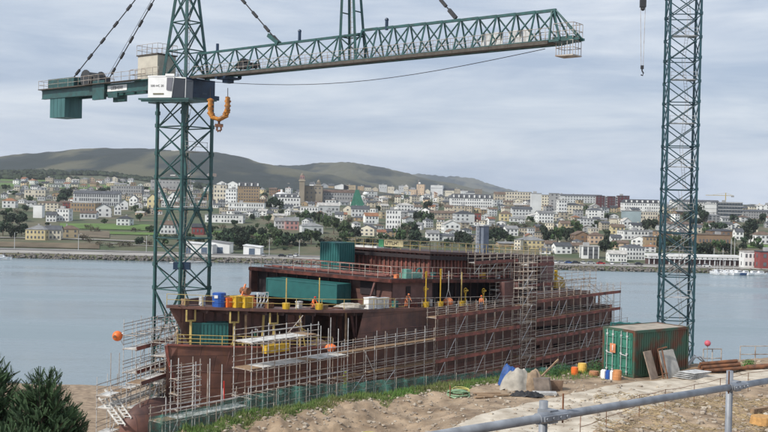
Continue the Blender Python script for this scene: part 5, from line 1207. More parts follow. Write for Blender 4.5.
# light scaffolds over the upper works
Wz = lambda s, v, w: W(s, v, w).z
def upper(label, s0, s1, v, w0, lifts, top, bay=1.7, wid=1.0, edge=None, decks=()):
    n = max(1, round((s1-s0)/bay)); by = (s1-s0)/n; z0 = Wz((s0+s1)/2, v, w0)
    scaffold(label, XY(s0, v), SU, n, by, wid, [z0+l for l in lifts], lambda q: SO.z+w0-(q-SO).dot(SU)*SLO, z0+top, decks, M_plank, edge, [(i, (i % max(1, len(lifts)-1)), 1) for i in range(0, n, 2)], SV, r=.034, pale=.1)
upper('light scaffold over the side of the upper house left of the stair tower', sh(470, 262, -2.6)[0], sh(513, 262, -2.6)[0], -2.9, D2+.25, [.9, 2.2], 3.4, edge=M_redbeam, decks=(1,))
upper('scaffold on the weather deck before the dark side recess', sh(492, 300, -1.6)[0], sh(514, 300, -1.6)[0], -2.0, 0, [.8, 1.9], 2.6, bay=1.4, decks=(1,))
upper('scaffold standing against the stair trunk right of the tall stair tower', sh(532, 290, -.8)[0], sh(558, 290, -.8)[0], -2.6, 0, [1.0, 2.4, 3.8, 5.2], 6.4, bay=1.6, decks=(1, 3), edge=M_redbeam)
upper('low scaffold along the top edge of the aft deck', sh(560, 285, -.4)[0], sh(597, 285, -.4)[0], -1.6, 1.7, [.5, 1.5], 2.4, bay=1.9, decks=())
upper('tube scaffold in front of the dark opening under the fore deck edge', edge_s(305, -4, .5), edge_s(352, -4, .2), -1.3, -4, [.8, 2.0], 2.9, bay=1.6, wid=.8) if 0 else None
# fan of scaffolds round the far side of the bow
fd = Vector((.26, .96, 0)).normalized(); fn = Vector((fd.y, -fd.x, 0))
p0 = at(97, 385, 96)
scaffold('lower rising scaffold in front of the bow bulb at the far left', p0, fd, 8, 1.9, 1.5, [CZ-25.4, CZ-23, CZ-20.6, CZ-19.4], gb, lambda i: CZ-18.1, (1, 2, 3), M_plank, None, [(i, 1+(i % 2), 1) for i in range(7)], fn)
scaffold('second lower scaffold between the far left scaffold and the stem', p0+fn*2.6+fd*1.0, fd, 7, 1.9, 1.5, [CZ-23, CZ-20.6, CZ-18.2], gb, lambda i: CZ-17+.25*i, (0, 1, 2), M_plank, M_rib, [(i, i % 2, 1) for i in range(6)], fn)
p1 = at(123.5, 352, 101)
scaffold('upper scaffold with the orange ball at its left corner', p1, fd, 6, 1.75, 1.4, [CZ-18.0, CZ-15.6, CZ-14.2], lambda q: CZ-19.6, lambda i: CZ-13.1, (0, 1), M_plank, M_redbeam, [(i, i % 2, 1) for i in range(5)], fn, railz=(.4, .8, 1.1))
scaffold('crowded scaffold wedged against the port bow plating', p1+fn*2.3+fd*1.5, fd, 5, 1.8, 1.6, [CZ-23, CZ-20.6, CZ-19.2, CZ-17.8, CZ-16.4, CZ-15.0], gb, lambda i: CZ-14.2+.2*i, (0, 1, 2, 3, 4), M_plank, None, [(i, (i+1) % 4, 1) for i in range(4)]+[(i, (i*2) % 5, 1) for i in range(4)], fn)
scaffold('outermost sparse scaffold standing before the bulb with bright planks', p0+fn*4.6+fd*4.5, fd, 4, 1.7, 1.3, [CZ-23.6, CZ-21.6, CZ-19.6], gb, lambda i: CZ-18.6+.5*i, (0, 1, 2), M_plank, None, [(0, 0, 1), (2, 1, 1)], fn)
scaffold('narrow scaffold squeezed between the upper deck scaffold and the stem', p1+fn*4.3+fd*4.0, fd, 3, 1.6, 1.3, [CZ-21, CZ-19.4, CZ-17.8, CZ-16.4], gb, lambda i: CZ-15.6, (0, 1, 2, 3), M_plank, None, [(0, 0, 1), (1, 1, 1), (0, 2, 1)], fn)
# slanting stair flights in the fan
for k, (a, c) in enumerate((((102, 398, 97), (122, 425, 94)), ((108, 390, 98), (128, 418, 95)))):
    A_, C_ = at(*a), at(*c); b = MB()
    for o in (-.35, .35): b.beam(A_+fn*o, C_+fn*o, .06, .2)
    for i in range(9): q = A_.lerp(C_, (i+.5)/9); b.box(q, (.7, .25, .04), fn, fd)
    tag(b.build('stair_flight', M_plank, origin=C_), ('upper' if k == 0 else 'lower')+' aluminium stair flight of the far left scaffold', 'stairs', 'stair flights at the bow')
for k, px in enumerate((111, 119.5)):
    a = at(px, 353 + k*0, 100); o = MB().tube([Vector((a.x, a.y, CZ-20)), a], .04, 5).build('pole', M_galv2, origin=(a.x, a.y, CZ-20)); tag(o, ('left', 'right')[k]+' one of two thin upright poles left of the orange-ball scaffold', 'pole')
# orange ball
p = at(117.5, 336, 101); t = thing('marker_ball', 'bright orange round marker ball on the left corner of the bow scaffold', 'ball', p)
MB().ball(p, .52, 16, 12).build('ball', M_orange, t, smooth=True); MB().tube([p+Vector((.3, 0, -.3)), at(123.3, 345, 101)], .04, 5).tube([p, at(123.3, 333, 101)], .04, 5).build('bracket', M_galv, t); MB().tube([p-Vector((.12, .6, 0)), p-Vector((.12, .635, 0))], .17, 10).build('valve', M_rust, t)
# red pole
a = at(224, 381, 88); o = MB().tube([a, at(224, 400, 88)], .06, 6).build('red_pole', M_red, origin=at(224, 400, 88)); tag(o, 'bright red upright pole behind the low bow platform', 'pole')
# timber props and orange heap on the near platform
z3 = CZ-13.2+.08
def onz_(px, py, z): return onz(px, py, z)
p = onz(319, 347, z3-2.4); 
tag(MB().ball(p+Z*.3, (.9, .6, .5), 12, 7, .15).build('cloth_heap', mat('pale_pink_cloth', (.6, .42, .36), .9, .2, 5), origin=p), 'pale bundle of cloth lying on the near scaffold platform', 'bundle')
p = onz(331, 350, z3-2.4); tag(MB().ball(p+Z*.25, (.6, .4, .34), 9, 6, .25).build('tool_bag', M_orange, origin=p), 'orange bag on the near scaffold right of the pale bundle', 'bag')
p = onz(276, 352, CZ-15.6); crate('long yellow box on the near scaffold below the yellow ladder frame', p, 3.2, .6, .75, SU, M_yel)
# ---------------------------------------------------------------- tower cranes
def lattice(b, A, Bp, r, k=5): b.tube([A, Bp], r, k)
def mast_section(t, cx, cy, z0, z1, a, ang, typ, m, plat=False, lad=True):
    """one bolted section: four chords, face bracing, gussets"""
    cs = [Vector((cx, cy, 0))+Vector((math.cos(ang+math.pi/4+i*math.pi/2), math.sin(ang+math.pi/4+i*math.pi/2), 0))*a/math.sqrt(2) for i in range(4)]
    b = MB(); mid = (z0+z1)/2
    for c in cs:
        b.beam(c+Z*(z0+.004), c+Z*(z1-.004), .30, .30, up=(math.cos(ang), math.sin(ang), 0))
        for zz in (z0+.25, mid): b.beam(c+Z*(zz-.22), c+Z*(zz+.22), .44, .44, up=(math.cos(ang), math.sin(ang), 0))
    for i in range(4):
        c, d = cs[i], cs[(i+1) % 4]; e = (c+d)/2
        if typ == 'X':       # two small crosses
            for (u, v_) in ((z0, mid), (mid, z1)):
                b.tube([c+Z*u, d+Z*v_], .085, 5); b.tube([d+Z*u, c+Z*v_], .085, 5)
            b.tube([c+Z*(z0+.1), d+Z*(z0+.1)], .08, 5)
        elif typ == 'S':
            b.tube([c+Z*z0, d+Z*z1], .085, 5); b.tube([d+Z*z0, c+Z*z1], .085, 5); b.tube([c+Z*(z0+.1), d+Z*(z0+.1)], .08, 5)
        else:                # one tall cross with a middle strut
            b.tube([c+Z*z0, d+Z*z1], .10, 5); b.tube([d+Z*z0, c+Z*z1], .10, 5); b.tube([c+Z*mid, d+Z*mid], .11, 5); b.tube([c+Z*(z0+.1), d+Z*(z0+.1)], .08, 5)
            b.box(e+Z*mid, (.75, .08, .55), (d-c).normalized(), Vector((-(d-c).y, (d-c).x, 0)).normalized())
    o = b.build('mast_section', m, t)
    if plat:
        pb = MB(); ux = Vector((math.cos(ang), math.sin(ang), 0)); uy = Vector((-ux.y, ux.x, 0)); c = Vector((cx, cy, 0))
        pb.box(c+Z*(mid+.3)-uy*a*.22, (a*.9, a*.42, .08), ux, uy); pb.box(c+Z*(mid+.3)+ux*a*.3, (a*.25, a*.3, .08), ux, uy)
        for x in (-.42, 0, .42): pb.tube([c+ux*a*x-uy*a*.42+Z*(mid+.3), c+ux*a*x-uy*a*.42+Z*(mid+1.4)], .03, 4)
        for h in (.85, 1.4): pb.tube([c-ux*a*.44-uy*a*.42+Z*(mid+h), c+ux*a*.44-uy*a*.42+Z*(mid+h)], .03, 4)
        pb.build('rest_platform', M_galv, o)
    if lad:
        lb = MB(); ux = Vector((math.cos(ang), math.sin(ang), 0)); c = Vector((cx, cy, 0))+ux*a*.12
        dz = .9 if (int(z0/6.9) % 2) else -.9
        for x in (-.22, .22): lb.tube([c+ux*(x-dz*.4)+Z*z0, c+ux*(x+dz*.4)+Z*z1], .025, 4)
        for i in range(int((z1-z0)/.45)):
            q = c+ux*lerp(-dz*.4, dz*.4, i*.45/(z1-z0))+Z*(z0+i*.45); lb.tube([q-ux*.22, q+ux*.22], .018, 4)
        lb.build('ladder', M_galv2, o)
def truss(name, t, p0, d, L_, H_, Wd, n, m, top0=0.0, r=.11, walk=True, end_up=None, taper=0):
    """triangular jib: two bottom chords, one top chord; p0 at bottom level centre"""
    d = Vector(d).normalized(); nrm = Vector((d.y, -d.x, 0)); o_ = []
    step = L_/n
    for s in range(n):
        b = MB(); x0, x1 = s*step, (s+1)*step; xm = (x0+x1)/2; P = lambda x, y, z: p0+d*x+nrm*y+Z*z
        h = H_-taper*(x0/L_)
        b.beam(P(x0+.004, 0, h), P(x1-.004, 0, h), .26, .24)
        for y in (-Wd/2, Wd/2):
            b.beam(P(x0+.004, y, 0), P(x1-.004, y, 0), .22, .24)
            b.tube([P(x0, y, 0), P(x0, y*.12, h)], r*.85, 5)
        b.tube([P(x0, Wd/2, 0), P(x1, 0, h)], r*.72, 5); b.tube([P(x1, -Wd/2, 0), P(x0, 0, h)], r*.72, 5)
        b.tube([P(x0, -Wd/2, 0), P(x0, Wd/2, 0)], r*.7, 5); b.tube([P(x0, -Wd/2, 0), P(x1, Wd/2, 0)], r*.5, 5)
        o = b.build(name, m, t)
        if walk:
            wb = MB(); wb.box(P(xm, 0, -.02), (step-.02, Wd*.8, .08), d, nrm)
            wb.box(P(xm, Wd*.5+.16, -.12), (step-.02, .10, .30), d, nrm)
            wb.build('walkway', M_walk, o); rb = MB()
            for y in (-Wd*.42, Wd*.42):
                for zz in (.6, 1.15): rb.tube([P(x0, y, zz), P(x1, y, zz)], .025, 4)
                for k in range(4): rb.tube([P(x0+step*k/4, y, 0), P(x0+step*k/4, y, 1.15)], .022, 4)
            rb.build('walkway_rail', M_galv2, o)
def railbox(b, c, ux, uy, lx, ly, h=1.1, n=3):
    cs = [c-ux*lx/2-uy*ly/2, c+ux*lx/2-uy*ly/2, c+ux*lx/2+uy*ly/2, c-ux*lx/2+uy*ly/2]
    for i in range(4):
        A_, C_ = cs[i], cs[(i+1) % 4]
        for k in (.5, 1): b.tube([A_+Z*h*k, C_+Z*h*k], .028, 4)
        for k in range(n): q = A_.lerp(C_, k/n); b.tube([q, q+Z*h], .028, 4)
# ---- left crane
CX, CY = -23.7, 118.0; AN = R(-2); A_M = 4.45
g0 = gz(CX, CY)
LC = thing('tower_crane', 'green tower crane with counterweight and white cab standing behind the bow', 'crane', (CX, CY, g0))
ztop = CZ+11.3
MB().box((CX, CY, g0+.4), (7.5, 7.5, 1.2), (math.cos(R(43)), math.sin(R(43)), 0), (-math.sin(R(43)), math.cos(R(43)), 0)).build('foundation', M_quay, LC)
for (z0, z1, ty) in ((7.9, 11.3, 'S'), (1.9, 7.9, 'X'), (-5.1, 1.9, 'K'), (-11.1, -5.1, 'X'), (-18.0, -11.1, 'K'), (g0-CZ+1, -18.0, 'X')):
    mast_section(LC, CX, CY, CZ+z0, CZ+z1, A_M, R(52.5), ty, M_teal, plat=ty != 'S')
MB().box((CX+.5, CY-2.6, CZ-8.1), (1.9, .8, .85)).build('cable_box', M_blue, LC)
JD = Vector((36.4, -31, 0)).normalized(); JN = Vector((JD.y, -JD.x, 0)); c0 = Vector((CX, CY, 0))
def J(x, y, z): return c0+JD*x+JN*y+Z*(CZ+z)
b = MB(); b.box(J(0, 0, 11.55), (5.6, 5.6, .5), JD, JN); b.box(J(.4, 0, 12.6), (4.6, 4.4, 1.9), JD, JN); b.tube([J(0, 0, 11.8), J(0, 0, 12.0)], 2.9, 20); b.build('slewing_unit', M_blue, LC)
b = MB(); b.box(J(0, .8, 11.2), (6.6, 5.6, .22), JD, JN); b.box(J(-1.6, 2.4, 10.95), (3, 1.2, .4), JD, JN); b.build('service_platform', M_teal, LC)
# tower head
b = MB(); ap = J(0, 0, 30.5); hs = [J(sx*2.1, sy*1.7, 13.6) for sx, sy in ((-1, -1), (1, -1), (1, 1), (-1, 1))]; nn = 5
tp = [ap+(h-J(0, 0, 13.6))*.12 for h in hs]
for h, q in zip(hs, tp): b.beam(h, q, .3)
for k in range(nn):
    f0, f1 = k/nn, (k+1)/nn
    for i in range(4):
        A0, A1 = hs[i].lerp(tp[i], f0), hs[i].lerp(tp[i], f1); B0, B1 = hs[(i+1) % 4].lerp(tp[(i+1) % 4], f0), hs[(i+1) % 4].lerp(tp[(i+1) % 4], f1)
        b.tube([A0, B1], .09, 5); b.tube([B0, A1], .09, 5); b.tube([A0, B0], .08, 5)
b.box(ap, (1.2, 1.0, .8), JD, JN); o = b.build('tower_head', M_teal, LC)
lb = MB()
for x in (-.2, .2): lb.tube([J(x, -.3, 13.6), J(x, -.3, 29)], .03, 4)
for i in range(34): lb.tube([J(-.2, -.3, 13.8+i*.45), J(.2, -.3, 13.8+i*.45)], .02, 4)
lb.build('ladder', M_galv2, o)
# counter jib
def a_on(px, z=14.0, lo=-45, hi=60):   # distance along the jib for a photo column
    for _ in range(50):
        m_ = (lo+hi)/2
        if proj(J(m_, 0, z))[0] < px: lo = m_
        else: hi = m_
    return lo
E_ = -a_on(51)
cwA, cwB = a_on(58.5, 11), a_on(73.5, 11)
x1 = a_on(352.5); e = a_on(556, 16)
print('E', E_, 'cw', cwA, cwB, 'x1', x1, 'e', e)
b = MB()
for y in (-1.15, 1.15):
    b.box(J(-2-(E_-2)/2, y, 13.2), (E_-2, .35, 1.0), JD, JN); b.box(J(-2-(E_-2)/2, y, 13.73), (E_-2, .55, .08), JD, JN); b.box(J(-2-(E_-2)/2, y, 12.66), (E_-2, .55, .08), JD, JN)
for x in srange(-4, -E_+1, 10): b.box(J(x, 0, 13.2), (.3, 2.0, .7), JD, JN)
gX = a_on(110); nX = a_on(126.5); wX = a_on(93)
b.box(J(gX, 1.55, 13.1), (2.6, .35, 2.4), JD, JN).box(J(gX, -1.55, 13.1), (2.6, .35, 2.4), JD, JN).box(J(a_on(122.5), 1.3, 12.4), (2.0, .3, .7), JD, JN)
cj = b.build('counter_jib', M_teal, LC)
b = MB(); b.box(J(-E_+6, 0, 13.86), (12, 3.9, .12), JD, JN); b.box(J(-12, 1.75, 13.86), (12, .9, .08), JD, JN); b.build('walkway', M_walk, cj)
b = MB(); railbox(b, J(-E_+6, 0, 13.9), JD, JN, 11.9, 3.8, 1.1, 5)
for zz in (.55, 1.1): b.tube([J(-18, 2.1, 13.9+zz), J(-5, 2.1, 13.9+zz)], .028, 4)
for x in srange(-18, -5, 8): b.tube([J(x, 2.1, 13.9), J(x, 2.1, 15)], .028, 4)
b.build('walkway_rail', M_galv2, cj)
b = MB()
for k in range(4): b.box(J(lerp(cwA, cwB, (k+.5)/4), 0, 11.65), ((cwB-cwA)/4-.04, 2.6, 3.2), JD, JN)
b.box(J((cwA+cwB)/2, 0, 12.95), (5.2, 1.9, .4), JD, JN); b.build('counterweight', M_tealL, LC)
b = MB(); b.box(J((cwA+cwB)/2+.5, 0, 14.6), (6.2, 2.3, 1.3), JD, JN); b.box(J(cwB+1.5, -.2, 14.8), (1.4, 1.4, .5), JD, JN); b.build('machinery_box', M_teal, LC)
b = MB(); b.tube([J(wX, -1.1, 14.9), J(wX, 1.1, 14.9)], .85, 14); b.tube([J(wX, -1.2, 14.9), J(wX, -1.05, 14.9)], 1.1, 14); b.tube([J(wX, 1.05, 14.9), J(wX, 1.2, 14.9)], 1.1, 14); b.box(J(wX+2, 0, 14.5), (1.4, 1.6, 1.1), JD, JN); b.build('hoist_winch', mat('dark_grease_steel', (.04, .04, .042), .5), LC)
pl = MB().box(J(nX, 1.36, 13.2), (4.1, .05, .72), JD, JN).build('name_plate', M_white, cj)
# lettering faces the camera side
text('LIEBHERR', .6, J(nX, 1.41, 13.2)+Z*0, JD, M_letter, LC, ext=.005)
# machinery house and cab
b = MB().box(J(-5.6, 0, 15.3), (3.9, 2.7, 2.9), JD, JN); o = b.build('machine_house', M_cream, LC)
MB().box(J(-5.6, 0, 16.85), (4.2, 3.0, .14), JD, JN).build('roof', M_walk, o); b = MB(); railbox(b, J(-5.6, 0, 16.9), JD, JN, 4.1, 2.9, 1.2, 4); railbox(b, J(-5.2, .3, 13.9), JD, JN, 5.6, 3.7, 1.2, 5); b.build('roof_rail', M_galv2, o)
MB().box(J(-5.0, .2, 13.8), (5.6, 3.6, .12), JD, JN).build('house_platform', M_teal, LC)
# the cab: its long blank side looks at the camera, its glass front along the jib
cc = Vector((at(167, 86, 113.0).x, 113.0, CZ)); c1 = at(148.5, 86, 113.4); c2 = at(177, 86, 112.2)
cu_ = Vector((1, -.25, 0)).normalized(); cv = Vector((.25, 1, 0)).normalized(); zc = at(160, 97.5, 113).z; hc = 2.35
cab_c = Vector((c1.x, c1.y, zc))+cu_*1.7+cv*1.1
def K(x, y, z): return cab_c+cu_*x+cv*y+Z*z
b = MB().prism([K(-1.75, -1.1, 0), K(1.15, -1.1, 0), K(1.45, -1.1, hc), K(-1.75, -1.1, hc)], cv*2.2)
cab = b.build('operator_cab', M_white, LC)
M_cabg = mat('cab_glass', (.035, .04, .05), .15, .1, 1)
MB().prism([K(.55, -1.14, .85), K(1.15, -1.14, .75), K(1.33, -1.14, hc-.12), K(.6, -1.14, hc-.12)], -cv*.05).build('side_window', mat('grey_tinted_glass', (.16, .16, .18), .2, .1, 1), cab)
b = MB().hexa([K(1.16, -1.05, .02), K(2.75, -.95, .0), K(2.75, 1.0, .0), K(1.16, 1.05, .02)], [K(1.47, -1.05, hc-.12), K(2.8, -.95, hc-.22), K(2.8, 1.0, hc-.22), K(1.47, 1.05, hc-.12)]); b.build('front_glazing', M_cabg, cab)
b = MB().hexa([K(-1.8, -1.15, hc), K(1.5, -1.15, hc), K(1.5, 1.15, hc), K(-1.8, 1.15, hc)], [K(-1.8, -1.1, hc+.12), K(1.5, -1.1, hc+.12), K(1.5, 1.1, hc+.12), K(-1.8, 1.1, hc+.12)]); b.beam(K(1.4, -1.0, hc-.06), K(2.85, -.98, hc-.16), .12, .12); b.beam(K(2.82, -.98, hc-.16), K(2.78, -.98, .0), .06); b.beam(K(.4, -1.15, hc+.2), K(1.5, -1.15, hc+.18), .1, .25); b.build('cab_roof', M_white, cab)
MB().box(K(-.45, -1.13, .42), (1.3, .05, .16), cu_, cv).build('nameplate', mat('olive_plate', (.16, .15, .09), .6), cab)
text('500 HC 20', .36, K(-.62, -1.12, 1.32), cu_, M_letter, LC, ext=.005)
b = MB().box(K(.2, .4, -.15), (6.2, 3.2, .2), cu_, cv); b.beam(K(-2.6, -1, -.3), K(3.2, -1, -.3), .2, .3); b.build('cab_platform', M_teal, LC)
# jib: inner truss, then the longer outer one
truss('jib_section', LC, J(2.3, 0, 13.75), JD, x1-2.3+1.3, 2.75, 2.1, 8, M_teal)
truss('jib_section', LC, J(x1+1.3, 0, 13.75), JD, e-x1-1.3, 3.1, 2.1, 11, M_teal, taper=.35)
b = MB(); b.tube([J(e, 0, 16.5), J(e+2.4, .3, 13.9)], .08, 5); b.tube([J(e, 0, 16.5), J(e+2.4, -.3, 13.9)], .08, 5)
for y in (-1.05, 1.05): b.beam(J(e, y, 13.75), J(e+2.5, y*.4, 13.85), .2); b.tube([J(e, y, 13.75), J(e-.4, 0, 16.6)], .11, 5); b.tube([J(e+1, y, 13.75), J(e-.2, 0, 16.6)], .09, 5)
b.box(J(e+1.1, 0, 13.9), (2.0, 1.4, .4), JD, JN); b.build('jib_tip', M_teal, LC)
b = MB(); railbox(b, J(e+1.3, 0, 12.55), JD, JN, 1.6, 1.4, 1.2, 3); b.box(J(e+1.3, 0, 12.5), (1.7, 1.5, .1), JD, JN); railbox(b, J(e+1.2, 0, 13.9), JD, JN, 1.9, 1.6, 1.3, 3); b.build('hanging_basket', M_galv2, LC)
# mid jib A-frame strut
b = MB(); q = x1; A1, A2 = J(q-1.1, 0, 13.9), J(q+1.1, 0, 13.9); T_ = J(q-.9, 0, 31.0)
dl = [(A1, T_-JD*.25), (A2, T_+JD*.25)]
for y in (-.75, .75):
    b.beam(A1+JN*y, T_-JD*.25+JN*y*.25, .26); b.beam(A2+JN*y, T_+JD*.25+JN*y*.25, .26)
for k in range(1, 7):
    f = k/7
    P1 = A1.lerp(T_-JD*.25, f); P2 = A2.lerp(T_+JD*.25, f); ww = .75*(1-.75*f); b.tube([P1+JN*ww, P1-JN*ww], .07, 5); b.tube([P2+JN*ww, P2-JN*ww], .07, 5)
    if k % 2 == 1: b.tube([P1+JN*ww, P2+JN*ww], .07, 5); b.tube([P1-JN*ww, P2-JN*ww], .07, 5)
b.build('jib_strut', M_teal, LC)
lb = MB()
for x in (-.18, .18): lb.tube([J(q+x, 0, 14), J(q-.6+x, 0, 30)], .025, 4)
for i in range(32): lb.tube([J(q-.18-.6*i/32, 0, 14.3+i*.5), J(q+.18-.6*i/32, 0, 14.3+i*.5)], .018, 4)
lb.build('strut_ladder', M_galv2, LC)
# pendants: rods linked by short plates
def pendant(A_, C_, n=6, name='pendant_bar'):
    b = MB(); b.tube([A_, C_], .07, 5)
    for k in range(1, n):
        q_ = A_.lerp(C_, k/n); dd = (C_-A_).normalized(); b.beam(q_-dd*.5, q_+dd*.5, .22, .28)
    b.beam(A_, A_+(C_-A_).normalized()*1.2, .25, .35); b.beam(C_, C_-(C_-A_).normalized()*2.0, .3, .4); b.build(name, M_cable, LC)
pendant(J(a_on(72.5), 1.0, 14), ap+JN*.3, 9); pendant(J(a_on(98), -1.0, 14), ap-JN*.3, 9)
MB().tube([J(a_on(108), .4, 14.5), ap], .03, 4).build('luff_rope', M_cable, LC)
pa = a_on(279, 16.5); pb_ = a_on(456, 16.5)
pendant(J(pa, 0, 16.6), ap, 8); pendant(J(pb_, 0, 16.9), T_, 9); pendant(T_, ap, 8)
MB().beam(J(pa-1.6, 0, 17.6), J(pa, 0, 16.6), .5, .4).build('pendant_anchor', M_teal, LC)
b = MB()
for px in (299, 386): q = a_on(px); b.tube([J(q, 0, 16.6), J(q, 0, 17.5)], .18, 6); b.ball(J(q, 0, 17.6), .2)
b.tube([J(a_on(217), 0, 16.6), J(a_on(217), 0, 17.4)], .18, 6); b.build('warning_lamp', M_blue, LC)
q = a_on(487); b = MB(); b.box(J(q, -.75, 14.75), (2.4, .08, 1.2), JD, JN).box(J(q+3, -.75, 14.75), (2.4, .08, 1.2), JD, JN); b.build('warning_panel', M_galv, LC)
b = MB(); q = a_on(253); b.box(J(q-1, 0, 14.5), (2.6, 1.1, .5), JD, JN).tube([J(q-1.4, -.5, 15), J(q-1.4, .5, 15)], .35, 8); b.build('trolley_winch', M_cable, LC)
b = MB(); A_, C_ = J(3, 0, 13.3), J(e-1, 0, 13.3)
b.tube([A_.lerp(C_, k/16)-Z*1.5*math.sin(math.pi*k/16) for k in range(17)], .03, 4); b.build('trolley_rope', M_cable, LC)
# trolley and hook block
q = a_on(219)+1.6; b = MB(); b.box(J(q, 0, 13.3), (1.8, 1.8, .25), JD, JN); b.box(J(q, 0, 13.0), (.8, 1.0, .4), JD, JN)
for x in (-.7, .7):
    for y in (-1.1, 1.1): b.tube([J(q+x, y-.1, 13.5), J(q+x, y+.1, 13.5)], .25, 10)
b.build('trolley', M_blue, LC)
hk = thing('hook_block', 'orange U-shaped crane hook block hanging under the jib root', 'hook', at(219, 132, J(q, 0, 0).y))
hy = J(q, 0, 0).y; P_ = lambda px, py: at(px, py, hy); b = MB()
path = [P_(210.5, 100), P_(210.5, 113), P_(213, 117.5), P_(219, 119.5), P_(225, 116.5), P_(227.5, 110), P_(227.8, 97)]
b.tube([p_+Vector((0, -.35, 0)) for p_ in path], .22, 8); b.tube([p_+Vector((0, .35, 0)) for p_ in path], .22, 8)
for a_, c_ in zip(path, path[1:]):
    n_ = 3
    for k in range(n_): b.ball(a_.lerp(c_, k/n_), (.38, .5, .22), 7, 5, .12)
b.build('chain_loop', mat('orange_chain', (.55, .22, .03), .6, .45, 3, col2=(.12, .06, .03), bump=.05), hk)
b = MB(); b.tube([P_(219, 119), P_(219, 125)], .14, 6).box(P_(219, 125.5), (.9, .3, .35)); 
b.tube([P_(217.3, 126), P_(216.8, 130), P_(218, 131.6), P_(218.8, 130)], .11, 6); b.tube([P_(220.8, 126), P_(221.2, 130), P_(220.2, 131.6), P_(219.4, 130)], .11, 6); b.build('hook', M_rust, hk)
b = MB()
for px in (210.5, 227.8): b.tube([P_(px, 98), at(px, 88, hy)], .04, 4)
b.build('hoist_rope', M_cable, hk)
# ---- right crane
RX, RY = (678.5-384)*.153, 153.0
RX = (at(678.5, 200, RY)).x; g1 = gz(RX, RY)
RC = thing('tower_crane', 'dark green lattice mast of the tower crane behind the green container', 'crane', (RX, RY, g1))
M_teal2 = mat('crane_dark_green_paint', (0.018, 0.062, 0.078), 0.45, 0.3, 1.2)
zz = CZ+42; i = 0; MB().box((RX, RY, g1+.4), (8, 8, 1.2)).build('foundation', M_quay, RC); secs = []
while zz > g1+1.1: secs.append((max(g1+1, zz-6.6), zz)); zz -= 6.6
for i, (z0, z1) in enumerate(secs): mast_section(RC, RX, RY, z0, z1, 4.5, R(-14+7), 'X', M_teal2, plat=True)
b = MB(); b.box((RX, RY, CZ+43), (5.6, 5.6, 2)); b.build('slewing_unit', M_blue, RC)
rd = Vector((-.2, -1, 0)).normalized(); hp = at(642, 73, 0+140)
rd = (Vector((hp.x, hp.y, 0))-Vector((RX, RY, 0))); rl = rd.length; rd.normalize()
truss('jib_section', RC, Vector((RX, RY, CZ+44))+rd*2.5, rd, rl+6, 3, 2.1, 5, M_teal2)
truss('counter_jib', RC, Vector((RX, RY, CZ+44))-rd*2.5, -rd, 14, 1.6, 2.1, 4, M_teal2)
MB().box(Vector((RX, RY, CZ+43.5))-rd*15, (3, 2.4, 3.4)).build('counterweight', M_tealL, RC); b = MB(); b.beam((RX, RY, CZ+44), (RX, RY, CZ+55), .8); b.tube([Vector((RX, RY, CZ+55)), Vector((RX, RY, CZ+47))+rd*(rl)], .06, 4); b.tube([Vector((RX, RY, CZ+55)), Vector((RX, RY, CZ+45))-rd*14], .06, 4); b.build('tower_head', M_teal2, RC)
hk2 = thing('hook_block', 'small dark hook on two thin ropes left of the right crane', 'hook', hp)
b = MB(); top = Vector((hp.x, hp.y, CZ+44)); mid = at(643, 3, 140)
for o in (-.35, .35): b.tube([hp+Z*1+Vector((o*.4, 0, 0)), Vector((mid.x+o, mid.y, mid.z))], .03, 4)
b.tube([mid, top], .06, 4); b.build('hoist_rope', M_galv2, hk2)
MB().box(mid, (.8, .6, 1.2)).ball(mid-Z*.8, .3).build('pulley_block', M_cable, hk2); MB().tube([hp+Z*1.0, hp+Z*.3, hp+Vector((.2, 0, 0)), hp+Vector((.1, 0, -.35)), hp+Vector((-.15, 0, -.25))], .1, 6).box(hp+Z*.8, (.4, .3, .5)).build('hook', M_cable, hk2)
# ---------------------------------------------------------------- foreground on the dirt plateau
c0 = G(634, 378.4); ct = math.asin(.825); LX = Vector((math.sin(ct), math.cos(ct), 0)); LY = Vector((-LX.y, LX.x, 0))
CL, CW, CH = 4.65, 2.44, 2.66
base = Vector((c0.x, c0.y, min(c0.z, gz((c0+LX*CL).x, (c0+LX*CL).y))+.02)); q0 = base
t = thing('shipping_container', 'rusty green shipping container with closed doors standing beside the dirt road', 'container', q0+LX*CL/2+LY*CW/2)
def Q(x, y, z): return q0+LX*x+LY*y+Z*z
MB().hexa([Q(.06, .06, .1), Q(CL-.06, .06, .1), Q(CL-.06, CW-.06, .1), Q(.06, CW-.06, .1)], [Q(.06, .06, CH-.1), Q(CL-.06, .06, CH-.1), Q(CL-.06, CW-.06, CH-.1), Q(.06, CW-.06, CH-.1)]).build('body', M_contr, t)
b = MB(); n = 22
for i in range(n):
    x = lerp(.2, CL-.2, (i+.5)/n); b.prism([Q(x-.10, .06, .16), Q(x-.05, .01, .16), Q(x+.05, .01, .16), Q(x+.10, .06, .16)], Z*(CH-.32))
b.build('side_corrugation', M_contr, t)
b = MB()

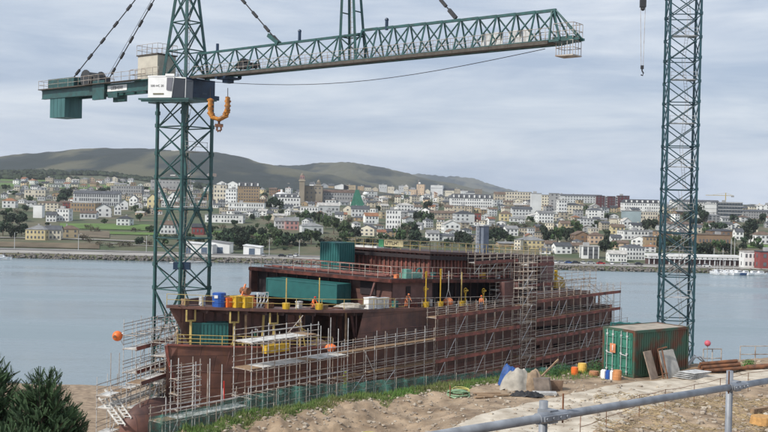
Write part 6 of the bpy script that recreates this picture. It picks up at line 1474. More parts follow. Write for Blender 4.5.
for x in (0.07, CL-.07):
    for y in (.07, CW-.07): b.box(Q(x, y, CH/2), (.15, .15, CH), LX, LY)
for zz in (.09, CH-.07):
    b.box(Q(CL/2, .05, zz), (CL-.3, .11, .15), LX, LY); b.box(Q(CL/2, CW-.05, zz), (CL-.3, .11, .15), LX, LY); b.box(Q(CL-.05, CW/2, zz), (.11, CW-.3, .15), LX, LY); b.box(Q(.05, CW/2, zz), (.11, CW-.3, .15), LX, LY)
b.build('frame', M_contr, t)
MB().box(Q(CL/2, CW/2, CH-.06), (CL-.2, CW-.2, .06), LX, LY).build('roof', mat('dusty_roof', (.36, .31, .25), .9, .3, 1.5), t)
for k in (0, 1):
    y0, y1 = (.17, CW/2-.01) if k == 0 else (CW/2+.01, CW-.17); d_ = MB().hexa([Q(-.02, y0, .18), Q(.05, y0, .18), Q(.05, y1, .18), Q(-.02, y1, .18)], [Q(-.02, y0, CH-.16), Q(.05, y0, CH-.16), Q(.05, y1, CH-.16), Q(-.02, y1, CH-.16)]).build('door', M_cont, t)
    b = MB()
    for zz in (.55, 1.1, 1.68, 2.2): b.box(Q(-.05, (y0+y1)/2, zz), (.07, y1-y0-.12, .10), LX, LY)
    b.box(Q(-.05, y0+.12, CH/2), (.06, .07, CH-.42), LX, LY); b.box(Q(-.05, y1-.12, CH/2), (.06, .07, CH-.42), LX, LY)
    b.build('door_panel_ridge', M_contr if 0 else M_cont, d_)
    b = MB()
    for f in (.3, .72):
        y = lerp(y0, y1, f); b.tube([Q(-.12, y, .12), Q(-.12, y, CH-.1)], .024, 6)
        for zz in (.3, 1.3, 2.3): b.box(Q(-.10, y, zz), (.08, .12, .08), LX, LY)
    b.build('locking_bar', M_galv, d_); MB().beam(Q(-.15, lerp(y0, y1, .72), 1.25), Q(-.15, lerp(y0, y1, .25), 1.2), .04).build('handle', M_galv, d_)
pl = MB().box(Q(-.17, CW*.61, 1.52), (.02, .42, .52), LX, LY).build('number_plate', mat('orange_sign', (.62, .24, .12), .6), t)
text('1', .46, Q(-.19, CW*.61, 1.52), -LY, M_white, t, 'numeral')
# things around the container
def can(px, py, m, label, h=.5, cap=M_black):
    p = G(px, py); t = thing('jerrycan', label, 'can', p, 'cans in front of the container doors'); MB().box(p+Z*h*.45, (.26, .3, h*.9), LX, LY).box(p+Z*h*.95, (.12, .26, h*.12), LX, LY).build('body', m, t); MB().tube([p+Z*h+LY*.09, p+Z*(h+.06)+LY*.09], .035, 8).build('cap', cap, t)
can(604, 378.5, M_white, 'white plastic can left of the blue can by the container doors'); can(608, 379, M_bluep, 'blue plastic can between a white can and an orange one'); can(611.5, 379.3, M_white, 'second white can tucked between the blue can and the orange tub')
p = G(617, 380); tag(drum('bucket', 'orange-brown tub at the foot of the container doors', 'tub', p, .24, .48, mat('orange_brown_plastic', (.55, .25, .10), .6)), 'orange-brown tub at the foot of the container doors', 'tub')
drum('drum', 'yellow drum lying in the grass left of the container', 'drum', G(582, 373), .26, .5, mat('pale_yellow_drum', (.70, .46, .10), .6)); drum('drum', 'small orange drum left of the yellow drum in the grass', 'drum', G(574.5, 375), .2, .38, M_orange); drum('drum', 'low orange lid right of the yellow drum', 'drum', G(594, 376), .28, .22, mat('dull_orange', (.42, .2, .1), .7))
# leaning boards and corrugated sheets
def slab(name, label, cat, a, c, h, lean, m, th=.05, group=None):
    a, c = Vector(a), Vector(c); d = (c-a).normalized(); nn_ = Vector((-d.y, d.x, 0)); o = nn_*lean
    return tag(MB().hexa([a, c, c+nn_*th, a+nn_*th], [a+o+Z*h, c+o+Z*h, c+nn_*th+o+Z*h, a+nn_*th+o+Z*h]).build(name, m, origin=a), label, cat, group)
a = Q(1.0, -.75, 0); c = Q(1.9, -.75, 0)
slab('plywood_board', 'dark plywood board leaning on the container side nearest the doors', 'board', Q(.5, -.8, 0), Q(1.35, -.6, 0), 1.5, .5, mat('plywood', (.34, .26, .2), .8, .3, 3))
slab('concrete_panel', 'pale grey panel leaning on the long side of the container', 'panel', Q(1.7, -.95, 0), Q(3.1, -.8, 0), 1.45, .6, mat('pale_panel', (.42, .40, .36), .85, .25, 3), .1)
b = MB()
for k in range(4):
    for i in range(14): 
        x = 1.9+k*.12+i*.11; b.beam(Q(x, -1.15-k*.03, .12+k*.09), Q(x+.5, -2.0, .07+k*.09), .10, .03)
tag(b.build('corrugated_sheets', M_galv, origin=Q(1.9, -1.6, 0)), 'stack of grey corrugated sheets lying in front of the pale panel', 'sheets')
b = MB(); 
for (x0_, y0_) in ((1.35, -.95), (1.65, -1.0)): b.tube([Q(x0_, y0_, 0), Q(x0_+.05, y0_+.5, 1.6)], .04, 6)
b.tube([Q(1.4, -.45, 1.6), Q(2.1, -.5, 1.68)], .05, 6).tube([Q(1.35, -.95, .3), Q(1.65, -1, .3)], .03, 6); tag(b.build('tube_prop', M_rust, origin=Q(1.35, -.95, 0)), 'rusty tubular frame propped between the plywood board and pale panel', 'frame')
# pipes and timber right of the container
rnd = random.Random(2)
tp = G(700, 371)
pd = Vector((1, .35, 0)).normalized(); pn = Vector((-pd.y, pd.x, 0)); k = 0
names = ['front bottom', 'middle bottom', 'back bottom', 'front upper', 'back upper', 'topmost']
for i, (u, v_) in enumerate(((0, 0), (.23, 0), (.46, 0), (.11, .19), (.35, .19), (.23, .38))):
    a = G(702, 373.5)+pn*u*1.0+Z*(v_*1.0+.10); a = a+pd*rnd.uniform(-.2, .2); c = a+pd*rnd.uniform(2.5, 3.1)
    c.z = a.z+.1
    tag(MB().tube([a, c], .105, 12).build('steel_pipe', M_rust, origin=a), f'{names[i]} rusty steel pipe of the pile by the water', 'pipe', 'rusty pipes beside the container')
for i in range(7):
    a = G(684+i*3.0, 373.8-.55*i)+Z*(.10+.03*(i % 3)); dd = Vector((1, rnd.uniform(-.1, .7), 0)).normalized()
    tag(MB().box(a, (rnd.uniform(.9, 1.8), .16, .10), dd, Vector((-dd.y, dd.x, 0))).build('timber_baulk', M_wood, origin=a), f'{ordn[i]} short timber from the container in the scatter before the pipes', 'timber', 'timbers beside the container')
for i, (px, py, L_) in enumerate(((738, 370.5, 1.8), (746, 369.5, 2.2), (756, 368.3, 2.2))):
    a = G(px, py)+Z*.12; tag(MB().tube([a, a+Vector((L_, .6, .05))], .12, 10).build('steel_pipe', M_rust, origin=a), ('short rusty pipe right of the main pile', 'rusty pipe just below the bush', 'rusty pipe at the right edge behind the road')[i], 'pipe', 'rusty pipes beside the container')
a = G(731, 371); tag(MB().ball(a+Z*.12, (.45, .3, .2), 10, 6, .2).build('sand_bag', M_tarp, origin=a), 'pale sack lying right of the rusty pipe pile', 'sack')
a = G(689, 366); b = MB(); b.tube([a, a+Vector((.35, 0, .5)), a+Vector((.7, 0, .55)), a+Vector((1.1, 0, .1))], .06, 6).tube([a+Vector((0, .3, 0)), a+Vector((.4, .3, .6)), a+Vector((1.2, .3, .0))], .05, 6); tag(b.build('hose', M_galv, origin=a), 'pale hose loops at the right foot of the container', 'hose')
def barrier(px0, px1, py, h, label):
    a, c = G(px0, py), G(px1, py-.5); b = MB(); t = thing('barrier', label, 'barrier', a, 'tube barriers at the water edge'); d = (c-a)
    for k in range(3): b.tube([a+d*k/2, a+d*k/2+Z*h], .035, 6)
    for k in (.45, 1): b.tube([a+Z*h*k, c+Z*h*k], .03, 6)
    b.build('tube_frame', M_galv2, t)
barrier(703, 721, 366, 1.05, 'grey tube barrier at the water edge right of the crane foot'); barrier(740, 770, 361.8, .95, 'grey tube barrier at the water edge by the right bush')
# pink buoy ball on a stick
a = G(707, 366.2); t = thing('marker_ball', 'round pink-red marker on a thin stick above the water edge', 'marker', a); hh = (366-343)*a.y/1000
MB().tube([a, a+Z*hh], .02, 6).build('stick', M_galv2, t); MB().ball(a+Z*hh, .19, 14, 10).build('ball', mat('pink_red_plastic', (.60, .12, .16), .5), t, smooth=True)
# machines seen over the container roof, beyond it
b0 = at(628, 330, 75); 
def leafbush(label, px, py, r, m, D=None):
    p = G(px, py); t = thing('bush', label, 'bush', p); rnd = random.Random(int(px)); b = MB()
    for i in range(900):
        d = Vector((rnd.gauss(0, 1), rnd.gauss(0, 1), abs(rnd.gauss(0, 1)))).normalized(); q = p+d*r*rnd.random()**.4; s = rnd.uniform(.02, .05); u = Vector((rnd.gauss(0, 1), rnd.gauss(0, 1), rnd.gauss(0, 1))).normalized(); v = d.cross(u).normalized()
        b.quad(q-u*s, q+v*s*.6, q+u*s, q-v*s*.6)
    b.build('foliage', m, t); MB().tube([p, p+Z*r*.7], .03, 5).build('stem', M_trunk, t)
M_gl = mat('fresh_leaf', (0.07, 0.17, 0.03), .8, .4, 3)
leafbush('small green bush between the barrier and the road at the right', 749, 367, .48, M_gl)
leafbush('low bush in the grass left of the orange drum', 562, 372, .65, mat('dark_fresh_leaf', (.04, .11, .03), .8, .4, 3)); leafbush('low bush growing against the left side of the container', 597, 371, .75, MATS['dark_fresh_leaf']); leafbush('rounded bush right of the crumpled sack heap', 553, 376, .45, MATS['dark_fresh_leaf'])
# small hoisting gear and rails behind the container
t = thing('pipe_rack', 'teal pipe rack and drums standing behind the container by the crane foot', 'rack', G(640, 367)); p = WP[t.name]; p = at(640, 326, 90); p = Vector((p.x, 90, p.z)); 
b = MB(); gq = Vector((p.x, p.y, gz(p.x, p.y)))
for k in range(4): b.tube([gq+Vector((k*1.6-2.6, 0, 0)), p+Vector((k*1.6-2.6, 0, .3))], .09, 6)
for k in range(3): b.tube([p+Vector((k*1.6-2.6+.8+.6*math.cos(a), 0, -.3+.6*math.sin(a))) for a in [j*math.pi/6 for j in range(13)]], .08, 5, False)
b.tube([p+Vector((-2.6, 0, .2)), p+Vector((2.4, 0, .2))], .09, 6).tube([p+Vector((-2.6, 0, -1.2)), p+Vector((2.4, 0, -1.2))], .09, 6); b.build('rack_frame', M_cteal, t)
MB().box(p+Vector((3.2, .5, -.9)), (1.2, .9, 1.0)).build('load_box', M_rust, t)
# heap of sacks with a blue tarpaulin
hp_ = G(522, 389)
def blob(name, label, cat, px, py, r, m, up=.5, jit=.12, D=None, squash=None, seed=1):
    p = G(px, py); random.seed(seed); o = MB(); o.ball(p+Z*r[2]*up, r, 16, 10, jit); return tag(o.build(name, m, origin=p), label, cat)
def drape(name, label, cat, pts, m, seed):
    """cloth over a heap: height field over a rounded footprint"""
    (px, py, rx, ry, h) = pts; p = G(px, py); b = MB(); n = 34; k = 56
    for i in range(n+1):
        for j in range(k):
            a = 2*math.pi*j/k; f = i/n; e = 1+.18*nz(math.cos(a)*2, math.sin(a)*2, 1, seed)
            x, y = rx*f*e*math.cos(a), ry*f*e*math.sin(a); z = h*(1-f**4)*(.8+.35*nz(x*2, y*2, 1.0, seed))+.14*nz(x*4, y*4, 1, seed+2)*(1-f*.5)+.05*math.sin(a*9+f*6+seed)*f+.05*nz(x*11, y*11, 1, seed+5)
            b.v.append(p+Vector((x, y, max(.0, z))))
    for i in range(n):
        for j in range(k): q = (j+1) % k; b.f.append((i*k+j, (i+1)*k+j, (i+1)*k+q, i*k+q))
    return tag(b.build(name, m, origin=p, smooth=True), label, cat)
drape('blue_tarpaulin', 'crumpled blue tarpaulin behind the big pale sack', 'tarpaulin', (511, 386, .7, .5, 1.3), M_btarp, 3)
drape('big_bag', 'big pale slumped sack in front of the blue tarpaulin', 'sack', (519, 389.5, 1.0, .6, 1.15), M_tarp, 5)
drape('canvas_heap', 'tan canvas heap leaning on the right of the big pale sack', 'canvas', (531, 390, .8, .5, 1.05), mat('tan_canvas', (.30, .22, .15), .9, .35, 4, bump=.03), 8)
b = MB(); p = G(541, 391.5); b.prism([p+Vector((-.35, -.3, 0)), p+Vector((.45, -.35, 0)), p+Vector((.6, .1, 0)), p+Vector((-.3, .15, 0))], Vector((-.12, .1, .75))); t = tag(b.build('digger_bucket', mat('worn_bucket_steel', (.20, .16, .13), .7, .4, 3), origin=p), 'worn steel digger bucket lying right of the tan canvas heap', 'bucket')
b = MB(); p = G(551, 389.3); b.hexa([p+Vector((-.55, -.25, 0)), p+Vector((.55, -.2, 0)), p+Vector((.5, .35, 0)), p+Vector((-.5, .3, 0))], [p+Vector((-.6, -.35, .55)), p+Vector((.6, -.3, .55)), p+Vector((.5, .4, .45)), p+Vector((-.5, .35, .45))]); tag(b.build('scrap_bin', mat('rusty_brown_bin', (.24, .16, .11), .8, .4, 3), origin=p), 'open brown steel bin at the right end of the junk heap', 'bin')
drape('black_sheet', 'black plastic sheet lying on the ground in front of the sacks', 'sheet', (527, 396.5, .85, .35, .22), M_black, 4)
b = MB(); p = G(541, 394.5); b.box(p+Z*.05, (1.5, .5, .05), (1, .1, 0), (-.1, 1, 0)).box(p+Z*.12+Vector((.2, .1, 0)), (1.2, .5, .05), (1, -.05, 0), (.05, 1, 0)); tag(b.build('metal_sheet', M_galv, origin=p), 'grey metal sheets beside the black plastic sheet', 'sheets')
b = MB(); p = G(541, 386); b.beam(p+Z*.5, p+Vector((1.0, .6, 1.35)), .08); tag(b.build('wooden_pole', M_wood, origin=p), 'pale pole sticking up to the right from the junk heap', 'pole')
# planks on the bank
for i, (px, py, L_, r_) in enumerate(((487, 394.5, 1.4, .2), (493, 396.3, 1.6, .1), (484, 398, 1.0, .35))):
    p = G(px, py); d = Vector((math.cos(r_), math.sin(r_), 0)); tag(MB().box(p+Z*.07, (L_, .2, .06), d, Vector((-d.y, d.x, 0))).build('plank', M_wood, origin=p), ('upper left', 'right', 'lower left')[i]+' plank on the earth left of the black sheet', 'plank', 'planks on the earth bank')
# net and hose coils
def coil(px, py, label, m, n=6, r=.4, th=.03, name='hose_coil', cat='hose'):
    p = G(px, py); b = MB(); rn = random.Random(int(px))
    for k in range(n):
        rr = r*rn.uniform(.7, 1.15); c = p+Vector((rn.uniform(-.15, .15), rn.uniform(-.1, .1), rn.uniform(.03, .2))); tl = rn.uniform(-.3, .5)
        b.tube([c+Vector((rr*math.cos(a), rr*.7*math.sin(a), .1+tl*rr*math.sin(a))) for a in [j*math.pi/9 for j in range(19)]], th, 5, False)
    tag(b.build(name, m, origin=p), label, cat)
coil(458, 396, 'tangle of pale green rope on the bank left of the junk heap', mat('pale_green_rope', (.25, .4, .24), .7, .3, 4), 9, .5); coil(463, 394.5, 'yellowish rope loop right of the green tangle', mat('yellow_rope', (.5, .45, .15), .7), 3, .42, .02)
coil(356, 431, 'heap of green hose at the bottom edge of the photo', mat('green_hose', (.02, .22, .12), .5), 10, .5, .035); coil(370, 428, 'thin yellow hose arching right of the green hose heap', MATS['yellow_rope'], 4, .62, .022)
p = G(450, 396.8); b = MB(); b.tube([p, p+Z*.6], .03, 6).tube([p+Vector((-.0, .25, 0)), p+Vector((0, .25, .6))], .03, 6).tube([p+Z*.6, p+Vector((0, .25, .6))], .03, 6); tag(b.build('steel_bracket', M_rust, origin=p), 'dark steel bracket left of the green rope tangle', 'bracket')
# stump and debris lower right
p = G(762, 424); tag(MB().tube([p, p+Z*.35], [.55, .48], 14).build('tree_stump', mat('orange_cut_wood', (.5, .28, .10), .85, .3, 6), origin=p), 'orange-brown cut stump in the rubble at the lower right corner', 'stump')
tag(MB().beam(G(752, 414)+Z*.12, G(775, 409)+Z*.12, .22).build('timber_baulk', M_wood, origin=G(752, 414)), 'weathered beam in the rubble above the stump', 'timber', 'timbers beside the container')
# rope fence with stakes along the road
t = thing('rope_fence', 'thin wire fence with stakes along the near side of the dirt road', 'fence', G(640, 418)); st = [(580, 441), (606, 430), (639, 417.5), (665, 410), (694, 402.5), (720, 397), (748, 391.5), (785, 385)]
tops = []
for px, py in st:
    p = G(px, py); MB().tube([p, p+Z*1.02], .018, 5).build('stake', M_rust, t); tops.append(p)
b = MB()
for hgt in (1.0, .55):
    for a, c in zip(tops, tops[1:]): b.tube([a.lerp(c, k/6)+Z*(hgt-.05*math.sin(math.pi*k/6)) for k in range(7)], .013, 4)
b.build('wire', M_rust, t)
# pole railing right in front of the camera
P1 = at(737, 386, 8.0); P2 = at(552, 416.5, 6.0); dd = (P2-P1).normalized()
t = thing('pole_railing', 'thick grey scaffold tube railing crossing the lower right corner in front', 'railing', Vector((P1.x, P1.y, CZ-2.5)))
M_rail = mat('painted_grey_tube', (.27, .29, .32), .5, .2, 9, metal=.1, col2=(.18, .19, .21))
MB().tube([P1-dd*1.2, P2+dd*2.2], .0265, 16).build('top_tube', M_rail, t, smooth=True)
for (P_1, nm) in ((P1, 0), (P2, 1)):
    bk = Vector((-dd.y, dd.x, 0)); bk = bk if bk.y > 0 else -bk
    tp_ = P_1+bk*.062; MB().tube([Vector((tp_.x, tp_.y, CZ-2.6)), tp_+Z*(.115 if nm == 0 else .085)], .027, 16).build('post', M_rail, t, smooth=True)
    b = MB(); b.tube([P_1-dd*.14, P_1+dd*.16], .034, 16); b.box(P_1+bk*.03-dd*.0, (.09, .09, .08), dd, bk)
    for k in (-.1, -.03, .05, .12): b.tube([P_1+dd*k-bk*.036, P_1+dd*k-bk*.052], .010, 6)
    b.box(P_1-bk*.038, (.28, .012, .03), dd, bk); b.build('coupler', M_rail, t)
    MB().tube([P_1+dd*(-.12 if nm else .16)-Z*.05, P_1+dd*(-.12 if nm else .16)+Z*.13], .006, 6).build('bolt', M_rust, t)
# ground the railing stands on: the camera's own ledge
MB().hexa([(-12, -8, CZ-12), (12, -8, CZ-12), (12, 3.5, CZ-12), (-12, 3.5, CZ-12)], [(-12, -8, CZ-1.65), (12, -8, CZ-1.65), (12, 3.2, CZ-1.65), (-12, 3.2, CZ-1.65)]).build('ledge', MATS['brown_earth'])['kind'] = 'structure'
L_ = MB(); L_.hexa([(-2, 3.5, CZ-12), (9, 3.5, CZ-12), (9, 9.2, CZ-12), (2.0, 8.6, CZ-12)], [(0.2, 3.5, CZ-2.55), (9, 3.5, CZ-2.55), (9, 8.6, CZ-2.55), (2.6, 8.5, CZ-2.55)])
kind(L_.build('ledge', MATS['brown_earth']), 'structure')
# ---- ground cover
def edge_y(x):
    D = 50.0
    for _ in range(12): D = edgeD(384+1000*x/D)
    return D
rnd = random.Random(11); b = MB()
for i in range(36000):
    px = rnd.uniform(150, 612); D = edgeD(px); wv = 1.9+2.2*max(0, nz(px, 0, .05, 3))+(.8 if px > 540 else 0); d = rnd.uniform(-1.6, wv); x = (px-384)*(D-d)/1000; y = D-d
    if px > 505 and d > .9 and rnd.random() < .7: continue
    z = gz(x, y)-.02; h = rnd.uniform(.08, .30)*(1 if d < wv*.8 else .5); a = rnd.uniform(0, 3.14); w_ = rnd.uniform(.012, .03); u = Vector((math.cos(a), math.sin(a), 0))*w_; ln = Vector((rnd.uniform(-.1, .1), rnd.uniform(-.1, .1), 0))
    p = Vector((x, y, z)); b.v += [p-u, p+u, p+ln+Z*h]; n_ = len(b.v); b.f.append((n_-3, n_-2, n_-1))
kind(b.build('grass', mat('grass_blade', (.085, .165, .035), .9, .4, .5, col2=(.17, .16, .065))), 'stuff', 'strip of fresh green grass along the top edge of the bank', 'grass')
b = MB()
for i in range(7500):
    px = rnd.uniform(120, 800); 
    if px > 610 and rnd.random() < .75: D = rnd.uniform(36, 52-(0 if px > 640 else 4))
    else: D = rnd.uniform(38, edgeD(px)-.5)
    x = (px-384)*D/1000; s = .012+.10*rnd.random()**5*(1.6 if px > 600 else 1)
    inroad = False
    z = gz(x, D)
    b.ball((x, D, z+.02+s*.2), (s*rnd.uniform(.7, 1.5), s, s*rnd.uniform(.4, .8)), 5, 3, .3)
kind(b.build('gravel', mat('gravel_stone', (.42, .37, .30), .95, .4, .9, col2=(.24, .19, .15))), 'stuff', 'loose stones and clods strewn over the brown earth', 'stones')
b = MB()
for i in range(5200):   # dry litter in the rubble verge
    px = rnd.uniform(600, 800); D = rnd.uniform(36, 51); x = (px-384)*D/1000; a = rnd.uniform(0, 3.14); l_ = rnd.uniform(.04, .22); u = Vector((math.cos(a), math.sin(a), rnd.uniform(-.3, .5)))*l_; p = Vector((x, D, gz(x, D)+.05))
    if nz(x, D, .4, 8) < -.15: continue
    b.v += [p-u, p+u, p+u+Z*.025, p-u+Z*.025]; n_ = len(b.v); b.f.append((n_-4, n_-3, n_-2, n_-1))
kind(b.build('dry_litter', mat('dry_straw', (.42, .33, .2), .95, .4, 1.2, col2=(.16, .13, .08))), 'stuff', 'dry stalks and wood litter on the rubble beside the road', 'litter')
# green debris netting behind the grass
M_nt = bpy.data.materials.new('green_debris_net'); M_nt.use_nodes = True; t_ = M_nt.node_tree; n_ = t_.nodes; l_ = t_.links; p_ = n_['Principled BSDF']; p_.inputs['Base Color'].default_value = (.05, .21, .17, 1); p_.inputs['Roughness'].default_value = .7
tr = n_.new('ShaderNodeBsdfTransparent'); ms = n_.new('ShaderNodeMixShader'); no = n_.new('ShaderNodeTexNoise'); no.inputs['Scale'].default_value = 7; no.inputs['Detail'].default_value = 8
mr = n_.new('ShaderNodeMapRange'); mr.inputs['From Min'].default_value = .35; mr.inputs['From Max'].default_value = .65; mr.inputs['To Min'].default_value = .08; mr.inputs['To Max'].default_value = .55
cc_ = n_.new('ShaderNodeTexCoord'); l_.new(cc_.outputs['Object'], no.inputs['Vector']); l_.new(no.outputs['Fac'], mr.inputs[0]); l_.new(mr.outputs[0], ms.inputs[0]); l_.new(tr.outputs[0], ms.inputs[1]); l_.new(p_.outputs[0], ms.inputs[2]); l_.new(ms.outputs[0], n_['Material Output'].inputs['Surface'])
TOPN = [(150, 418), (205, 408), (245, 397), (300, 386.5), (345, 384), (430, 377), (512, 371), (560, 367), (604, 363)]
for li, off in enumerate((1.2, 2.2)):
    b = MB(); n = 150; k = 8
    for i in range(n+1):
        px = lerp(152, 604, i/n); D = edgeD(px)+off+.5*nz(px, li, .08, 3); x = (px-384)*D/1000; yt = interp(TOPN, px)+(1.5*nz(px, 0, .12, 5+li))-li*1.0
        zt_ = at(px, yt, D).z; zb_ = gz(x, D)-.1
        for j in range(k+1):
            z = lerp(zb_, zt_, j/k); b.v.append(Vector((x+.15*nz(px, j, .4, 1), D+.25*nz(px, j*3, .25, 2+li), z)))
    for i in range(n):
        for j in range(k): a = i*(k+1)+j; b.f.append((a, a+k+1, a+k+2, a+1))
    o = b.build('debris_net', M_nt, smooth=True); tag(o, ('nearer sagging green debris net along the bank top behind the grass', 'farther green debris net hung along the feet of the scaffold')[li], 'net')
    for j in range(0): pass
rn = random.Random(4)
for i in range(14):
    px = 190+30*i; D = edgeD(px)+1.25; x = (px-384)*D/1000; zt_ = at(px, interp(TOPN, px)-2, D).z; p = Vector((x, D, gz(x, D)-.2))
    tag(MB().tube([p, Vector((x, D, zt_))], .02, 5).build('net_stake', M_galv2, origin=p), f'{(ordn+["eleventh", "twelfth", "thirteenth", "fourteenth"])[i]} stake from the left carrying the green debris net', 'stake', 'stakes of the debris net')
# ---- cypress at the lower left
def cypress(px, D, h, wd, label, seed):
    rn = random.Random(seed); X = (px-384)*D/1000; g = gz(X, D); base = Vector((X, D, g)); t = thing('cypress_tree', label, 'tree', base)
    MB().tube([base-Z*.3, base+Z*h*.5, base+Z*h*.9], [.2, .12, .02], 8).build('trunk', M_trunk, t)
    f = MB(); lb = MB()
    # limbs sweep up and out; every limb carries flat feathery sprays
    for i in range(300):
        tt = (i+.5)/300; z0 = h*(.06+.80*tt); a = i*2.399+rn.uniform(-.4, .4); Lb = wd*(1-tt)**.62*rn.uniform(.62, 1.1)+.25
        o = Vector((math.cos(a), math.sin(a), 0)); st_ = base+Z*z0; en = st_+o*Lb+Z*(.45+.55*Lb)*rn.uniform(.6, 1.15); mid_ = st_.lerp(en, .5)-Z*.08*Lb
        lb.tube([st_, mid_, en], [.035, .02, .006], 3, False)
        for k in range(int(9+9*Lb)):
            s = rn.uniform(.22, 1.0); q = st_.lerp(mid_, s*2) if s < .5 else mid_.lerp(en, s*2-1); d = ((en-mid_).normalized()+Vector((rn.gauss(0, .45), rn.gauss(0, .45), rn.uniform(-.15, .5)))).normalized(); l = rn.uniform(.28, .5)*(1.15-.5*s); sd_ = d.cross(Vector((rn.gauss(0, 1), rn.gauss(0, 1), rn.gauss(0, 1)))).normalized()
            for j in range(13):     # one spray
                u = (j+.5)/13; sg = 1 if j % 2 else -1; r_ = q+d*l*u; tw = (d*.8+sd_*sg*.75).normalized(); ll = l*.38*(1-u*.65); wv = tw.cross(sd_).normalized()*.3+sd_.cross(d)*.0; wv = (d.cross(sd_)).normalized()*.016+d*.012
                f.v += [r_, r_+tw*ll*.5+wv, r_+tw*ll, r_+tw*ll*.5-wv]; nn_ = len(f.v); f.f.append((nn_-4, nn_-3, nn_-2, nn_-1))
    lb.build('limb', M_trunk, t)
    f.build('crown', mat('cypress_leaf', (.050, .095, .036), .85, .4, 1.6, col2=(.026, .05, .022)), t)
cypress(46, 27, 7.2, 1.75, 'nearest dark green cypress with ragged tips in the lower left corner', 5)
cypress(-14, 28.5, 5.5, 1.9, 'cypress cut by the left edge of the photo', 9)
cypress(19, 26.0, 6.2, 2.0, 'bushy cypress in front of its two neighbours at the bottom left', 12)
cypress(66, 27.5, 6.3, 1.3, 'slim low cypress at the right end of the lower left clump', 15)
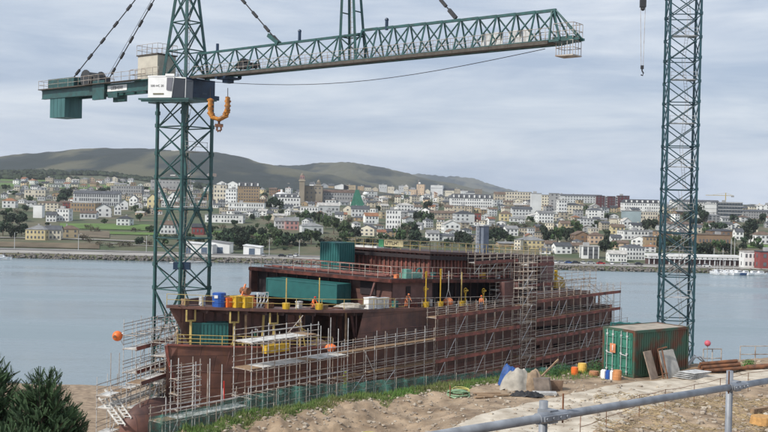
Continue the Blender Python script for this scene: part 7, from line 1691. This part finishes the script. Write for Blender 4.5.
# ---- people
def person(label, p, yaw, h, top, trous, helmet=None, pose='stand', hold=None):
    p = Vector(p); t = thing('person', label, 'person', p, None); k = h/1.75; a = R(yaw); fx = Vector((math.cos(a), math.sin(a), 0)); fy = Vector((-math.sin(a), math.cos(a), 0))
    bend = {'stand': .05, 'bend': .75, 'walk': .1, 'crouch': .5}[pose]; hipz = .95 if pose != 'crouch' else .55
    def V(f, s, z): return p+(fx*f+fy*s+Z*z)*k
    spn = lambda d, s=0: V(d*math.sin(bend), s, hipz+d*math.cos(bend))
    sh_l, sh_r = spn(.50, .19), spn(.50, -.19)
    reach = .30 if pose != 'stand' else .12
    ar = []
    for s in (1, -1):
        S = spn(.50, .19*s); E = S+(fx*reach*.5+fy*.06*s-Z*.27)*k; Wr = E+(fx*(.20 if pose != 'stand' else .10)-Z*(.20 if pose != 'stand' else .24))*k; ar.append((S, E, Wr))
    def skin(nodes, edges, name, m, par, sub=1):
        me = bpy.data.meshes.new(name); me.from_pydata([tuple(v-p) for v, r in nodes], edges, []); me.materials.append(m); o = bpy.data.objects.new(name, me); C.objects.link(o); o.parent = par; WP[o.name] = p.copy()
        md = o.modifiers.new('skin', 'SKIN'); 
        for i, (v, r) in enumerate(nodes): me.skin_vertices[0].data[i].radius = (r*k, r*k*.85); me.skin_vertices[0].data[i].use_root = i == 0
        o.modifiers.new('sub', 'SUBSURF').levels = sub; o.modifiers['sub'].render_levels = sub
        for q in me.polygons: q.use_smooth = True
        return o
    step = .22 if pose == 'walk' else .04
    kn = .27 if pose == 'crouch' else .04
    legs = []
    for s in (1, -1):
        H = V(0, .09*s, hipz-.05); Kn = V(kn+step*s*.5, .10*s, .49 if pose != 'crouch' else .42); An = V(step*s-(.0), .10*s, .08); To = V(step*s+.17, .11*s, .03); legs.append((H, Kn, An, To))
    N_ = [(spn(0), .13), (spn(.25), .13), (spn(.47), .12), (spn(.58), .055), (spn(.66), .06), (spn(.74), .095), (spn(.82), .085)]; E_ = [(0, 1), (1, 2), (2, 3), (3, 4), (4, 5), (5, 6)]
    for (S, E, Wr) in ar:
        i = len(N_); N_ += [(S, .06), (E, .045), (Wr, .03)]; E_ += [(2, i), (i, i+1), (i+1, i+2)]; d = (Wr-E).normalized(); palm = Wr+d*.07*k; N_.append((palm, .032)); E_.append((i+2, i+3)); sd = d.cross(fx).normalized()
        for f_ in range(4):
            j = len(N_); of = sd*(f_-1.5)*.018*k; N_ += [(palm+d*.04*k+of, .010), (palm+d*(.085-.008*abs(f_-1.2))*k+of+fx*.015*k, .008)]; E_ += [(i+3, j), (j, j+1)]
        j = len(N_); N_ += [(Wr+d*.05*k+fx*.035*k, .011), (Wr+d*.09*k+fx*.055*k, .009)]; E_ += [(i+3, j), (j, j+1)]
    for (H, Kn, An, To) in legs:
        i = len(N_); N_ += [(H, .085), (Kn, .058), (An, .045), (To, .04)]; E_ += [(0, i), (i, i+1), (i+1, i+2), (i+2, i+3)]
    body = skin(N_, E_, 'body', M_skin, t, 1)
    n2 = [(spn(.0), .155), (spn(.25), .155), (spn(.46), .15)]; e2 = [(0, 1), (1, 2)]
    for (S, E, Wr) in ar: i = len(n2); n2 += [(S, .08), (E, .062), (E.lerp(Wr, .85), .052)]; e2 += [(2, i), (i, i+1), (i+1, i+2)]
    skin(n2, e2, 'jacket', top, t)
    n3 = [(spn(.0), .16)]; e3 = []
    for (H, Kn, An, To) in legs: i = len(n3); n3 += [(H, .105), (Kn, .078), (An, .068)]; e3 += [(0, i), (i, i+1), (i+1, i+2)]
    skin(n3, e3, 'trousers', trous, t)
    b = MB()
    for (H, Kn, An, To) in legs: b.beam(An-fx*.08*k-Z*.02*k, To+Z*.015*k+fx*.04*k, .10*k, .10*k)
    b.build('boots', M_black, t)
    hd = spn(.76); upd = (spn(.82)-spn(.66)).normalized(); fd_ = (fx*math.cos(bend)-Z*math.sin(bend)*.6).normalized()
    b = MB(); 
    for s in (1, -1): b.ball(hd+fd_*.088*k+fy*.032*s*k+upd*.01*k, .011*k, 6, 4)
    b.build('eyes', M_black, t); MB().ball(hd+fd_*.10*k-upd*.015*k, .016*k, 6, 4).build('nose', M_skin, t); MB().box(hd+fd_*.092*k-upd*.05*k, (.012*k, .045*k, .01*k), fd_, fy).build('mouth', M_red, t)
    if helmet: MB().ball(hd+upd*.055*k, (.125*k, .115*k, .10*k), 12, 8).ball(hd+upd*.035*k+fd_*.05*k, (.13*k, .11*k, .02*k), 12, 6).build('helmet', helmet, t, smooth=True)
    else: MB().ball(hd+upd*.05*k-fd_*.02*k, (.10*k, .095*k, .085*k), 12, 8).build('hair', M_black, t, smooth=True)
    return t
pp = on(408, 309.2, 0)-SV*.3
person('worker in pale orange overalls stooping at the ship deck rail', pp, -60, 1.72, M_orange2, M_orange2, M_orange2, 'bend')
pp = W(sh(481, 309, 1.2)[0], 1.2, -1.5); pp.z = CZ-13.2+.1
person('worker with bright orange helmet and dark jacket on the top scaffold deck', pp, -80, 1.75, M_orange2, M_navy, M_orange, 'stand')
s_ = edge_s(255, -4, .8); pp = W(s_, -10+hb(s_, -4)-.8, -4)
person('worker in green overalls and white helmet bending behind the bow rail', pp, -20, 1.78, M_gcloth, M_gcloth, M_white, 'stand')
s_ = sh(345, 386, 1.1)[0]; pp = W(s_, 1.1, 0); pp.z = CZ-19.6+.1
person('worker in yellow high-visibility jacket low in the scaffold above the green net', pp, -70, 1.75, M_hiviz, M_hiviz, M_hiviz, 'stand')
s_ = edge_s(178, -4, .5); pp = W(s_, -10+hb(s_, -4)-.55, -4)
person('worker in tan clothes standing at the very tip of the bow rail', pp, 200, 1.75, M_tcloth, M_tcloth, M_cream, 'walk')
pp = on(315, 305.3, 0)-SV*.4
person('worker in orange jacket crouching between the yellow bucket posts', pp, -40, 1.72, M_orange, M_orange2, M_red, 'crouch')
# ---------------------------------------------------------------- air
mh = bpy.data.materials.new('haze_air'); mh.use_nodes = True; t = mh.node_tree; n = t.nodes
for x in list(n):
    if x.type == 'BSDF_PRINCIPLED': n.remove(x)
pv = n.new('ShaderNodeVolumePrincipled'); pv.inputs['Density'].default_value = 0.000075; pv.inputs['Color'].default_value = (0.86, 0.91, 1.0, 1)
pv.inputs['Anisotropy'].default_value = 0.2
t.links.new(pv.outputs[0], n['Material Output'].inputs['Volume'])
hz = MB().box((0, 3990, 120), (9000, 8100, 260+30)).build('haze', mh); hz.location.z += 0
kind(hz, 'stuff', 'thin pale haze in the air over the water and hills', 'haze')
